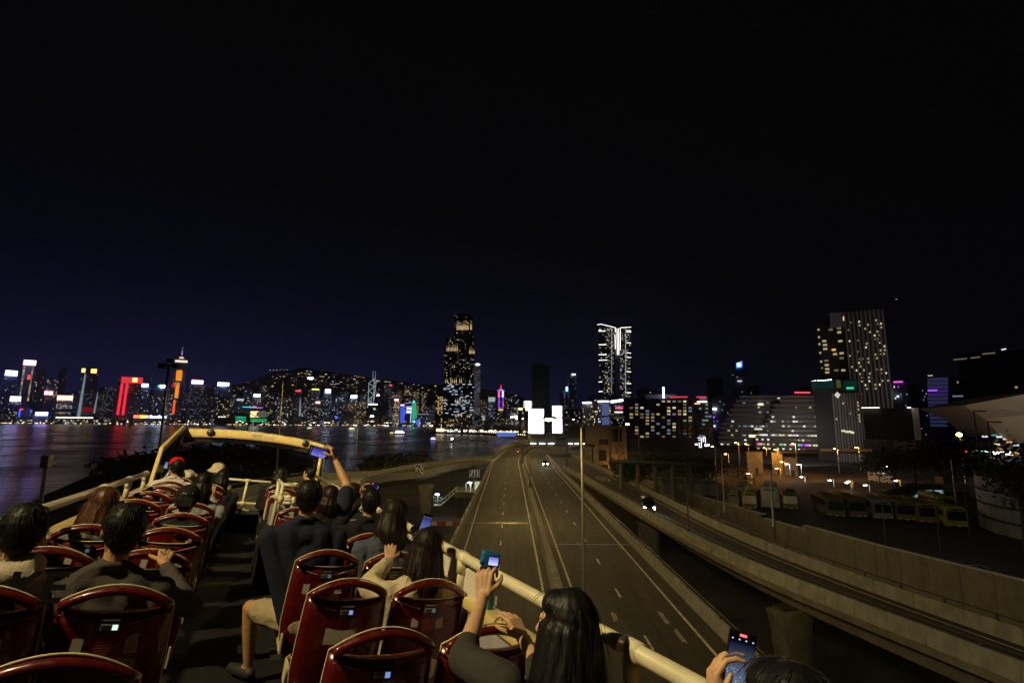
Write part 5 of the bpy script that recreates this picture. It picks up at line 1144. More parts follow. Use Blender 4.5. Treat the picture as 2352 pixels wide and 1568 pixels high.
# ================================================================ sodium-lit yard behind the coaches
def yard():
    ym = mat('yard_wall', (.34,.30,.24), .85, nz=.2, scale=.4)
    MB().prism([(45,140),(330,140),(330,360),(52,360)], ZG, -19.0).build('yard_ground', mat('yard_asphalt',(.13,.12,.10),.9,nz=.3,scale=.2), kind='structure')
    def wall(label, x0, y0, x1, y1, Y0, Y1, h):
        a, c = atY(x0,y0,Y0), atY(x1,y1,Y1); d = c-a; d.z = 0; t = empty('yard_wall', (a.x,a.y,-19), atan2(d.y,d.x), label, 'wall'); n = max(2,int(d.length/4))
        for i in range(n): MB().box((d.length*(i+.5)/n,0,h/2),(d.length/n-.06,.3,h)).build('wall_panel', ym, t)
    wall('long orange-lit wall sloping behind the coaches', 1664, 1081, 1860, 1115, 165, 128, 3.2)
    wall('short orange-lit wall beside the covered ramp on the right', 2000, 1096, 2078, 1104, 132, 126, 3.4)
    for i, (x0, x1, y, Y, lb) in enumerate(((1715,1750,1038,200,'orange-lit hut with a flat roof, left of its twin'),(1772,1796,1040,198,'smaller orange-lit hut right of its twin'),(1802,1830,1052,190,'grey hut behind the two white lamps'))):
        t = T(lb, x0, x1, y, Y, name='hut', zb=-19, depth=.8, cat='hut'); t.body(ym); MB().box((0,0,t.H+.12),(t.W+.5,t.D+.5,.25)).build('roof', conc_d, t.root); MB().box((t.W*.1,-t.D/2-.04,1.1),(1.1,.1,2.2)).build('door', dsteel, t.root)
    G = 'sodium street lamps in the yard behind the coaches'
    LM = [(1636,1025,1052,175,'o',0,'behind the dark trees, leftmost'),(1666,1042,1066,150,'o',140,'on the wall left of the coaches'),(1690,1016,1068,185,'o',200,'tall one above the left end of the orange wall'),(1713,1019,1070,185,'o',160,'tall one left of the huts'),(1755,1028,1046,210,'o',180,'behind the huts'),(1780,1032,1060,195,'o',180,'between the huts'),(1719,1087,1104,140,'o',160,'low one in front of the orange wall'),(1795,1060,1090,150,'o',140,'low one right of the white coach'),(1784,1075,1100,140,'o',120,'lowest one behind the white coach'),(1821,1018,1066,190,'o',200,'tall one right of the huts'),(1917,1030,1086,170,'o',220,'tall one before the stepped offices'),(1966,1027,1080,175,'o',150,'right of the stepped offices'),(1949,1105,1120,120,'o',90,'short one above the slanted coach row'),(2058,1103,1124,120,'o',120,'before the short orange wall'),(2036,1070,1086,170,'w',60,'white one by the parked cars'),(1807,1065,1088,165,'w',120,'white one, left of the close pair'),(1833,1066,1088,165,'w',120,'white one, right of the close pair'),(1841,1098,1108,140,'w',40,'bluish white one on the wall'),(1906,1110,1118,118,'w',40,'bluish white one above the first slanted coach'),(1946,1116,1124,116,'w',40,'bluish white one above the second slanted coach'),(1988,1123,1130,114,'w',40,'bluish white one above the third slanted coach'),(2003,1013,1030,200,'o',60,'near the parked cars, beyond the road'),(2022,1021,1026,230,'w',60,'small white one near the far dark trees')]
    for (x, yt, yb, Y, c, pw, wh_) in LM:
        p = atY(x, yt, Y); zb = max(-19.0 if Y > 139 else ZL, atY(x, yb, Y).z); H = max(1.5, p.z-zb); t = empty('yard_lamp', (p.x,Y,zb), 0, 'yard lamp on a thin pole, '+wh_, 'street lamp', G)
        MB().tube([(.9,0,0),(.9,0,H+.1),(.5,0,H+.22),(0,0,H+.08)],[.09,.07,.05,.05],6).build('pole', mat('lit_pole',(.4,.38,.33),.6), t); MB().box((0,0,H+.07),(.75,.3,.12)).build('lamp_head', dsteel, t); MB().ell((0,0,H-.02),(.42,.2,.12),None,10,6).build('lens', lampsod if c == 'o' else lampwht, t)
        if pw: lamp(t,(0,0,H-.35),pw*(8.0 if Y > 155 else 4.0 if Y > 135 else 1.0),SOD if c == 'o' else (.8,.9,1),batwing=False)
    p = atY(2203,998,140); t = empty('yard_lamp', (p.x,140,-19), 0, 'large bright orange lamp above the dark trees on the right', 'street lamp'); H = p.z+19; MB().tube([(0,0,0),(0,0,H-.4)],[.12,.07],6).build('pole', mat('lit_pole',(.4,.38,.33),.6), t); MB().ell((0,0,H),(.75,.5,.55),None,12,8).build('globe', emi('big_sodium',(1,.5,.1),30), t); lamp(t,(0,0,H-.9),420,SOD,batwing=False)
    # raised road strip behind with parapet, cars parked on it
    a, c = atY(1868,1031,200), atY(2010,1040,200); MB().box(((a.x+c.x)/2,200,a.z-.9),(c.x-a.x+30,9,.8)).build('service_road', asphalt, kind='structure')
    t = empty('service_road_parapet', ((a.x+c.x)/2,195.6,a.z-.5), 0, 'orange-lit parapet of the service road below the stepped offices', 'parapet wall')
    for k in range(9): MB().box((-(c.x-a.x)/2+(k+.5)*(c.x-a.x)/9,0,.45),((c.x-a.x)/9-.06,.25,.9)).build('parapet_panel', ym, t)
    # sloping covered ramp lit inside
    o = atY(2085,1128,104); t = empty('covered_ramp', (o.x,104,ZL), .1, 'sloping covered stairway with a lit glazed end, behind the slanted coaches', 'covered stairway')
    MB().prism([(-7.5,0),(4.5,0),(4.5,3.3),(1.0,3.6),(-7.5,1.2)],0,3.4,M=Matrix.Rotation(pi/2,4,'X')).build('roof', mat('cover_dark',(.05,.055,.055),.7), t); MB().add([(-4.5,-3.5,.3),(4.2,-3.5,.3),(4.2,-3.5,2.6),(0,-3.5,2.6)],[(0,1,2,3)]).build('lit_glazing', emi('stair_glazing',(.45,.85,.85),.35,True), t)
    for k in range(4): MB().box((-2+k*2,-3.55,1.4),(.12,.1,2.4)).build('mullion', dsteel, t)
    for k, (x, y, lb) in enumerate(((1985,1030,'white parked car on the service road, nearest the pale van'),(1998,1031,'white parked car on the service road, middle one'),(1972,1029,'white parked car on the service road, left one'))):
        car(lb, Vector((atY(x,y,200).x,200,a.z-.5)), pi/2, (.5,.5,.5), False, 'cars parked on the service road')
    o = atY(2020,1047,170); t = empty('parked_van', (o.x,170,-19), .3, 'pale lorry parked among the dark trees', 'lorry'); bevel(MB().box((0,1,2.0),(2.3,5.5,2.6)).build('cargo_box', wallD, t),.08); bevel(MB().box((0,-2.6,1.5),(2.2,1.7,1.9)).build('cab', wallD, t),.15)
    MB().box((0,-3.46,1.8),(1.9,.06,.8)).build('windscreen', glass_d, t)
    for sx_ in (-1,1):
        for yy in (-2.4,2.6): MB().tube([(sx_*.9,yy,.45),(sx_*1.16,yy,.45)],.45,12).build('wheel', tyre, t)
    o = atY(2185,1110,112); t = empty('container_cabin', (o.x,112,ZL), .05, 'white cabin with a tank on top behind the slanted coaches', 'cabin'); MB().box((0,2,1.6),(9,3,1.6)).build('cabin_wall', wallD, t); MB().box((.5,2,3.1),(2.6,2,1.5)).build('tank', conc, t); MB().box((0,2,.4),(8.6,2.8,.8)).build('plinth', conc_d, t)

# ================================================================ vehicles on the road
def car(label, loc, rz, col, lights=True, group=None, van=False):
    t = empty('van' if van else 'car', loc, rz, label, 'van' if van else 'car', group)    # nose to local -y
    W = 1.85 if van else 1.78; L = 4.9 if van else 4.5; H = 1.9 if van else 1.46
    cm = mat('car_paint_%02d%02d' % (int(col[0]*99), int(col[2]*99)), col, .25, nz=.04, coat=.8)
    zb = .32; belt = .98 if van else .88
    side = [(0,zb),(0,.68),(.06,.80),(.95 if van else 1.15,belt+.05),(1.65 if van else 2.0,H-.08),(2.2 if van else 2.5,H),(L-1.2,H),(L-.35,H-.25 if van else belt+.25),(L-.05,belt-.1),(L,zb)]
    if not van: side[6] = (L-1.6,H-.02)
    n = len(side); vs = []
    def half(z): return W/2*(1-.14*max(0,(z-belt))/(H-belt)-(.04 if z < .4 else 0))
    for sgn in (-1,1):
        for (y, z) in side: vs.append((sgn*half(z), y, z))
    b = MB(); b.add(vs, [tuple(range(n)), tuple(range(2*n-1,n-1,-1))]+[(i, n+i, n+(i+1)%n, (i+1)%n) for i in range(n)])
    bevel(b.build('body', cm, t), .07, 2, 20)
    w1 = half(belt+.1)*.92; w2 = half(H-.12)*.92
    y0, z0, y1, z1 = side[3][0]+.12, side[3][1]+.06, side[4][0]-.02, side[4][1]-.02
    nrm = Vector((0,-(z1-z0),(y1-y0))).normalized()*.02
    MB().add([Vector(p)+nrm for p in ((-w1,y0,z0),(w1,y0,z0),(w2,y1,z1),(-w2,y1,z1))]+[Vector(p)-nrm for p in ((-w1,y0,z0),(w1,y0,z0),(w2,y1,z1),(-w2,y1,z1))],[(0,1,2,3),(7,6,5,4),(0,4,5,1),(2,6,7,3)]).build('windscreen', glass_d, t)
    for sgn in (-1,1):
        x0, x1 = sgn*(half(belt+.08)+.012), sgn*(half(H-.14)+.012)
        MB().add([(x0,1.75,belt+.06),(x0,L-.6,belt+.06),(x1,L-1.25,H-.14),(x1,2.25,H-.14)],[(0,1,2,3)]).build('side_window', glass_d, t)
        for yy in (.85,L-.85):
            w = MB(); w.tube([(sgn*(W/2-.2),yy,.33),(sgn*(W/2+.01),yy,.33)],.33,16); w.build('wheel', tyre, t); MB().tube([(sgn*(W/2+.005),yy,.33),(sgn*(W/2+.02),yy,.33)],.2,10).build('hubcap', steel, t)
        hl = emi('headlight_on',(.9,.95,1),40,True) if lights else mat('headlight_glass',(.5,.5,.48),.1)
        MB().ell((sgn*W*.36,.03,.70),(.2,.09,.085),None,10,6).build('headlight', hl, t)
        if lights: MB().ell((sgn*W*.40,-.02,.42),(.07,.05,.10),None,8,5).build('fog_light', emi('foglight_on',(.9,.95,1),14), t)
        MB().box((sgn*(W/2+.1),1.55,belt+.1),(.18,.1,.13)).build('mirror', cm, t)
        MB().box((sgn*W*.4,L-.02,.8),(.25,.06,.18)).build('tail_light', mat('tail_red',(.25,.01,.01),.3), t)
    MB().box((0,-.02,.56),(.9,.05,.16)).build('grille', black, t); MB().box((0,-.03,.42),(.52,.03,.12)).build('number_plate', mat('plate_white',(.6,.6,.55),.5), t)
    if lights:
        for sgn in (-1,1):
            ld = lamp(t,(sgn*.65,-.3,.7),160,(.85,.93,1),kind='SPOT',batwing=False,radius=.06,name='headlight_beam',rot=(R(82),0,pi),spot=1.0); 
    return t
p = atZ(1253,1070,ZR); car('silver-black car with glaring headlights coming towards us on the main road', Vector((p.x,p.y,ZR)), -.02, (.03,.03,.035))
p = atZ(1499,1178,ZR); car('black people carrier with lit headlights on the exit road', Vector((p.x-.3,p.y+.5,ZR)), -.12, (.008,.008,.01), van=True)
yard()
def motorbike():
    p = atZ(1190,1041,ZR); t = empty('motorcycle', (p.x,p.y,ZR), -.15, 'motorcycle with a red tail light riding away on the main road', 'motorcycle')
    for yy in (-.6,.75): MB().tube([(-.06,yy,.32),(.06,yy,.32)],.32,16).build('wheel', tyre, t)
    b = MB(); b.cap((0,-.55,.62),(0,.4,.72),.16,.19); b.cap((0,.3,.75),(0,.65,.85),.12,.08); b.build('body', mat('bike_red',(.3,.01,.01),.3), t, smooth=True)
    MB().ell((0,-.02+.0,.86),(.15,.42,.08)).build('seat', black, t); MB().tube([(-.36,.5,1.05),(0,.6,1.0),(.36,.5,1.05)],.025,6).build('handlebar', black, t)
    MB().ell((0,-.78,.74),(.16,.06,.09)).build('tail_light', emi('tail_on',(1,.03,.03),14,True), t); MB().tube([(.15,.2,.35),(.18,-.7,.4)],.05,6).build('exhaust', steel, t); MB().box((0,-.8,.5),(.3,.03,.2)).build('number_plate', mat('plate_red',(.5,.05,.04),.4), t)
    return p
mbp = motorbike()
# ================================================================ inverted-roof arena at the right edge
def arena():
    Y = 165; zt = atY(2352,903,Y).z; zl = atY(2211,931,Y).z; z0 = atY(2290,1000,Y).z
    t = empty('arena', (150,Y,-15), 0, 'pale arena with a broad roof that slopes inwards below', 'arena'); m1 = mat('arena_cladding',(.42,.41,.37),.8,nz=.06,scale=.2); m2 = mat('arena_lower',(.52,.51,.46),.8,nz=.06,scale=.2)
    o = Vector((150,Y,-15))
    A = atY(2211,931,Y)-o; B2 = atY(2400,896,Y-28)-o; Cc = atY(2262,962,Y+2)-o; D2 = atY(2400,948,Y-20)-o; E2 = atY(2304,1006,Y+6)-o; F2 = atY(2420,1050,Y-10)-o
    up = Vector((16,38,0))
    MB().add([A,B2,D2,Cc],[(0,3,2,1)]).build('upper_roof_band', m1, t); MB().add([Cc,D2,F2,E2],[(0,3,2,1)]).build('lower_roof_band', m2, t)
    MB().add([A,B2,B2+up,A+up],[(0,1,2,3)]).build('roof_top', m1, t); MB().add([A,Cc,E2,E2+up*.7,Cc+up*.8,A+up],[(0,1,2,3,4,5)]).build('roof_return', mat('arena_painted_shade',(.2,.2,.19),.85), t)  # return face shade put into a darker copy of the cladding colour
    for k in range(6):
        a = E2.lerp(F2,k/6); c = (atY(2262+k*26,1010+k*4,Y+14)-o); MB().tube([a+Vector((2,4,-.5)), Vector((a.x-6+k,a.y+10,a.z-9))],.5,6).build('strut', mat('pale_strut',(.5,.48,.5),.6), t)
    MB().box((20,22,4.5),(70,26,9)).build('base_hall', wallC, t)
    for (x,y,c) in ((2262,1002,W_COOL),(2284,999,W_TEAL),(2295,1003,W_COOL),(2290,1020,W_WARM),(2310,1008,pale3),(2318,1015,W_AMB),(2334,1022,W_COOL),(2300,1030,W_AMB),(2338,1040,S_LIL)): q = atY(x,y,Y+5)-o; MB().box(q,(1.6,.3,.5)).build('lit_window', c, t)
    la = empty('arena_fill_light', (o.x-26,Y-40,-15), 0, 'added low fill light brightening the arena roof from below', 'floodlight'); MB().tube([(0,0,0),(0,0,1.0)],.08,6).build('stand', dsteel, la); MB().box((0,0,1.1),(.6,.4,.4)).build('flood_head', dsteel, la); (lambda l, d: setattr(l,'rotation_euler',d.to_track_quat('-Z','Y').to_euler()))(lamp(la,(.4,.3,1.6),7000,(1,.95,.72),kind='SPOT',batwing=False,radius=.2,name='fill_beam',spot=2.2), Vector((26,40,16)))  # added spot that brightens the arena roof bands
arena()
def added_fill_floods():  # floodlights added to brighten the hotel fins and office bands
    for (x, y, z, tx, ty, tz, pw, lb) in ((205,205,-4,195,290,42,26000,'added fill floodlight in front of the finned hotel tower'),(118,215,-6,160,300,-8,26000,'added fill floodlight in front of the stepped offices')):
        t = empty('added_fill_floodlight', (x,y,-19), 0, lb, 'floodlight'); MB().tube([(0,0,0),(0,0,z+19)],[.15,.1],8).build('pole', dsteel, t); MB().box((0,0,z+19.2),(.9,.4,.5)).build('flood_head', dsteel, t)
        d = Vector((tx-x,ty-y,tz-z)).normalized(); l = lamp(t,Vector((0,0,z+19))+d*.8,pw,(1,.93,.86),kind='SPOT',batwing=False,radius=.3,name='fill_beam',spot=1.15); l.rotation_euler = d.to_track_quat('-Z','Y').to_euler()
added_fill_floods()
# lit shopfront under the arena
t = T('row of glowing shop canopies in red, green and white under the arena', 2214, 2346, 1036, 120, name='shop_canopy', zb=ZL, depth=.15, cat='shops'); MB().box((0,1,t.H/2-.3),(t.W,t.D*.6,t.H-.8)).build('shop_wall', wallB, t.root)
for (xa,ya,xb,yb,m_) in ((2214,1035,2236,1038,S_RED),(2232,1034.5,2262,1037,emi('canopy_mint',(.4,1,.75),2.2,True)),(2252,1036,2264,1041,S_GRN),(2262,1035,2282,1038,emi('canopy_pale',(.75,1,.9),3,True)),(2282,1036,2326,1044,emi('canopy_white',(1,.97,.92),4,True)),(2326,1038,2340,1041,S_ORG)): t.sign(xa,ya,xb,yb,m_,'canopy_light', th=.5)
for (xa,ya,xb,yb) in ((2276,1050,2290,1062),(2293,1050,2305,1062)): t.sign(xa,ya,xb,yb,emi('shop_glow',(1,.85,.55),.9),'shop_window', th=.3)
for (x, yt, yb, Y) in ((2236,941,1040,96),(2268,966,1075,88)):
    p = atY(x, yt, Y); t = empty('unlit_lamp_post', (p.x,Y,ZL), 0, 'tall unlit lamp post before the arena roof, '+('left' if x < 2250 else 'right')+' of the two', 'street lamp'); H = p.z-ZL
    MB().tube([(0,0,0),(0,0,H)],[.16,.1],8).build('pole', dsteel, t); MB().tube([(0,0,H-.3),(.7,0,H-.2)],.06,6).build('arm', dsteel, t); bevel(MB().box((1.4,0,H-.2),(1.6,.5,.2)).build('lamp_head', dsteel, t),.05)
# ================================================================ boats
def boat(label, x, y, L, H, m_, Y=None):
    p = atZ(x, y, ZW) if Y is None else Vector((atY(x,y,Y).x,Y,ZW)); t = empty('ferry', (p.x,p.y,ZW), .1, label, 'ferry')
    hl = [(-L/2,0),(L*.38,0),(L/2,H*.28),(L*.48,H*.3),(-L/2,H*.28)]
    MB().prism(hl,-L*.11,L*.11,M=Matrix.Rotation(pi/2,4,'X')).build('hull', wallD, t)
    for k in range(2):
        MB().box((-L*.03*k,0,H*(.42+.3*k)),(L*(.8-.2*k),L*.18,H*.2)).build('deck_lights', m_, t); MB().box((-L*.03*k,0,H*(.56+.3*k)),(L*(.86-.2*k),L*.2,H*.05)).build('deck_roof', wallD, t)
    MB().tube([(0,0,H*.85),(0,0,H*1.3)],L*.008,5).build('mast', steel, t); MB().box((L*.12,0,H*.98),(L*.12,L*.1,H*.2)).build('bridge', wallD, t)
boat('ferry with two rows of white lights near the tip of the promenade', 918, 991, 22, 9, emi('ferry_white',(.95,.95,1),3,True), 1010)
boat('small ferry glowing violet blue in the middle of the channel', 995, 1012, 8.5, 5.5, emi('ferry_blue',(.4,.4,1),3,True))
boat('distant low boat with yellow lights, right one', 808, 983, 18, 6, emi('ferry_yellow',(1,.85,.4),2.5,True), 1500)
boat('distant low boat with warm lights, left one', 711, 983, 18, 5, emi('ferry_warm',(1,.85,.6),1.6,True), 1600)
boat('small dark launch with a few lights left of the white ferry', 900, 990, 9, 5, W_WARM, 1030)
t = empty('signal_buoy', tuple(atZ(1037,1017,ZW)), 0, 'small white light on a buoy close to the road bend', 'buoy'); MB().tube([(0,0,0),(0,0,1.2),(0,0,4)],[1.2,1,.1],8).build('float', dsteel, t); MB().ell((0,0,4.2),(.5,.5,.5)).build('light', lampwht, t)
t = empty('aircraft', tuple(atY(2059,687,2500)), .3, 'tiny pale aircraft high in the black sky', 'aircraft'); MB().cap((-5,0,0),(5,0,0),.9,.6).build('fuselage', emi('aircraft_lit',(1,.8,.6),.9), t); MB().box((0,0,0),(1.6,9,.3)).build('wing', wallD, t)
# ================================================================ trees
def tree(label, x, Y, zb, H, Rr_, n, seed, lean=0, name='tree', size=.35, gaps=.0, parts=True):
    r = random.Random(seed); t = empty(name, (x,Y,zb), 0, label, 'tree')
    tr = MB(); tr.tube([(0,0,0),(lean*.3,0,H*.3),(lean*.6,.1,H*.62)],[H*.035,H*.026,H*.014],8)
    cl = []
    for k in range(7):
        a = 2*pi*k/7+r.random(); e = Vector((cos(a)*Rr_*.6+lean,sin(a)*Rr_*.6,H*r.uniform(.58,.9))); tr.tube([(lean*.4,0,H*r.uniform(.3,.55)), e*.6+Vector((0,0,H*.22)), e],[H*.014,H*.009,H*.004],5); cl.append(e)
    tr.build('trunk', bark, t, smooth=True)
    for k in range(9): cl.append(Vector((lean+r.gauss(0,.45)*Rr_, r.gauss(0,.45)*Rr_, H*r.uniform(.45,.98))))
    b = MB()
    for k in range(n):
        c = r.choice(cl); q = c+Vector((r.gauss(0,1),r.gauss(0,1),r.gauss(0,.7)))*Rr_*.26
        u = Vector((r.gauss(0,1),r.gauss(0,1),r.gauss(0,.6))).normalized(); v = u.orthogonal().normalized(); v = (v+u.cross(v)*r.uniform(-1,1)).normalized(); s_ = size*r.uniform(.6,1.4)
        b.add([q-u*s_,q+v*s_*.35,q+u*s_,q-v*s_*.35],[(0,1,2,3)])
    b.build('crown', leafm, t, kind='stuff')
for k, (xp, Y, yt, Rr_, lb) in enumerate(((1452,112,1060,3.0,'bushy tree at the left end of the covered walkway'),(1490,128,1038,6,'broad dark tree behind the covered walkway, left one'),(1535,130,1042,6.5,'broad dark tree behind the covered walkway, middle one'),(1580,135,1046,6.5,'broad dark tree behind the covered walkway, right one'),(1625,138,1050,5.5,'dark tree left of the bright poles'),(1425,150,1058,3,'small shrub-like tree by the orange-lit building'),(2050,128,1042,6,'dark tree behind the slanted coaches, left one'),(2095,125,1020,7.5,'large dark tree behind the slanted coaches, middle one'),(2150,122,1008,8.5,'largest dark tree behind the slanted coaches'),(2200,118,1022,7,'dark tree left of the shop canopies'),(2240,112,1046,4.5,'smaller dark tree in front of the shop canopies'))):
    p = atY(xp, yt, Y); zb = ZL if Y < 136 else -19; tree(lb, p.x, Y, zb, p.z-zb, Rr_, 1500, 100+k, size=.42)
for k, (xp, Y, yt, lb) in enumerate(((2325,58,985,'leafy tree at the right edge in front of the arena, upper one'),(2350,52,1000,'leafy tree at the far right edge, lower one'))):
    p = atY(xp, yt, Y); tree(lb, p.x, Y, ZL, p.z-ZL, 4.2, 900, 140+k, size=.32)
for k, (xp, Y, yt, Rr_, lb) in enumerate(((868,214,1056,6,'round dark tree by the shore beyond the ramp, left one'),(930,206,1053,7,'round dark tree by the shore beyond the ramp, right one'),(480,235,1050,16,'dark spreading tree on the dark shore beyond the bus, right one'),(400,240,1058,14,'dark spreading tree on the dark shore beyond the bus, middle one'),(300,215,1072,12,'dark spreading tree on the dark shore beyond the bus, left one'),(570,255,1046,15,'dark spreading tree on the shore behind the bus windscreen'))):
    p = atY(xp, yt, Y); tree(lb, p.x, Y, ZG, max(3,p.z-ZG), Rr_, 1500, 160+k, size=1.7 if Y > 200 else 1.0)
# ================================================================ thin night haze over the harbour and city
def haze():
    o = MB().box((0,2350,(-31+560)/2-0),(9600,6200,591)).build('haze', [], kind='stuff')
    m = bpy.data.materials.new('haze'); m.use_nodes = True; nt = m.node_tree; N = nt.nodes; N.clear()
    out = N.new('ShaderNodeOutputMaterial'); v = N.new('ShaderNodeVolumePrincipled')
    v.inputs['Color'].default_value = (.9,.92,1,1); v.inputs['Density'].default_value = 0.00007; v.inputs['Anisotropy'].default_value = 0.55
    nt.links.new(v.outputs[0], out.inputs['Volume']); o.data.materials.append(m)
    tag(o, 'thin night haze over the harbour and the city', 'haze')
haze()
# ================================================================ the open-top bus (bus coordinates: camera at 0, x right, y ahead, z up)
DK = -1.69
cream = mat('cream_bus_paint', (.68,.54,.20), .42, nz=.10, scale=9, coat=.25)
creamw = mat('cream_tube_paint', (.74,.68,.46), .38, nz=.08, scale=14, coat=.3)
redp = mat('seat_red_plastic', (.105,.006,.006), .30, nz=.10, scale=5, coat=.25, rvar=.13)
edge = mat('seat_cream_edge', (.70,.60,.36), .5, nz=.08, scale=20)
rubber = mat('deck_rubber', (.012,.012,.013), .75, nz=.35, scale=4, bump=.3, bscale=60)
whitep = mat('white_side_panel', (.70,.66,.55), .5, nz=.06, scale=3)
greyp = mat('grey_lilac_panel', (.34,.32,.34), .5, nz=.1, scale=5)
BO = Vector((.125, 5.0, -4.2))
bus = empty('open_top_bus', BUSR @ BO, 0, 'open-top bus deck with red seats, cream rails and a cream front arch', 'bus', M=BUS)
def bpart(b, name, m, smooth=False):
    o = b.build(name, m, bus, smooth=smooth); o.location = -BO; return o
bpart(MB().box((.125,5.0,DK-.05),(2.5,13.4,.1)), 'deck_floor', rubber)
bpart(MB().box((.125,5.2,(-4.0+DK-.1)/2),(2.5,13.0,DK-.1+4.0)), 'lower_body', mat('bus_green_body',(.05,.16,.13),.35,coat=.4))
for sx, x in ((-1,-1.12),(1,1.385)):
    bpart(MB().box((x,5.0,(-.83+DK)/2),(.05,13.4,-.83-DK)), 'side_wall', greyp)
    bevel(bpart(MB().box((x-.012*sx,5.0,-.80),(.12,13.4,.06)), 'wall_ledge', cream), .015)
bpart(MB().box((1.352,3.95,-.70),(.02,2.3,.15)), 'white_infill_panel', whitep)
bpart(MB().box((1.365,2.785,-.74),(.03,.03,.24)), 'panel_edge', mat('teal_edge',(.05,.22,.18),.5))
# long hand rails with clamps and posts
for sx, x, y0, y1 in ((-1,-1.08,-1.2,8.25),(1,1.33,-1.2,11.1)):
    bpart(MB().tube([(x,y0,-.57),(x,y1,-.57)],.030,14), 'hand_rail', creamw, True)
    for y in ((1.55,3.15,4.75,6.35,7.95) if sx > 0 else (.9,2.6,4.3,6.0,7.15,8.2)):
        bpart(MB().tube([(x,y,-.80),(x,y,-.60)],.027,12), 'rail_post', creamw, True)
        b = MB(); b.tube([(x,y-.045,-.57),(x,y+.045,-.57)],.037,14); b.tube([(x,y,-.66),(x,y,-.575)],.035,12); bpart(b,'rail_clamp',creamw,True)
def pane_mat():
    if 'windscreen_glass' in MATS: return MATS['windscreen_glass']
    m = bpy.data.materials.new('windscreen_glass'); m.use_nodes = True; MATS['windscreen_glass'] = m; nt = m.node_tree; N = nt.nodes; L = nt.links; N.clear()
    o = N.new('ShaderNodeOutputMaterial'); t = N.new('ShaderNodeBsdfTransparent'); g = N.new('ShaderNodeBsdfGlossy'); x = N.new('ShaderNodeMixShader'); f = N.new('ShaderNodeFresnel')
    t.inputs[0].default_value = (.50,.55,.56,1); g.inputs[1].default_value = .03; f.inputs[0].default_value = 1.35
    L.new(f.outputs[0],x.inputs[0]); L.new(t.outputs[0],x.inputs[1]); L.new(g.outputs[0],x.inputs[2]); L.new(x.outputs[0],o.inputs[0]); return m
# front arch: rear face towards us, gently bowed
def arch():
    b = MB(); n = 20; vs = []
    for i in range(n+1):
        u = i/n; x = -1.10+2.51*u; e = (2*u-1); z = .155-.085*e*e-.01*(e**8); y = 11.32+.10*(1-e*e); h = .165 if abs(e) < .9 else .165-(abs(e)-.9)*.6
        for dy, dz in ((0,-h),(-.015,-h*.55),(.0,-.02),(.05,0),(.16,-.02),(.16,-h)): vs.append((x,y+dy,z+dz))
    k = 6
    b.add(vs, [(i*k+j, (i+1)*k+j, (i+1)*k+(j+1)%k, i*k+(j+1)%k) for i in range(n) for j in range(k)]+[tuple(range(k)), tuple(n*k+j for j in range(k-1,-1,-1))])
    sharp(bpart(b,'front_arch',cream),40)
    g = MB(); 
    for i in range(n):
        u0, u1 = i/n, (i+1)/n; q = []
        for u in (u0,u1):
            x = -1.10+2.51*u; e = 2*u-1; z = .155-.085*e*e; y = 11.30+.10*(1-e*e); q += [(x,y,z-.135),(x,y,z-.165)]
        g.add([q[0],q[2],q[3],q[1]],[(0,1,2,3)])
    bpart(g,'arch_seal',mat('arch_seal',(.42,.26,.06),.6))
    s = MB()
    for i in range(n+1):
        pass
    sh = MB()
    for i in range(n):
        q = []
        for u in (i/n,(i+1)/n):
            x = -1.06+2.43*u; e = 2*u-1; z = .155-.085*e*e; y = 11.36+.10*(1-e*e); q += [(x,y,z-.165),(x,y,z-.25)]
        sh.add([q[0],q[2],q[3],q[1]]+[tuple(Vector(p)+Vector((0,.05,0))) for p in (q[0],q[2],q[3],q[1])],[(0,3,2,1),(4,5,6,7),(0,1,5,4),(3,7,6,2)])
    bpart(sh,'windscreen_header',black)
    for x, z in ((-.66,.045),(1.045,.03)):
        e = (x+1.10)/2.51*2-1; y = 11.30+.10*(1-e*e)
        bpart(MB().tube([(x,y+.02,z),(x,y-.03,z),(x,y-.04,z)],[.065,.065,.055],20),'speaker',black,True)
    for x, txt in ((.125,'\u00b7NR7153\u00b7'),(.345,None)):
        e = (x+1.10)/2.51*2-1; z = .155-.085*e*e-.075; y = 11.295+.10*(1-e*e); pl = bpart(MB().box((x,y,z),(.175,.012,.052)),'number_plate',mat('cream_plate',(.72,.62,.50),.5))
        Mx = Matrix.Translation((x,y-.008,z)) @ Matrix.Rotation(R(-2.5),4,'Y') @ Matrix.Rotation(pi/2,4,'X')
        ink = mat('plate_ink',(.12,.05,.07),.6)
        if txt: bpart(text_mb(txt,.045,Mx,.0006),'plate_lettering',ink)
        else:
            g = MB()
            for k in range(4):     # four square characters too worn to read
                cx = -.054+.036*k
                for (dx,dz,w,h) in ((0,.011,.024,.003),(0,.001,.02,.003),(0,-.010,.026,.003),(-.004+.004*(k%2),.0,.003,.022)): g.box(Mx @ Vector((cx+dx,dz,0)),(w,.002,h))
            for s_ in (-1,1): g.box(Mx @ Vector((s_*.078,-.002,0)),(.005,.002,.005))
            bpart(g,'plate_lettering',mat('plate_ink_faded',(.35,.22,.2),.6))
arch()
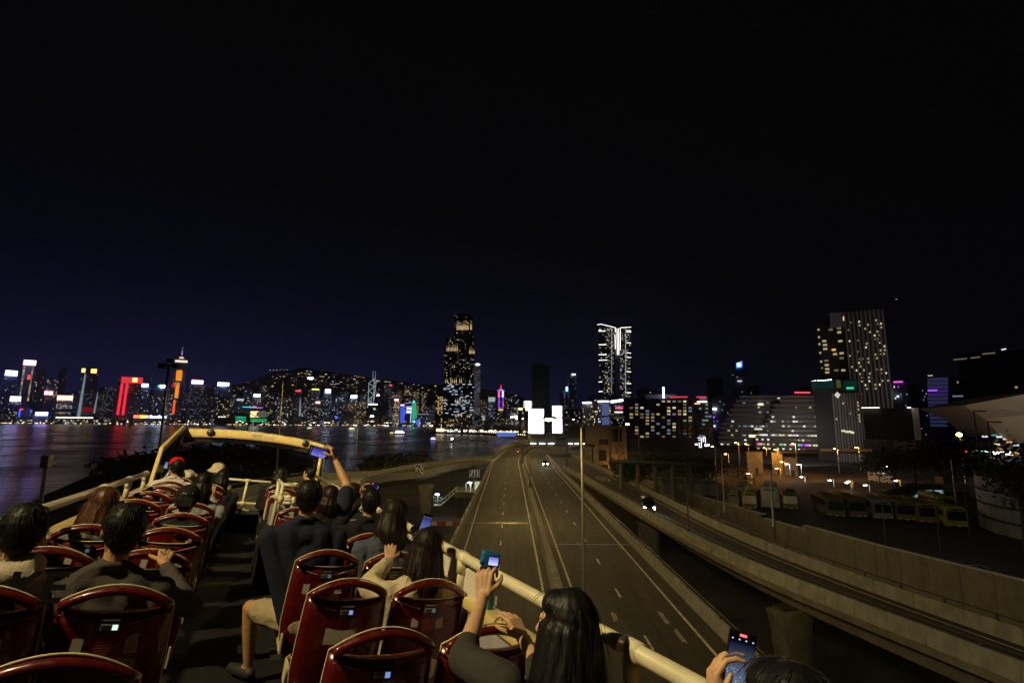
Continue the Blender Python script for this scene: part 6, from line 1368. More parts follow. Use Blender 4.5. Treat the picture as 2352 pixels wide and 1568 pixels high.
# side brace of the windscreen, left
def strip(pts, w, t, name, m):
    b = MB(); n = len(pts); vs = []
    for i, p in enumerate(pts):
        p = Vector(p); d = (Vector(pts[min(i+1,n-1)])-Vector(pts[max(i-1,0)])).normalized(); up = Vector((1,0,0)).cross(d).normalized()
        for sx, su in ((-1,-1),(1,-1),(1,1),(-1,1)): vs.append(p+Vector((sx*t/2,0,0))+up*su*w/2)
    b.add(vs,[(i*4+j,i*4+(j+1)%4,(i+1)*4+(j+1)%4,(i+1)*4+j) for i in range(n-1) for j in range(4)]+[(3,2,1,0),tuple((n-1)*4+j for j in range(4))])
    return bevel(bpart(b,name,m),.008,1)
for x in (-1.10,):
    strip([(x,8.95,-.80),(x,9.16,-.29),(x,11.35,.085)],.10,.05,'side_brace',cream)
    bpart(MB().add([(x,9.1,-.80),(x,9.24,-.33),(x,11.3,.02),(x,11.35,-.80)],[(0,1,2,3)]),'side_window',pane_mat())
    strip([(x+.02,10.55,-.80),(x+.02,11.0,.0)],.07,.04,'window_post',mat('olive_post',(.16,.15,.09),.6)); strip([(x+.01,10.1,-.80),(x+.01,10.6,-.06)],.05,.02,'window_post',greyp)
bpart(MB().tube([(1.375,11.25,-.80),(1.385,11.33,.0)],.035,10),'arch_post',cream,True)
bpart(MB().box((1.44,11.36,-.4),(.05,.06,.8)),'arch_post',mat('olive_post',(.16,.15,.09),.6))
bpart(MB().box((.13,11.45,-1.53),(2.46,.5,.33)),'front_plinth',rubber)
bpart(MB().add([(-1.07,11.40,.0),(1.37,11.40,.0),(1.37,11.68,-1.36),(-1.07,11.68,-1.36)],[(0,1,2,3)]),'windscreen_pane',pane_mat())
for z, x0, x1 in ((-.76,-1.02,1.2),(-1.17,-1.02,1.2),(-1.29,-1.02,1.2)): bpart(MB().tube([(x0,11.2,z),(x1,11.2,z)],.022,10),'front_rail',creamw,True)
for x in (.14,-.78,1.0):
    bpart(MB().tube([(x,11.2,-1.37),(x,11.2,-.75)],.022,10),'front_rail_post',creamw,True)
    for z in (-.76,-1.17,-1.29,-1.36): bpart(MB().tube([(x-.05,11.2,z),(x+.05,11.2,z)],.031,10),'rail_clamp',creamw,True)
bpart(MB().box((-.02,11.05,-1.25),(.16,.1,.14)),'red_box',redp)
# stairwell guard: tubes with clamps and a lilac-grey infill panel
def guard():
    def q(x, y, Y=7.0): return busY((980+x/3.92)/1.7415,(1840+y/3.92)/1.7415,Y)
    lines = [[q(205,1420,7.8),q(360,640,7.9),q(420,575,7.7),q(500,560,7.3)],[q(300,1500),q(500,620),q(530,310)],[q(520,800,6.75),q(600,365,6.75)],[q(530,310),q(600,380,6.75),q(840,410,6.75)],[q(480,500,7.2),q(640,510,7.3),q(700,570,7.3),q(690,690,7.3)],[q(500,590),q(560,610,6.75),q(790,630,6.75)],[q(590,570,7.2),q(860,585,7.2)],[q(580,655,7.2),q(880,690,7.2)],[q(230,1350,7.6),q(300,1350)]]
    for L_ in lines: bpart(MB().tube(L_,.021,10),'guard_tube',creamw,True)
    for p in (q(505,560),q(560,610,6.75),q(770,630,6.75),q(755,700,6.8),q(300,1340),q(285,1440)):
        bpart(MB().tube([p-Vector((0,0,.04)),p+Vector((0,0,.04))],.032,10),'guard_clamp',creamw,True)
    a = [q(400,690,7.6),q(500,650,7.1),q(330,1430,7.1),q(280,1310,7.5)]
    b = MB(); b.add(a+[p+Vector((.012,0,0)) for p in a],[(0,1,2,3),(7,6,5,4),(0,4,5,1),(1,5,6,2),(2,6,7,3),(3,7,4,0)]); bpart(b,'guard_panel',greyp)
    a = [q(560,690,7.25),q(860,690,7.25),q(860,900,7.25),q(560,900,7.25)]
    b = MB(); b.add(a+[p+Vector((0,.012,0)) for p in a],[(0,1,2,3),(7,6,5,4)]); bpart(b,'guard_panel',greyp)
    bpart(MB().box((.75,7.6,-1.35),(.75,1.2,.68)),'stairwell_box',rubber)
guard()
# ---------------------------------------------------------------- seats (sub-parts: rim, edge trim, cushion, charging panel, stickers)
def seat_meshes():
    yb = lambda z: .10*(.946-z)/.52 - .018*sin(pi*min(1,max(0,(z-.34)/.6)))
    hw = lambda z: float(np.interp(z,[.30,.40,.55,.75,.86,.95],[.165,.205,.222,.219,.213,.206]))
    lip = lambda u: .906+.014*abs(u)**2.5
    b = MB(); nu, nv = 14, 10; vs = []
    for face in (0,1):
        for j in range(nv+1):
            for i in range(nu+1):
                u = -1+2*i/nu; z = .30+(lip(u)-.30)*j/nv; x = hw(z)*u; y = yb(z)+(.0 if face == 0 else .03)-.014*(1-u*u)*(1 if face == 0 else .6)+.03*abs(u)**4
                vs.append((x,y,z))
    n1 = nu+1; off = n1*(nv+1); fs = []
    for j in range(nv):
        for i in range(nu):
            a = j*n1+i; fs.append((a,a+1,a+1+n1,a+n1)); fs.append((off+a+n1,off+a+1+n1,off+a+1,off+a))
    for i in range(nu):
        fs.append((i,off+i,off+i+1,i+1)); a = nv*n1+i; fs.append((a,a+1,off+a+1,off+a))
    for j in range(nv):
        a = j*n1; fs.append((a,a+n1,off+a+n1,off+a)); a += nu; fs.append((a,off+a,off+a+n1,a+n1))
    b.add(vs,fs); shell = b.mesh('seat',[redp],True)
    # rim: flattened section along the arch, broad at the shoulders
    r = MB(); n = 26; vs = []; k = 8
    for i in range(n+1):
        u = -1+2*i/n; x = .200*u; zt = .946+.066*(1-u*u); hh = .0185+.004*max(0,abs(u)-.72)/.28; zc = zt-hh; dz = -.132*u/.2*.2
        for q in range(k):
            a = 2*pi*q/k; ny = -.020*cos(a); nz_ = hh*sin(a)
            vs.append((x*(1+.03*sin(a)*abs(u)), yb(zc)-.002+ny-.012*(1-u*u), zc+nz_))
    r.add(vs,[(i*k+q,(i+1)*k+q,(i+1)*k+(q+1)%k,i*k+(q+1)%k) for i in range(n) for q in range(k)]+[tuple(range(k)),tuple(n*k+q for q in range(k-1,-1,-1))])
    rim = r.mesh('grab_rim',[redp],True)
    e = MB(); pts = [(-.168,.10,.31)]
    for z in (.42,.55,.7,.84,.93): pts.append((-hw(z)-.003,yb(z)+.038,z))
    for i in range(15): u = -.97+1.94*i/14; pts.append((.203*u,yb(.95)+.004-.012*(1-u*u),.949+.068*(1-u*u)))
    for z in (.93,.84,.7,.55,.42): pts.append((hw(z)+.003,yb(z)+.038,z))
    pts.append((.168,.10,.31)); e.tube(pts,.0040,6)
    trim = e.mesh('edge_trim',[edge],True)
    l = MB(); l.tube([(.17*u,yb(.9)-.006-.012*(1-u*u),lip(u)+.002) for u in np.linspace(-.85,.85,11)],.0036,5); lipm = l.mesh('slot_trim',[edge],True)
    c = MB(); c.box((0,.30,.405),(.40,.40,.05)); c.box((0,.29,.445),(.38,.36,.05)); cm = c.mesh('cushion',[redp,])
    cl = MB(); vs = []
    for s in (-1,1): cl.prism([(s*.205,.06),(s*.205,.5),(s*.17,.56),(s*.193,.5),(s*.195,.06)][::s],.36,.47)
    cl.box((0,.52,.42),(.37,.03,.09)); clm = cl.mesh('cushion_edge',[edge])
    pd = MB(); pd.box((0,.26,.19),(.07,.07,.38)); pd.box((0,.26,.01),(.3,.26,.02)); pdm = pd.mesh('pedestal',[dsteel])
    u = MB(); y = yb(.86)-.020; u.box((0,y,.858),(.078,.022,.056)); um = u.mesh('charging_panel',[black])
    ul = MB(); ul.box((-.004,y-.0125,.852),(.062,.004,.022)); ul.box((-.0,y-.0125,.878),(.06,.004,.003)); 
    for k_ in range(4): ul.box((-.029+.011*k_,y-.0145,.853),(.007,.003,.010),mi=1)
    ulm = ul.mesh('charging_label',[mat('label_cream',(.30,.27,.19),.5),black])
    ug = MB(); ug.box((.018,y-.0148,.850),(.020,.004,.020)); ugm = ug
    cr = MB()
    for s in (-1,1): cr.tube([(s*.195,yb(.885)-.002,.895),(s*.06,yb(.85)-.018,.855)],.0018,4)
    crm = cr.mesh('crease_line',[mat('crease_light',(.55,.42,.36),.3)])
    def stick(x,z,w,h,m,a=0): 
        s = MB(); Mr = Matrix.Rotation(a,3,'Y'); s.box((x,yb(z)-.0165+.014*(x/.21)**2,z),(w,.003,h),Mr); return s
    paper = mat('sticker_paper',(.50,.45,.38),.6,nz=.08,scale=40); ink2 = mat('sticker_ink',(.3,.06,.06),.6)
    s1 = stick(-.095,.770,.040,.060,paper,.06); s2 = stick(.088,.772,.046,.075,paper,-.08)
    s3 = MB()
    for k_ in range(6): s3.box((-.015,yb(.77)-.0165,.795-.011*k_),(.070-.01*(k_%3),.002,.004))
    for k_ in range(5): s3.box((.088,yb(.77)-.0165,.795-.011*k_),(.028,.002,.002))
    big = stick(-.01,.725,.165,.078,paper,.03)
    return dict(shell=shell,rim=rim,trim=trim,lip=lipm,cush=cm,cedge=clm,ped=pdm,usb=um,ulab=ulm,ug=ugm,crease=crm,st1=s1.mesh('notice_sticker',[paper]),st2=s2.mesh('notice_sticker',[paper]),st3=s3.mesh('sticker_print',[ink2]),big=big.mesh('paper_notice',[paper]))
SM = seat_meshes()
GL = {k: SM['ug'].mesh('indicator_light',[emi('indicator_'+k,c,s)]) for k, c, s in (('white',(.75,1,.95),1.0),('blue',(.25,.38,.9),.75),('dim',(.3,.45,.5),.22),('off',(.2,.24,.25),.03))}
XL, XR, SW, SG = -.571, .447, .411, .056
SX = {'La': XL-SG-SW/2, 'Lb': XL+SW/2, 'Ra': XR+SW/2, 'Rb': XR+SW+SG+SW/2}
rowL = lambda n: 2.10+.825*n
rowR = lambda n: 1.41+.825*n
def put(me, name, parent, loc=(0,0,0)):
    o = bpy.data.objects.new(name, me); C.objects.link(o); o.parent = parent; o.location = loc; return o
def seat(col, n, glow='dim', big=False):
    y = (rowL if col[0] == 'L' else rowR)(n); p = Vector((SX[col],y,DK))-BO
    s = put(SM['shell'],'seat',bus,p)
    for k, nm in (('rim','grab_rim'),('trim','edge_trim'),('lip','slot_trim'),('cush','cushion'),('cedge','cushion_edge'),('ped','pedestal'),('usb','charging_panel'),('ulab','charging_label'),('crease','crease_line')): put(SM[k],nm,s)
    put(GL[glow],'indicator_light',s)
    if big: put(SM['big'],'paper_notice',s)
    else:
        k = (n*7+ord(col[1])+ord(col[0])) % 5
        if k != 2: put(SM['st1'],'notice_sticker',s,(.01*(k-2),0,.006*(k-1)))
        put(SM['st2'],'notice_sticker',s,(.006*(1-k),0,.004*k))
        if k != 3: put(SM['st3'],'sticker_print',s,(.004*k,0,0))
for n in range(0,11): seat('La',n,'dim' if n else 'off'); seat('Lb',n,{1:'white'}.get(n,'dim'))
for n in (0,1,2,3,4,5,6,9,10): seat('Ra',n,{1:'blue',2:'blue'}.get(n,'dim'),n == 2)
for n in (-1,0,1,2,3,4,5,9,10): seat('Rb',n,{1:'blue',2:'dim'}.get(n,'off'))
# ================================================================ passengers
def blob(b, vox, it=4, name='t'):
    me = b.mesh(name, []); o = bpy.data.objects.new(name, me); C.objects.link(o)
    r = o.modifiers.new('r','REMESH'); r.mode = 'VOXEL'; r.voxel_size = vox
    if it: s = o.modifiers.new('s','SMOOTH'); s.factor = .5; s.iterations = it
    dg = bpy.context.evaluated_depsgraph_get(); dg.update(); ev = o.evaluated_get(dg)
    m2 = bpy.data.meshes.new_from_object(ev); n = len(m2.vertices)
    co = np.empty(n*3,'f'); m2.vertices.foreach_get('co',co); co = co.reshape(-1,3)
    fs = [tuple(p.vertices) for p in m2.polygons]
    nor = np.empty(n*3,'f'); m2.vertices.foreach_get('normal',nor); nor = nor.reshape(-1,3)
    bpy.data.objects.remove(o); bpy.data.meshes.remove(me); bpy.data.meshes.remove(m2)
    return co, nor, fs
def disp(co, nor, amp, fn): return co+nor*(np.array([fn(v) for v in co])*amp)[:,None]
skin = mat('skin', (.52,.29,.15), .5, nz=.08, scale=30)
skin2 = mat('skin_fair', (.58,.35,.20), .5, nz=.08, scale=30)
hairb = mat('hair_black', (.007,.006,.006), .50, nz=.3, scale=60, stretch=(6,6,.5), spec=.28)
hairbr = mat('hair_brown', (.085,.030,.010), .45, nz=.45, scale=50, stretch=(6,6,.5), spec=.4)
haird = mat('hair_dark_brown', (.016,.008,.006), .48, nz=.4, scale=60, stretch=(6,6,.5), spec=.32)
def cloth(name, col, rough=.9, bs=260, bump=.25, nz=.12, **k): return mat('cloth_'+name, col, rough, nz=nz, scale=12, bump=bump, bscale=bs, spec=.2, **k)
def hand_geo(b, W, d, n, side, curl=(.25,.35,.25), thumb=(.6,.3), s=1.0, spread=.10):
    """W wrist, d towards the knuckles, n out of the back of the hand, side +1 = thumb on the +(d x n) side"""
    W = Vector(W); d = Vector(d).normalized(); n = Vector(n); n = (n-d*n.dot(d)).normalized(); a = d.cross(n)*side
    r = .0088*s
    ln = ((.044,.027,.021),(.049,.030,.022),(.046,.028,.022),(.036,.022,.019))
    for i in range(4):
        o = (1.5-i)*.0205*s; k = W+d*(.092-.006*abs(i-1))*s+a*o
        b.cap(W+a*o*.62+d*.008*s, k, .0135*s, .0118*s, 8)
        b.cap(W+a*o*.5-n*.006*s, k-n*.008*s-d*.01*s, .013*s, .010*s, 8)
        dd = (d+a*(1.5-i)*spread).normalized(); p = k; ang = 0
        for j in range(3):
            ang += curl[j] if not isinstance(curl[0],(list,tuple)) else curl[i][j]
            v = dd*cos(ang)-n*sin(ang); e = p+v*ln[i][j]*s; b.cap(p,e,r*(1.08-.1*j),r*(1.0-.12*j),8); p = e
    b0 = W+a*.022*s+d*.022*s; v1 = (d*.62+a*.78-n*thumb[0]*.5).normalized(); p1 = b0+v1*.043*s; b.cap(W+d*.012*s+a*.01*s,b0,.014*s,.0145*s,8); b.cap(b0,p1,.0145*s,.0115*s,8)
    v2 = (d*.85+a*(.5-thumb[1])-n*thumb[0]).normalized(); p2 = p1+v2*.032*s; b.cap(p1,p2,.0112*s,.0100*s,8); v3 = (d*.9+a*(.2-thumb[1])-n*thumb[0]*1.2).normalized(); b.cap(p2,p2+v3*.024*s,.0098*s,.0075*s,8)
def person(label, row, head, yaw=0, pitch=0, sk=None, top=None, sleeve='long', hair='short', hairm=None, arms=None, bottom=None, legs=None, w=.195, hat=None, lean=None, res=.011, strands=260, hairlen=.30, hood=None, extra=None, loose=0.0):
    """row: seat-row y; head: skull centre in bus coordinates"""
    sk = sk or skin; hairm = hairm or hairb; H = Vector(head); hx = lean if lean is not None else H.x
    hip = Vector((hx, row+.17, DK+.53)); base = Vector((hip.x, hip.y, DK)); root = empty('person', BUSR @ base, 0, label, 'person', M=BUS)
    L = lambda p: Vector(p)-base
    Mh = Matrix.Rotation(R(yaw),3,'Z') @ Matrix.Rotation(R(pitch),3,'X'); Hh = lambda x,y,z: L(H)+Mh @ Vector((x,y,z))
    neck = L(H)+Vector((0,-.025,-.135)); sh = L(H)+Vector((0,-.03,-.255)); hp = L(hip)
    sh = Vector((sh.x*.85, sh.y, sh.z)); chest = sh.lerp(hp,.35)
    SL, SR = sh+Vector((-w,0,-.012)), sh+Vector((w,0,-.012))
    arms = arms or {}; A = {}
    for s, S in (('L',SL),('R',SR)):
        sg = -1 if s == 'L' else 1; a = arms.get(s)
        if a: A[s] = (S if 'sh' not in a else L(a['sh']), L(a['el']), L(a['wr']), a)
        else: A[s] = (S, S+Vector((sg*.03,.09,-.26)), S+Vector((-sg*.06,.33,-.27)), None)
    legs = legs or {}; G = {}
    for s in ('L','R'):
        sg = -1 if s == 'L' else 1; g = legs.get(s)
        if g: G[s] = (hp+Vector((sg*.09,0,0)), L(g[0]), L(g[1]))
        else: G[s] = (hp+Vector((sg*.09,0,0)), hp+Vector((sg*.11,.42,.03)), hp+Vector((sg*.11,.44,-.42)))
    def torso(b, g):
        b.ell(hp+Vector((0,0,.02)),(.165+g,.125+g,.12+g)); b.ell(hp.lerp(chest,.5),(.15+g,.11+g,.17+g)); b.ell(chest,(.168+g,.118+g,.17+g))
        b.cap(SL,SR,.062+g,.062+g); b.cap(sh+Vector((-w*.75,-.01,.01)),neck+Vector((-.02,-.01,-.02)),.05+g,.045+g*.6); b.cap(sh+Vector((w*.75,-.01,.01)),neck+Vector((.02,-.01,-.02)),.05+g,.045+g*.6)
        b.cap(SL,hp+Vector((-.09,0,.02)),.07+g,.10+g); b.cap(SR,hp+Vector((.09,0,.02)),.07+g,.10+g); b.cap(sh+Vector((-.1,-.005,0)),hp+Vector((-.05,0,0)),.088+g,.10+g); b.cap(sh+Vector((.1,-.005,0)),hp+Vector((.05,0,0)),.088+g,.10+g)
    # --- one continuous body
    b = MB(); torso(b,-.026)
    b.cap(sh+Vector((0,.0,.05)),Hh(0,-.02,-.07),.052,.052)
    b.ell(Hh(0,-.012,.018),(.076,.094,.098),Mh); b.ell(Hh(0,.02,-.05),(.060,.072,.072),Mh); b.ell(Hh(0,.045,-.088),(.035,.035,.026),Mh)
    b.cap(Hh(0,.086,.012),Hh(0,.104,-.022),.010,.015,8); b.ell(Hh(0,.086,-.062),(.026,.012,.010),Mh); b.ell(Hh(0,.086,-.050),(.022,.012,.007),Mh)
    for s in (-1,1):
        b.ell(Hh(s*.077,-.004,-.004),(.011,.021,.032),Mh,10,7); b.ell(Hh(s*.074,.006,-.026),(.010,.012,.014),Mh,8,6); b.cap(Hh(s*.014,.086,.030),Hh(s*.048,.076,.030),.010,.008,8)
    for s in ('L','R'):
        S, E, W_, a = A[s]; b.cap(S,E,.046,.038); b.cap(E,E.lerp(W_,.35),.038,.037); b.cap(E.lerp(W_,.35),W_,.037,.024)
        h0, k0, a0 = G[s]; b.cap(h0,k0,.078,.056); b.cap(k0,k0.lerp(a0,.35),.056,.054); b.cap(k0.lerp(a0,.35),a0,.054,.036); fwd = (k0-h0); fwd.z = 0; fwd = fwd.normalized() if fwd.length > .05 else Vector((0,1,0))
        b.cap(a0+Vector((0,0,-.045)),a0+fwd*.15+Vector((0,0,-.062)),.034,.027)
    co, nor, fs = blob(b, res, 4); V = [tuple(v) for v in co]; Fc = list(fs)
    for s in ('L','R'):
        S, E, W_, a = A[s]; hb = MB(); a = a or {}
        d = Vector(a['d']) if 'd' in a else (W_-E).normalized()+Vector((0,0,-.2)); n = Vector(a.get('n',(0,.2,1)))
        hand_geo(hb, W_, d, n, a.get('side', 1 if s == 'L' else -1), a.get('curl',(.3,.4,.3)), a.get('thumb',(.5,.3)))
        hb.cap(E.lerp(W_,.8), W_+d.normalized()*.01, .0275, .021)
        c2, _, f2 = blob(hb, .0042 if a else .008, 3); k = len(V); V += [tuple(v) for v in c2]; Fc += [tuple(i+k for i in f) for f in f2]
    mb = MB(); mb.v = V; mb.f = Fc; mb.mi = [0]*len(Fc); mb.build('body', sk, root, smooth=True)
    for s in (-1,1):       # eyes
        e = MB(); e.ell(Hh(s*.031,.078,.012),(.012,.009,.008),Mh,10,6); e.build('eye', mat('eye_white',(.6,.58,.55),.2), root, smooth=True); e = MB(); e.ell(Hh(s*.031,.086,.012),(.005,.003,.005),Mh,8,5); e.build('iris', black, root, smooth=True)
    # --- clothes
    def fold(v, sd=label.__len__()):
        q = v[2]*1.0+v[0]*.5*(1 if v[0] > 0 else -1)
        return (1-abs(noise.noise(Vector((v[0]*7+sd,v[1]*7,q*22)))))**3*.9-.4+noise.noise(Vector((v[0]*30,v[1]*28+sd,v[2]*40)))*.22
    c = MB(); torso(c,.006+loose); c.ell(sh+Vector((0,-.006,.0)),(.12,.088,.085))
    for s in ('L','R'):
        S, E, W_, a = A[s]
        if sleeve == 'long': c.cap(S,E,.060+loose,.052+loose); c.cap(E,E.lerp(W_,.88),.052+loose,.036+loose*.6)
        elif sleeve == 'half': c.cap(S,E,.064,.058); c.cap(E,E.lerp(W_,.22),.056,.047)
        else: c.cap(S,S.lerp(E,.62),.064,.062)
    if hood: c.ell(neck+Vector((0,-.055,-.03)),(.13,.085,.065)); c.ell(neck+Vector((.07,-.02,-.0)),(.06,.07,.06)); c.ell(neck+Vector((-.07,-.02,-.0)),(.06,.07,.06))
    else: c.tube([neck+Vector((.062*cos(2*pi*k/14),.066*sin(2*pi*k/14)-.004,-.012+.012*sin(2*pi*k/14)*-1)) for k in range(15)],.013,6)
    co, nor, fs = blob(c, .0095, 12); co = disp(co, nor, .0018 if 'tee' in top.name else .0065, fold); m = MB(); m.v = [tuple(v) for v in co]; m.f = fs; m.mi = [0]*len(fs); m.build('top', top, root, smooth=True)
    c = MB(); bt = bottom or cloth('dark_trousers',(.02,.02,.024)); short = legs.get('short')
    c.ell(hp,(.175,.135,.115))
    for s in ('L','R'):
        h0, k0, a0 = G[s]
        if short: c.cap(h0,h0.lerp(k0,.72),.094,.086)
        else: c.cap(h0,k0,.088,.066); c.cap(k0,k0.lerp(a0,.93),.066,.05)
    co, nor, fs = blob(c, .011, 3); co = disp(co, nor, .007, fold); m = MB(); m.v = [tuple(v) for v in co]; m.f = fs; m.mi = [0]*len(fs); m.build('shorts' if short else 'trousers', bt, root, smooth=True)
    for s in ('L','R'):
        h0, k0, a0 = G[s]; fwd = (k0-h0); fwd.z = 0; fwd = fwd.normalized() if fwd.length > .05 else Vector((0,1,0)); sm = MB(); sm.cap(a0+Vector((0,0,-.055))-fwd*.03,a0+fwd*.17+Vector((0,0,-.07)),.042,.036); sm.build('shoe', mat('shoe_dark',(.03,.028,.028),.6), root, smooth=True)
    # --- hair
    rr = random.Random(len(label)*7+int(yaw))
    hb = MB()
    if hair != 'none':
        hb.ell(Hh(0,-.020,.026),(.086,.098,.106),Mh)
        if hair == 'short': hb.ell(Hh(0,-.062,-.03),(.062,.045,.060),Mh); hb.ell(Hh(0,.035,.078),(.066,.055,.042),Mh)
        if hair == 'bun': hb.ell(Hh(0,-.085,.085),(.045,.045,.045),Mh); hb.ell(Hh(0,-.05,-.02),(.068,.05,.06),Mh)
        if hair in ('long','bob'):
            hb.ell(Hh(0,.03,.07),(.072,.06,.05),Mh)
            for k in range(11):
                a = R(-35-25*k) ; x, y = cos(a), sin(a); q0 = Hh(.074*x,-.012+.080*y,.0); ln = hairlen*(.92+.16*rr.random()); q1 = q0+Vector((x*.025,y*.02-.01,-ln*.45)); q2 = q1+Vector((-x*.012,-y*.005-.006,-ln*.55)); hb.cap(q0,q1,.030,.034); hb.cap(q1,q2,.034,.018)
        if hair in ('long',):
            hb.ell(Hh(0,-.075,-.10),(.092,.05,.13),Mh)
        co, nor, fs = blob(hb, .0065, 4)
        c0 = L(H); Mi = Mh.transposed()
        def ridge(v):
            q = Mi @ (Vector(v)-c0); a = atan2(q.x, -q.y); f = 1 if hair in ('long','bob','bun') else .55
            return f*(noise.noise(Vector((a*9, q.z*5, 1)))*.9+noise.noise(Vector((a*30, q.z*9, 7)))*.7)+(0 if f == 1 else noise.noise(Vector((q.x*60,q.y*60,q.z*45)))*.5)
        co = disp(co, nor, .0020 if hair in ('long','bob') else .0045, ridge); m = MB(); m.v = [tuple(v) for v in co]; m.f = fs; m.mi = [0]*len(fs)
        # loose strands riding on the surface
        for k in range(int(strands*1.7)):
            i = rr.randrange(len(co)); p = Vector(co[i]); nn = Vector(nor[i]); q = Mi @ (p-c0)
            if q.y > .03 and q.z < .03: continue
            pts = [p-nn*.002]; steps = 5 if hair in ('long','bob') else 3; ln = rr.uniform(.05,.12) if steps == 5 else rr.uniform(.022,.045)
            t = (Vector((0,0,-1))-nn*nn.dot(Vector((0,0,-1)))).normalized() if abs(nn.z) < .97 else (Mh @ Vector((rr.gauss(0,1),-1,0))).normalized()
            t = (t+Mh @ Vector((rr.gauss(0,.16),rr.gauss(0,.16),0))).normalized()
            for j in range(steps): pts.append(pts[-1]+t*ln/steps+nn*(.0026 if j < 2 else .0014)+Vector((rr.gauss(0,.0014),rr.gauss(0,.0014),0))); t = (t+Vector((0,0,-.25))).normalized()
            m.tube(pts,[.0011]*(len(pts)-1)+[.0003],3,cap=False)
        m.build('hair', hairm, root, smooth=True)
    if hat:
        kind, hm = hat; h = MB()
        if kind == 'cap':
            h.ell(Hh(0,-.012,.044),(.100,.114,.096),Mh); h.prism([(.088*cos(a),.085+.09*sin(a)) for a in np.linspace(0,pi,12)],.028,.038,M=Matrix.Translation(Hh(0,0,0)) @ Mh.to_4x4())
            h.box(Hh(0,-.10,-.02),(.14,.05,.07),Mh); co, nor, fs = blob(h,.006,4)
        elif kind == 'redcap':
            h.ell(Hh(0,.012,.062),(.100,.108,.082),Mh); h.prism([(.088*cos(a),.09+.09*sin(a)) for a in np.linspace(0,pi,12)],.04,.05,M=Matrix.Translation(Hh(0,0,0)) @ Mh.to_4x4()); co, nor, fs = blob(h,.007,4)
        elif kind == 'bucket':
            h.ell(Hh(0,-.01,.062),(.098,.110,.082),Mh); vs = []
            n_ = 26
            for (rr_, z) in ((.094,.052),(.155,-.005),(.158,-.012),(.094,.036)):
                for k in range(n_): a = 2*pi*k/n_; vs.append(Hh(rr_*cos(a),rr_*1.08*sin(a)-.01,z+.010*sin(3*a)))
            h.add(vs,[(j*n_+k,j*n_+(k+1)%n_,((j+1)%4)*n_+(k+1)%n_,((j+1)%4)*n_+k) for j in range(4) for k in range(n_)]); co, nor, fs = blob(h,.007,2)
        else:   # soft white beanie
            h.ell(Hh(0,-.012,.04),(.105,.118,.092),Mh); h.ell(Hh(.04,-.07,.05),(.06,.05,.05),Mh); h.ell(Hh(-.05,-.05,.055),(.055,.06,.045),Mh); co, nor, fs = blob(h,.007,3)
        co = disp(co, nor, .004, fold); m = MB(); m.v = [tuple(v) for v in co]; m.f = fs; m.mi = [0]*len(fs); m.build('hat', hm, root, smooth=True)
        if kind == 'cap':
            e = MB(); e.tube([Hh(-.030,-.128,.052),Hh(-.018,-.133,.064),Hh(-.004,-.133,.060),Hh(.006,-.132,.048)],.0022,5); e.tube([Hh(.045,-.118,.064),Hh(.055,-.113,.066)],.002,5); e.build('embroidered_line', mat('thread_white',(.7,.7,.68),.6), root)
    if extra: extra(root, L, Hh, Mh, neck, sh, chest)
    return root
pY = busY
# left side
def hoodie_text(root, L, Hh, Mh, neck, sh, chest):
    v = MB(); v.ell(chest+Vector((0,-.02,-.05)),(.235,.118,.26)); co, nor, fs = blob(v,.011,2); m = MB(); m.v = [tuple(q) for q in co]; m.f = fs; m.mi = [0]*len(fs); m.build('dark_vest', cloth('vest_olive',(.045,.038,.022)), root, smooth=True)
    text_mb('KE', .17, Matrix.Translation(L(pY(84,1353,rowL(1)+.018))) @ Matrix.Rotation(R(4),4,'Z') @ Matrix.Rotation(R(84),4,'X'), .004).build('vest_lettering', mat('lettering_black',(.006,.006,.006),.6), root)
person('passenger with big dark hair and a white hooded top under a dark vest', rowL(1), pY(52,1222,rowL(1)+.2), 12, -4, top=cloth('white_fleece',(.62,.55,.42),bump=.5,bs=180), hair='short', hood=True, extra=hoodie_text, w=.19, strands=420)
def glasses(root, L, Hh, Mh, neck, sh, chest):
    g = MB(); g.tube([Hh(-.080,-.01,.02),Hh(-.084,.06,.022),Hh(-.06,.10,.02)],.0022,5); g.tube([Hh(-.03+.024*cos(a),.103,.012+.018*sin(a)) for a in np.linspace(0,2*pi,13)],.002,5); g.tube([Hh(.03+.024*cos(a),.103,.012+.018*sin(a)) for a in np.linspace(0,2*pi,13)],.002,5); g.build('glasses', black, root)
    d = Vector((-.04,.8,.42)).normalized(); n = Vector((0,-.45,.9)); n = (n-d*n.dot(d)).normalized(); a = d.cross(n); o = L(wr2)+d*.060+n*.0145   # faded drawing on the back of the hand
    g = MB(); r_ = random.Random(5)
    for k in range(9):
        q = o+a*r_.uniform(-.024,.024)+d*r_.uniform(-.016,.018); g.tube([q, q+a*r_.uniform(-.009,.009)+d*r_.uniform(-.006,.006)+n*.0008, q+a*r_.uniform(-.010,.010)+d*r_.uniform(-.006,.006)],.0016,4)
    g.build('hand_drawing', mat('faded_ink',(.10,.06,.03),.7), root)
wr2 = Vector((-.285,3.60,-.715))
person('man in a charcoal sweater and glasses gripping the seat ahead, seen from behind', rowL(1), pY(283,1218,rowL(1)+.2), 14, -2, top=cloth('charcoal_knit',(.075,.066,.060),bump=.35,bs=320), hair='short', extra=glasses, w=.21, strands=420,
       arms={'R':{'el':(-.085,3.24,-.86),'wr':tuple(wr2),'d':(-.04,.8,.42),'n':(0,-.45,.9),'curl':(.55,.75,.4),'thumb':(.3,-.1)}})
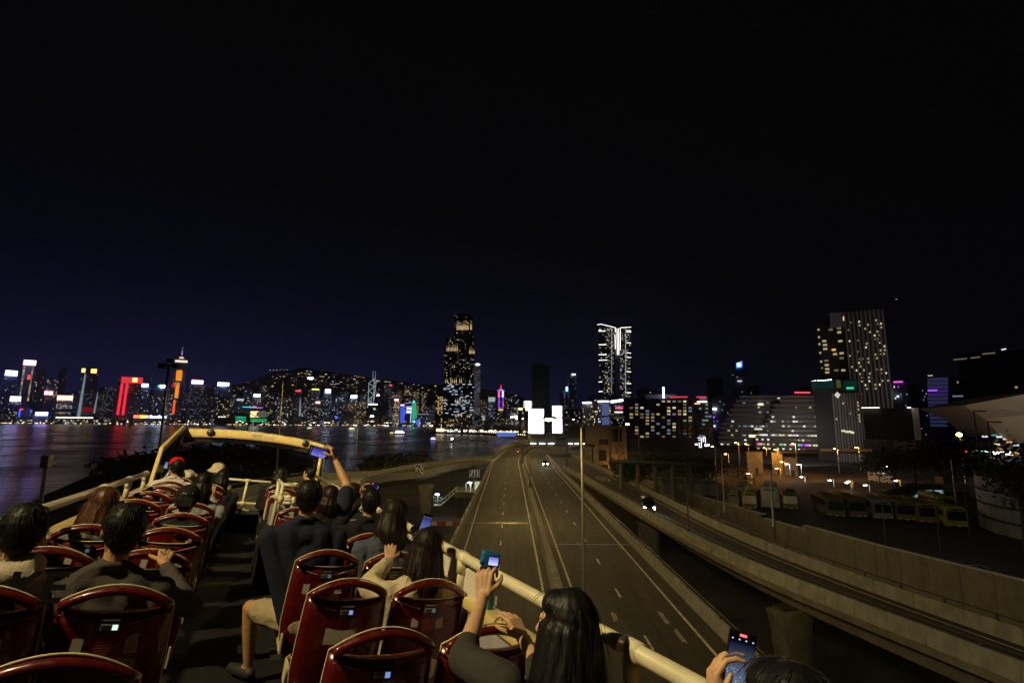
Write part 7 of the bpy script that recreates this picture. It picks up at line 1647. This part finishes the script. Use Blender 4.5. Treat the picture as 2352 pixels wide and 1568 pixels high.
def scarf(root, L, Hh, Mh, neck, sh, chest):
    v = MB(); v.ell(sh+Vector((-.05,-.03,.03)),(.22,.11,.07)); co, nor, fs = blob(v,.010,2); m = MB(); m.v = [tuple(q) for q in co]; m.f = fs; m.mi = [0]*len(fs); m.build('patterned_shawl', mat('shawl_check',(.16,.15,.15),.9,nz=.9,scale=70,bump=.5,bscale=120), root, smooth=True)
person('woman with long reddish brown hair and a grey checked shawl by the left rail', rowL(3), pY(236,1158,rowL(3)+.2), 20, 6, top=cloth('grey_check',(.14,.13,.13)), hair='long', hairm=hairbr, hairlen=.26, extra=scarf, strands=420)
person('person in a black cap with a small white embroidered line and a white collar', rowL(4), pY(430,1148,rowL(4)+.2), -6, -4, top=cloth('black_jacket',(.022,.022,.020)), hair='short', hat=('cap',cloth('cap_black',(.016,.016,.015))), strands=120)
person('dark-haired person in a pale grey shirt just ahead of the black cap', rowL(5), pY(468,1112,rowL(5)+.2), -12, 0, top=cloth('pale_grey_shirt',(.34,.35,.38)), hair='bob', hairlen=.16, strands=160, arms={'R':{'el':(-.10,6.62,-.86),'wr':tuple(pY(484,1140,6.75)),'d':(-.1,.3,.9),'n':(0,-1,.2),'curl':(.5,.6,.4)}})
person('man in a red cap and white shirt photographing from the left front seats', rowL(8), pY(405,1072,rowL(8)+.2), 14, 2, top=cloth('white_shirt',(.60,.58,.60)), hair='short', hat=('redcap',cloth('cap_red',(.55,.008,.006))), strands=140, arms={'L':{'el':(-.98,9.15,-.75),'wr':(-.96,9.32,-.56),'d':(.1,.25,.9),'n':(-.2,-1,0),'curl':(.6,.7,.4)}})
person('person in a soft white hat ahead of the seats beside the red cap', rowL(9), pY(430,1097,rowL(9)+.15), -20, 8, top=cloth('white_cotton',(.55,.5,.40)), hair='short', hat=('beanie',cloth('hat_white',(.62,.56,.44))), strands=60, res=.014, arms={'R':{'el':(-.52,9.85,-.85),'wr':tuple(pY(446,1108,9.85)),'d':(.05,.3,1),'n':(.3,-1,0),'curl':(.4,.5,.3)}})
person('person in a beige bucket hat looking left near the front', rowL(10), pY(499,1082,rowL(9)+.35), 38, 0, top=cloth('beige_cotton',(.3,.27,.2)), hair='bob', hairlen=.12, hat=('bucket',cloth('bucket_beige',(.55,.47,.32))), strands=60, res=.014)
person('woman with straight black hair behind the bucket hat', rowL(8), pY(511,1097,rowL(8)+.15), -4, 0, top=cloth('black_top',(.02,.02,.022)), hair='bob', hairlen=.15, strands=140, res=.013)
# right side
tee = cloth('navy_tee',(.018,.022,.040),bs=400)
sh9, el9, wr9 = pY(790,1166,4.14), pY(797,1112,4.34), pY(770,1056,4.44)
person('man in a navy t-shirt raising his phone high in his right hand', rowR(3), pY(708,1142,rowR(3)+.2), -3, 4, top=tee, sleeve='short', hair='short', strands=520, w=.225, lean=.60, bottom=cloth('khaki_shorts',(.42,.34,.20)),
       arms={'R':{'sh':tuple(sh9),'el':tuple(el9),'wr':tuple(wr9),'d':(-.35,.15,.95),'n':(.7,-.45,.1),'curl':((.9,.9,.5),(.75,.9,.5),(.7,.9,.5),(.7,.9,.5)),'thumb':(.9,.2)}, 'L':{'el':(.44,4.22,-.95),'wr':(.55,4.48,-.98),'d':(.3,1,-.1),'n':(0,0,1)}},
       legs={'L':((.255,4.42,-1.175),(.32,4.48,-1.56)),'R':((.66,4.52,-1.13),(.66,4.56,-1.57)),'short':True})
person('woman with dark hair glancing left in the front right seats', rowR(10), pY(642,1090,rowR(10)+.15), 55, 0, sk=skin2, top=cloth('black_top',(.02,.02,.022)), hair='long', hairlen=.18, strands=120, res=.013)
person('person with a high dark bun near the front right', rowR(10), pY(710,1088,rowR(10)+.15), 48, 4, sk=skin2, top=cloth('black_top',(.02,.02,.022)), hair='bun', strands=120, res=.013)
person('dark-haired person hidden behind the raised arm', rowR(5), pY(757,1142,rowR(5)+.2), 0, 8, top=cloth('dark_shirt',(.018,.018,.02)), hair='bob', hairm=haird, hairlen=.12, strands=160, res=.013)
person('brown-haired passenger in a navy top beside the raised arm', rowR(5), pY(811,1136,rowR(5)+.2), -8, 6, top=cloth('navy_top',(.022,.026,.042)), hair='short', hairm=haird, strands=300, res=.012, lean=1.12)
person('man in a black shirt holding up a phone above his head, seen from behind', rowR(4), pY(851,1152,rowR(4)+.2), -6, 8, top=cloth('black_shirt',(.014,.014,.016)), hair='short', strands=420, res=.012, arms={'L':{'el':(.86,5.1,-.72),'wr':tuple(pY(836,1142,5.28)),'d':(.1,.1,1),'n':(-.2,1,0),'curl':(.7,.7,.4),'thumb':(.5,.2)}})
person('woman with long dark brown hair in a blue denim jacket', rowR(3), pY(904,1182,rowR(3)+.2), -10, 2, top=cloth('denim',(.085,.098,.135),bs=300,bump=.4), hair='long', hairm=haird, hairlen=.24, strands=520, res=.012, w=.215, loose=.012)
wr16 = pY(894,1285,3.76)
person('woman with long dark hair in a cream jacket resting a hand on the seat ahead', rowR(2), pY(981,1258,rowR(2)+.2), -12, 2, sk=skin2, top=cloth('cream_cotton',(.60,.52,.34),bs=200,bump=.35), hair='long', hairm=haird, hairlen=.30, strands=620, w=.215, loose=.016,
       arms={'L':{'el':tuple(pY(846,1345,3.38)),'wr':tuple(wr16),'d':(.12,.55,.65),'n':(-.10,-.70,.62),'curl':(.5,.7,.5),'thumb':(.5,.2)}})
el17, wr17 = pY(1064,1512,1.84), pY(1110,1372,2.02)
person('woman with long black hair and dark grey t-shirt filming with a small blue camera', rowR(0), pY(1300,1440,rowR(0)+.22), 36, -2, sk=skin2, top=cloth('dark_grey_tee',(.045,.043,.040),bs=380), sleeve='half', hair='long', hairlen=.36, strands=260, w=.18,
       arms={'L':{'sh':tuple(pY(1165,1570,1.62)),'el':tuple(el17),'wr':tuple(wr17),'d':(.06,.25,.95),'n':(-.6,-.6,.2),'curl':(.9,1.1,.6),'thumb':(.8,.3)},
             'R':{'sh':(1.26,1.62,-.80),'el':tuple(pY(1240,1545,1.86)),'wr':tuple(pY(1203,1468,2.08)),'d':(-.25,.62,.62),'n':(.1,-.35,.9),'curl':(.45,.8,.5),'thumb':(.4,-.1)}})
person('passenger at the lower right edge, hair and raised hands in view', rowR(-1), pY(1812,1672,rowR(-1)+.2), -8, 6, sk=skin2, top=cloth('black_sleeve',(.014,.014,.015)), hair='long', hairm=hairb, hairlen=.25, strands=300,
       arms={'L':{'el':(1.02,.95,-.72),'wr':tuple(pY(1636,1628,1.10)),'d':(.10,.05,1),'n':(-.75,.5,0),'curl':(.5,.7,.5),'thumb':(.3,.2)}, 'R':{'el':(1.34,.95,-.84),'wr':(1.27,1.0,-.70),'d':(-.35,.3,.8),'n':(.4,.8,.2),'curl':(.5,.5,.3),'thumb':(.3,.4)}})
# ---------------------------------------------------------------- phones and cameras
def screen_mat(name, top, low, seed=0, s=1.0, city=True):
    m = bpy.data.materials.new(name); m.use_nodes = True; nt = m.node_tree; N = nt.nodes; L = nt.links; N.clear()
    o = N.new('ShaderNodeOutputMaterial'); e = N.new('ShaderNodeEmission'); L.new(e.outputs[0],o.inputs[0]); tc = N.new('ShaderNodeTexCoord'); sx = N.new('ShaderNodeSeparateXYZ'); L.new(tc.outputs['UV'],sx.inputs[0])
    r = N.new('ShaderNodeValToRGB'); L.new(sx.outputs[1],r.inputs[0]); r.color_ramp.elements[0].color = (*low,1); r.color_ramp.elements[0].position = .15; r.color_ramp.elements[1].color = (*top,1); r.color_ramp.elements[1].position = .95
    v = N.new('ShaderNodeTexVoronoi'); v.inputs['Scale'].default_value = 13; mp = N.new('ShaderNodeMapping'); L.new(tc.outputs['UV'],mp.inputs[0]); mp.inputs['Location'].default_value = (seed,seed*.3,0); L.new(mp.outputs[0],v.inputs['Vector'])
    d = N.new('ShaderNodeMapRange'); L.new(v.outputs['Distance'],d.inputs[0]); d.inputs[1].default_value = .32; d.inputs[2].default_value = .12; d.inputs[3].default_value = 0; d.inputs[4].default_value = 1
    lo = N.new('ShaderNodeMapRange'); L.new(sx.outputs[1],lo.inputs[0]); lo.inputs[1].default_value = .45; lo.inputs[2].default_value = .15; lo.inputs[3].default_value = 0; lo.inputs[4].default_value = 1
    mu = N.new('ShaderNodeMath'); mu.operation = 'MULTIPLY'; L.new(d.outputs[0],mu.inputs[0]); L.new(lo.outputs[0],mu.inputs[1])
    mx = N.new('ShaderNodeMix'); mx.data_type = 'RGBA'; L.new(mu.outputs[0],mx.inputs[0]); L.new(r.outputs[0],mx.inputs[6]); mx.inputs[7].default_value = (.8,.85,1,1)
    L.new(mx.outputs[2],e.inputs[0]); e.inputs[1].default_value = s; m.cycles.emission_sampling = 'NONE'; return m
def phone(label, c, w, h, rot, sm, rec=True, ui=True):
    """c centre, rot bus-space rotation; the screen faces local -y"""
    t = empty('smartphone', BUSR @ Vector(c), 0, label, 'smartphone', M=BUS @ rot.to_4x4())
    bevel(MB().box((0,.004,0),(w,.008,h)).build('case', black, t),.0035,2)
    b = MB().quad((-w/2+.003,-.0008,-h/2+.004),(w/2-.003,-.0008,-h/2+.004),(w/2-.003,-.0008,h/2-.004),(-w/2+.003,-.0008,h/2-.004)); o = b.build('screen', mat('screen_black',(.004,.004,.006),.12), t)
    iw, ih = (w*.90,h*.72) if h > w else (w*.66,h*.9)
    b = MB().quad((-iw/2,-.0016,-ih/2),(iw/2,-.0016,-ih/2),(iw/2,-.0016,ih/2),(-iw/2,-.0016,ih/2)); o = b.build('live_picture', sm, t); uv = o.data.uv_layers.new(name='UV')
    for i, q in enumerate(((0,0),(1,0),(1,1),(0,1))): uv.data[i].uv = q
    if rec: MB().box((0 if h > w else -.005,-.002,h/2-.011),(w*.24 if h > w else .012,.001,.006)).build('record_badge', emi('record_red',(1,.08,.1),3), t)
    if ui:
        u = MB()
        for k in range(4): u.box((-w*.4+.0 if h < w else -w*.36+k*w*.24,-.002,(-h*.3+k*h*.18) if h < w else h/2-.022),(.004,.001,.003))
        for k in range(3): u.box((w*.36 if h < w else -w*.2+k*w*.2,-.002,(-h*.2+k*h*.18) if h < w else -h/2+.014),(.005,.001,.005))
        u.build('screen_icons', emi('icon_white',(.8,.85,1),.8), t)
    return t
I3 = Matrix.Identity(3); Rz3 = lambda a: Matrix.Rotation(R(a),3,'Z'); Rx3 = lambda a: Matrix.Rotation(R(a),3,'X'); Ry3 = lambda a: Matrix.Rotation(R(a),3,'Y')
phone('phone held sideways overhead, its screen showing a deep blue night view', pY(733,1038,4.43), .165, .078, Rz3(-4) @ Ry3(11), screen_mat('screen_violet',(.015,.015,.12),(.14,.14,.65),1,1.0), rec=False)
phone('phone held level above the man in the black shirt, almost dark screen', pY(856,1116,5.32), .155, .072, Rz3(2) @ Ry3(9), screen_mat('screen_dim',(.006,.006,.03),(.01,.01,.06),2,1.0), rec=True)
phone('upright phone showing a blue night sky, above the woman in the cream jacket', pY(977,1205,3.75), .074, .155, Rz3(-3) @ Ry3(10), screen_mat('screen_blue',(.02,.024,.15),(.13,.17,.50),3,1.0), rec=False)
phone('upright phone at the lower right recording the bright skyline', pY(1699,1522,1.06), .074, .158, Rz3(-30) @ Ry3(8), screen_mat('screen_city',(.002,.002,.012),(.10,.13,.20),4,1.0), rec=True)
phone('phone held up by the man in the red cap at the left rail', pY(384,1068,9.4), .075, .12, Rz3(8) @ Ry3(8), screen_mat('screen_city2',(.1,.12,.4),(.2,.3,.3),5,1.0), rec=False)
def action_camera():
    c = pY(1127,1285,2.06); t = empty('action_camera', BUSR @ Vector(c), 0, 'small bright blue camera on a black grip held above the rail', 'action camera', M=BUS @ (Rz3(-14) @ Ry3(4)).to_4x4())
    bl = mat('camera_blue',(.012,.13,.33),.5,nz=.08,scale=30)
    bevel(MB().box((0,.012,0),(.078,.046,.060)).build('housing', bl, t),.009,3); bevel(MB().box((-.018,.012,.031),(.03,.04,.006)).build('top_ridge', bl, t),.003)
    MB().box((.010,-.0115,-.003),(.048,.003,.040)).build('screen_bezel', black, t)
    b = MB().quad((-.010,-.0135,-.018),(.030,-.0135,-.018),(.030,-.0135,.014),(-.010,-.0135,.014)); o = b.build('live_picture', screen_mat('camera_screen',(.12,.12,.5),(.5,.55,.9),6,1.2), t); uv = o.data.uv_layers.new(name='UV')
    for i, q in enumerate(((0,0),(1,0),(1,1),(0,1))): uv.data[i].uv = q
    MB().box((-.036,-.0113,-.015),(.008,.002,.012)).build('button', black, t)
    MB().box((0,.012,-.037),(.05,.03,.014)).build('mount', black, t); MB().tube([(-.035,.012,-.038),(.035,.012,-.038)],.007,8).build('thumb_screw', black, t)
    MB().tube([(0,.016,-.04),(.004,.018,-.09),(.006,.02,-.175),(.006,.02,-.182)],[.013,.016,.017,.010],10).build('grip', black, t, smooth=True)
    MB().tube([(.006,.02,-.18),(.01,.018,-.20),(.008,.018,-.215)],.004,6).build('strap', black, t)
action_camera()
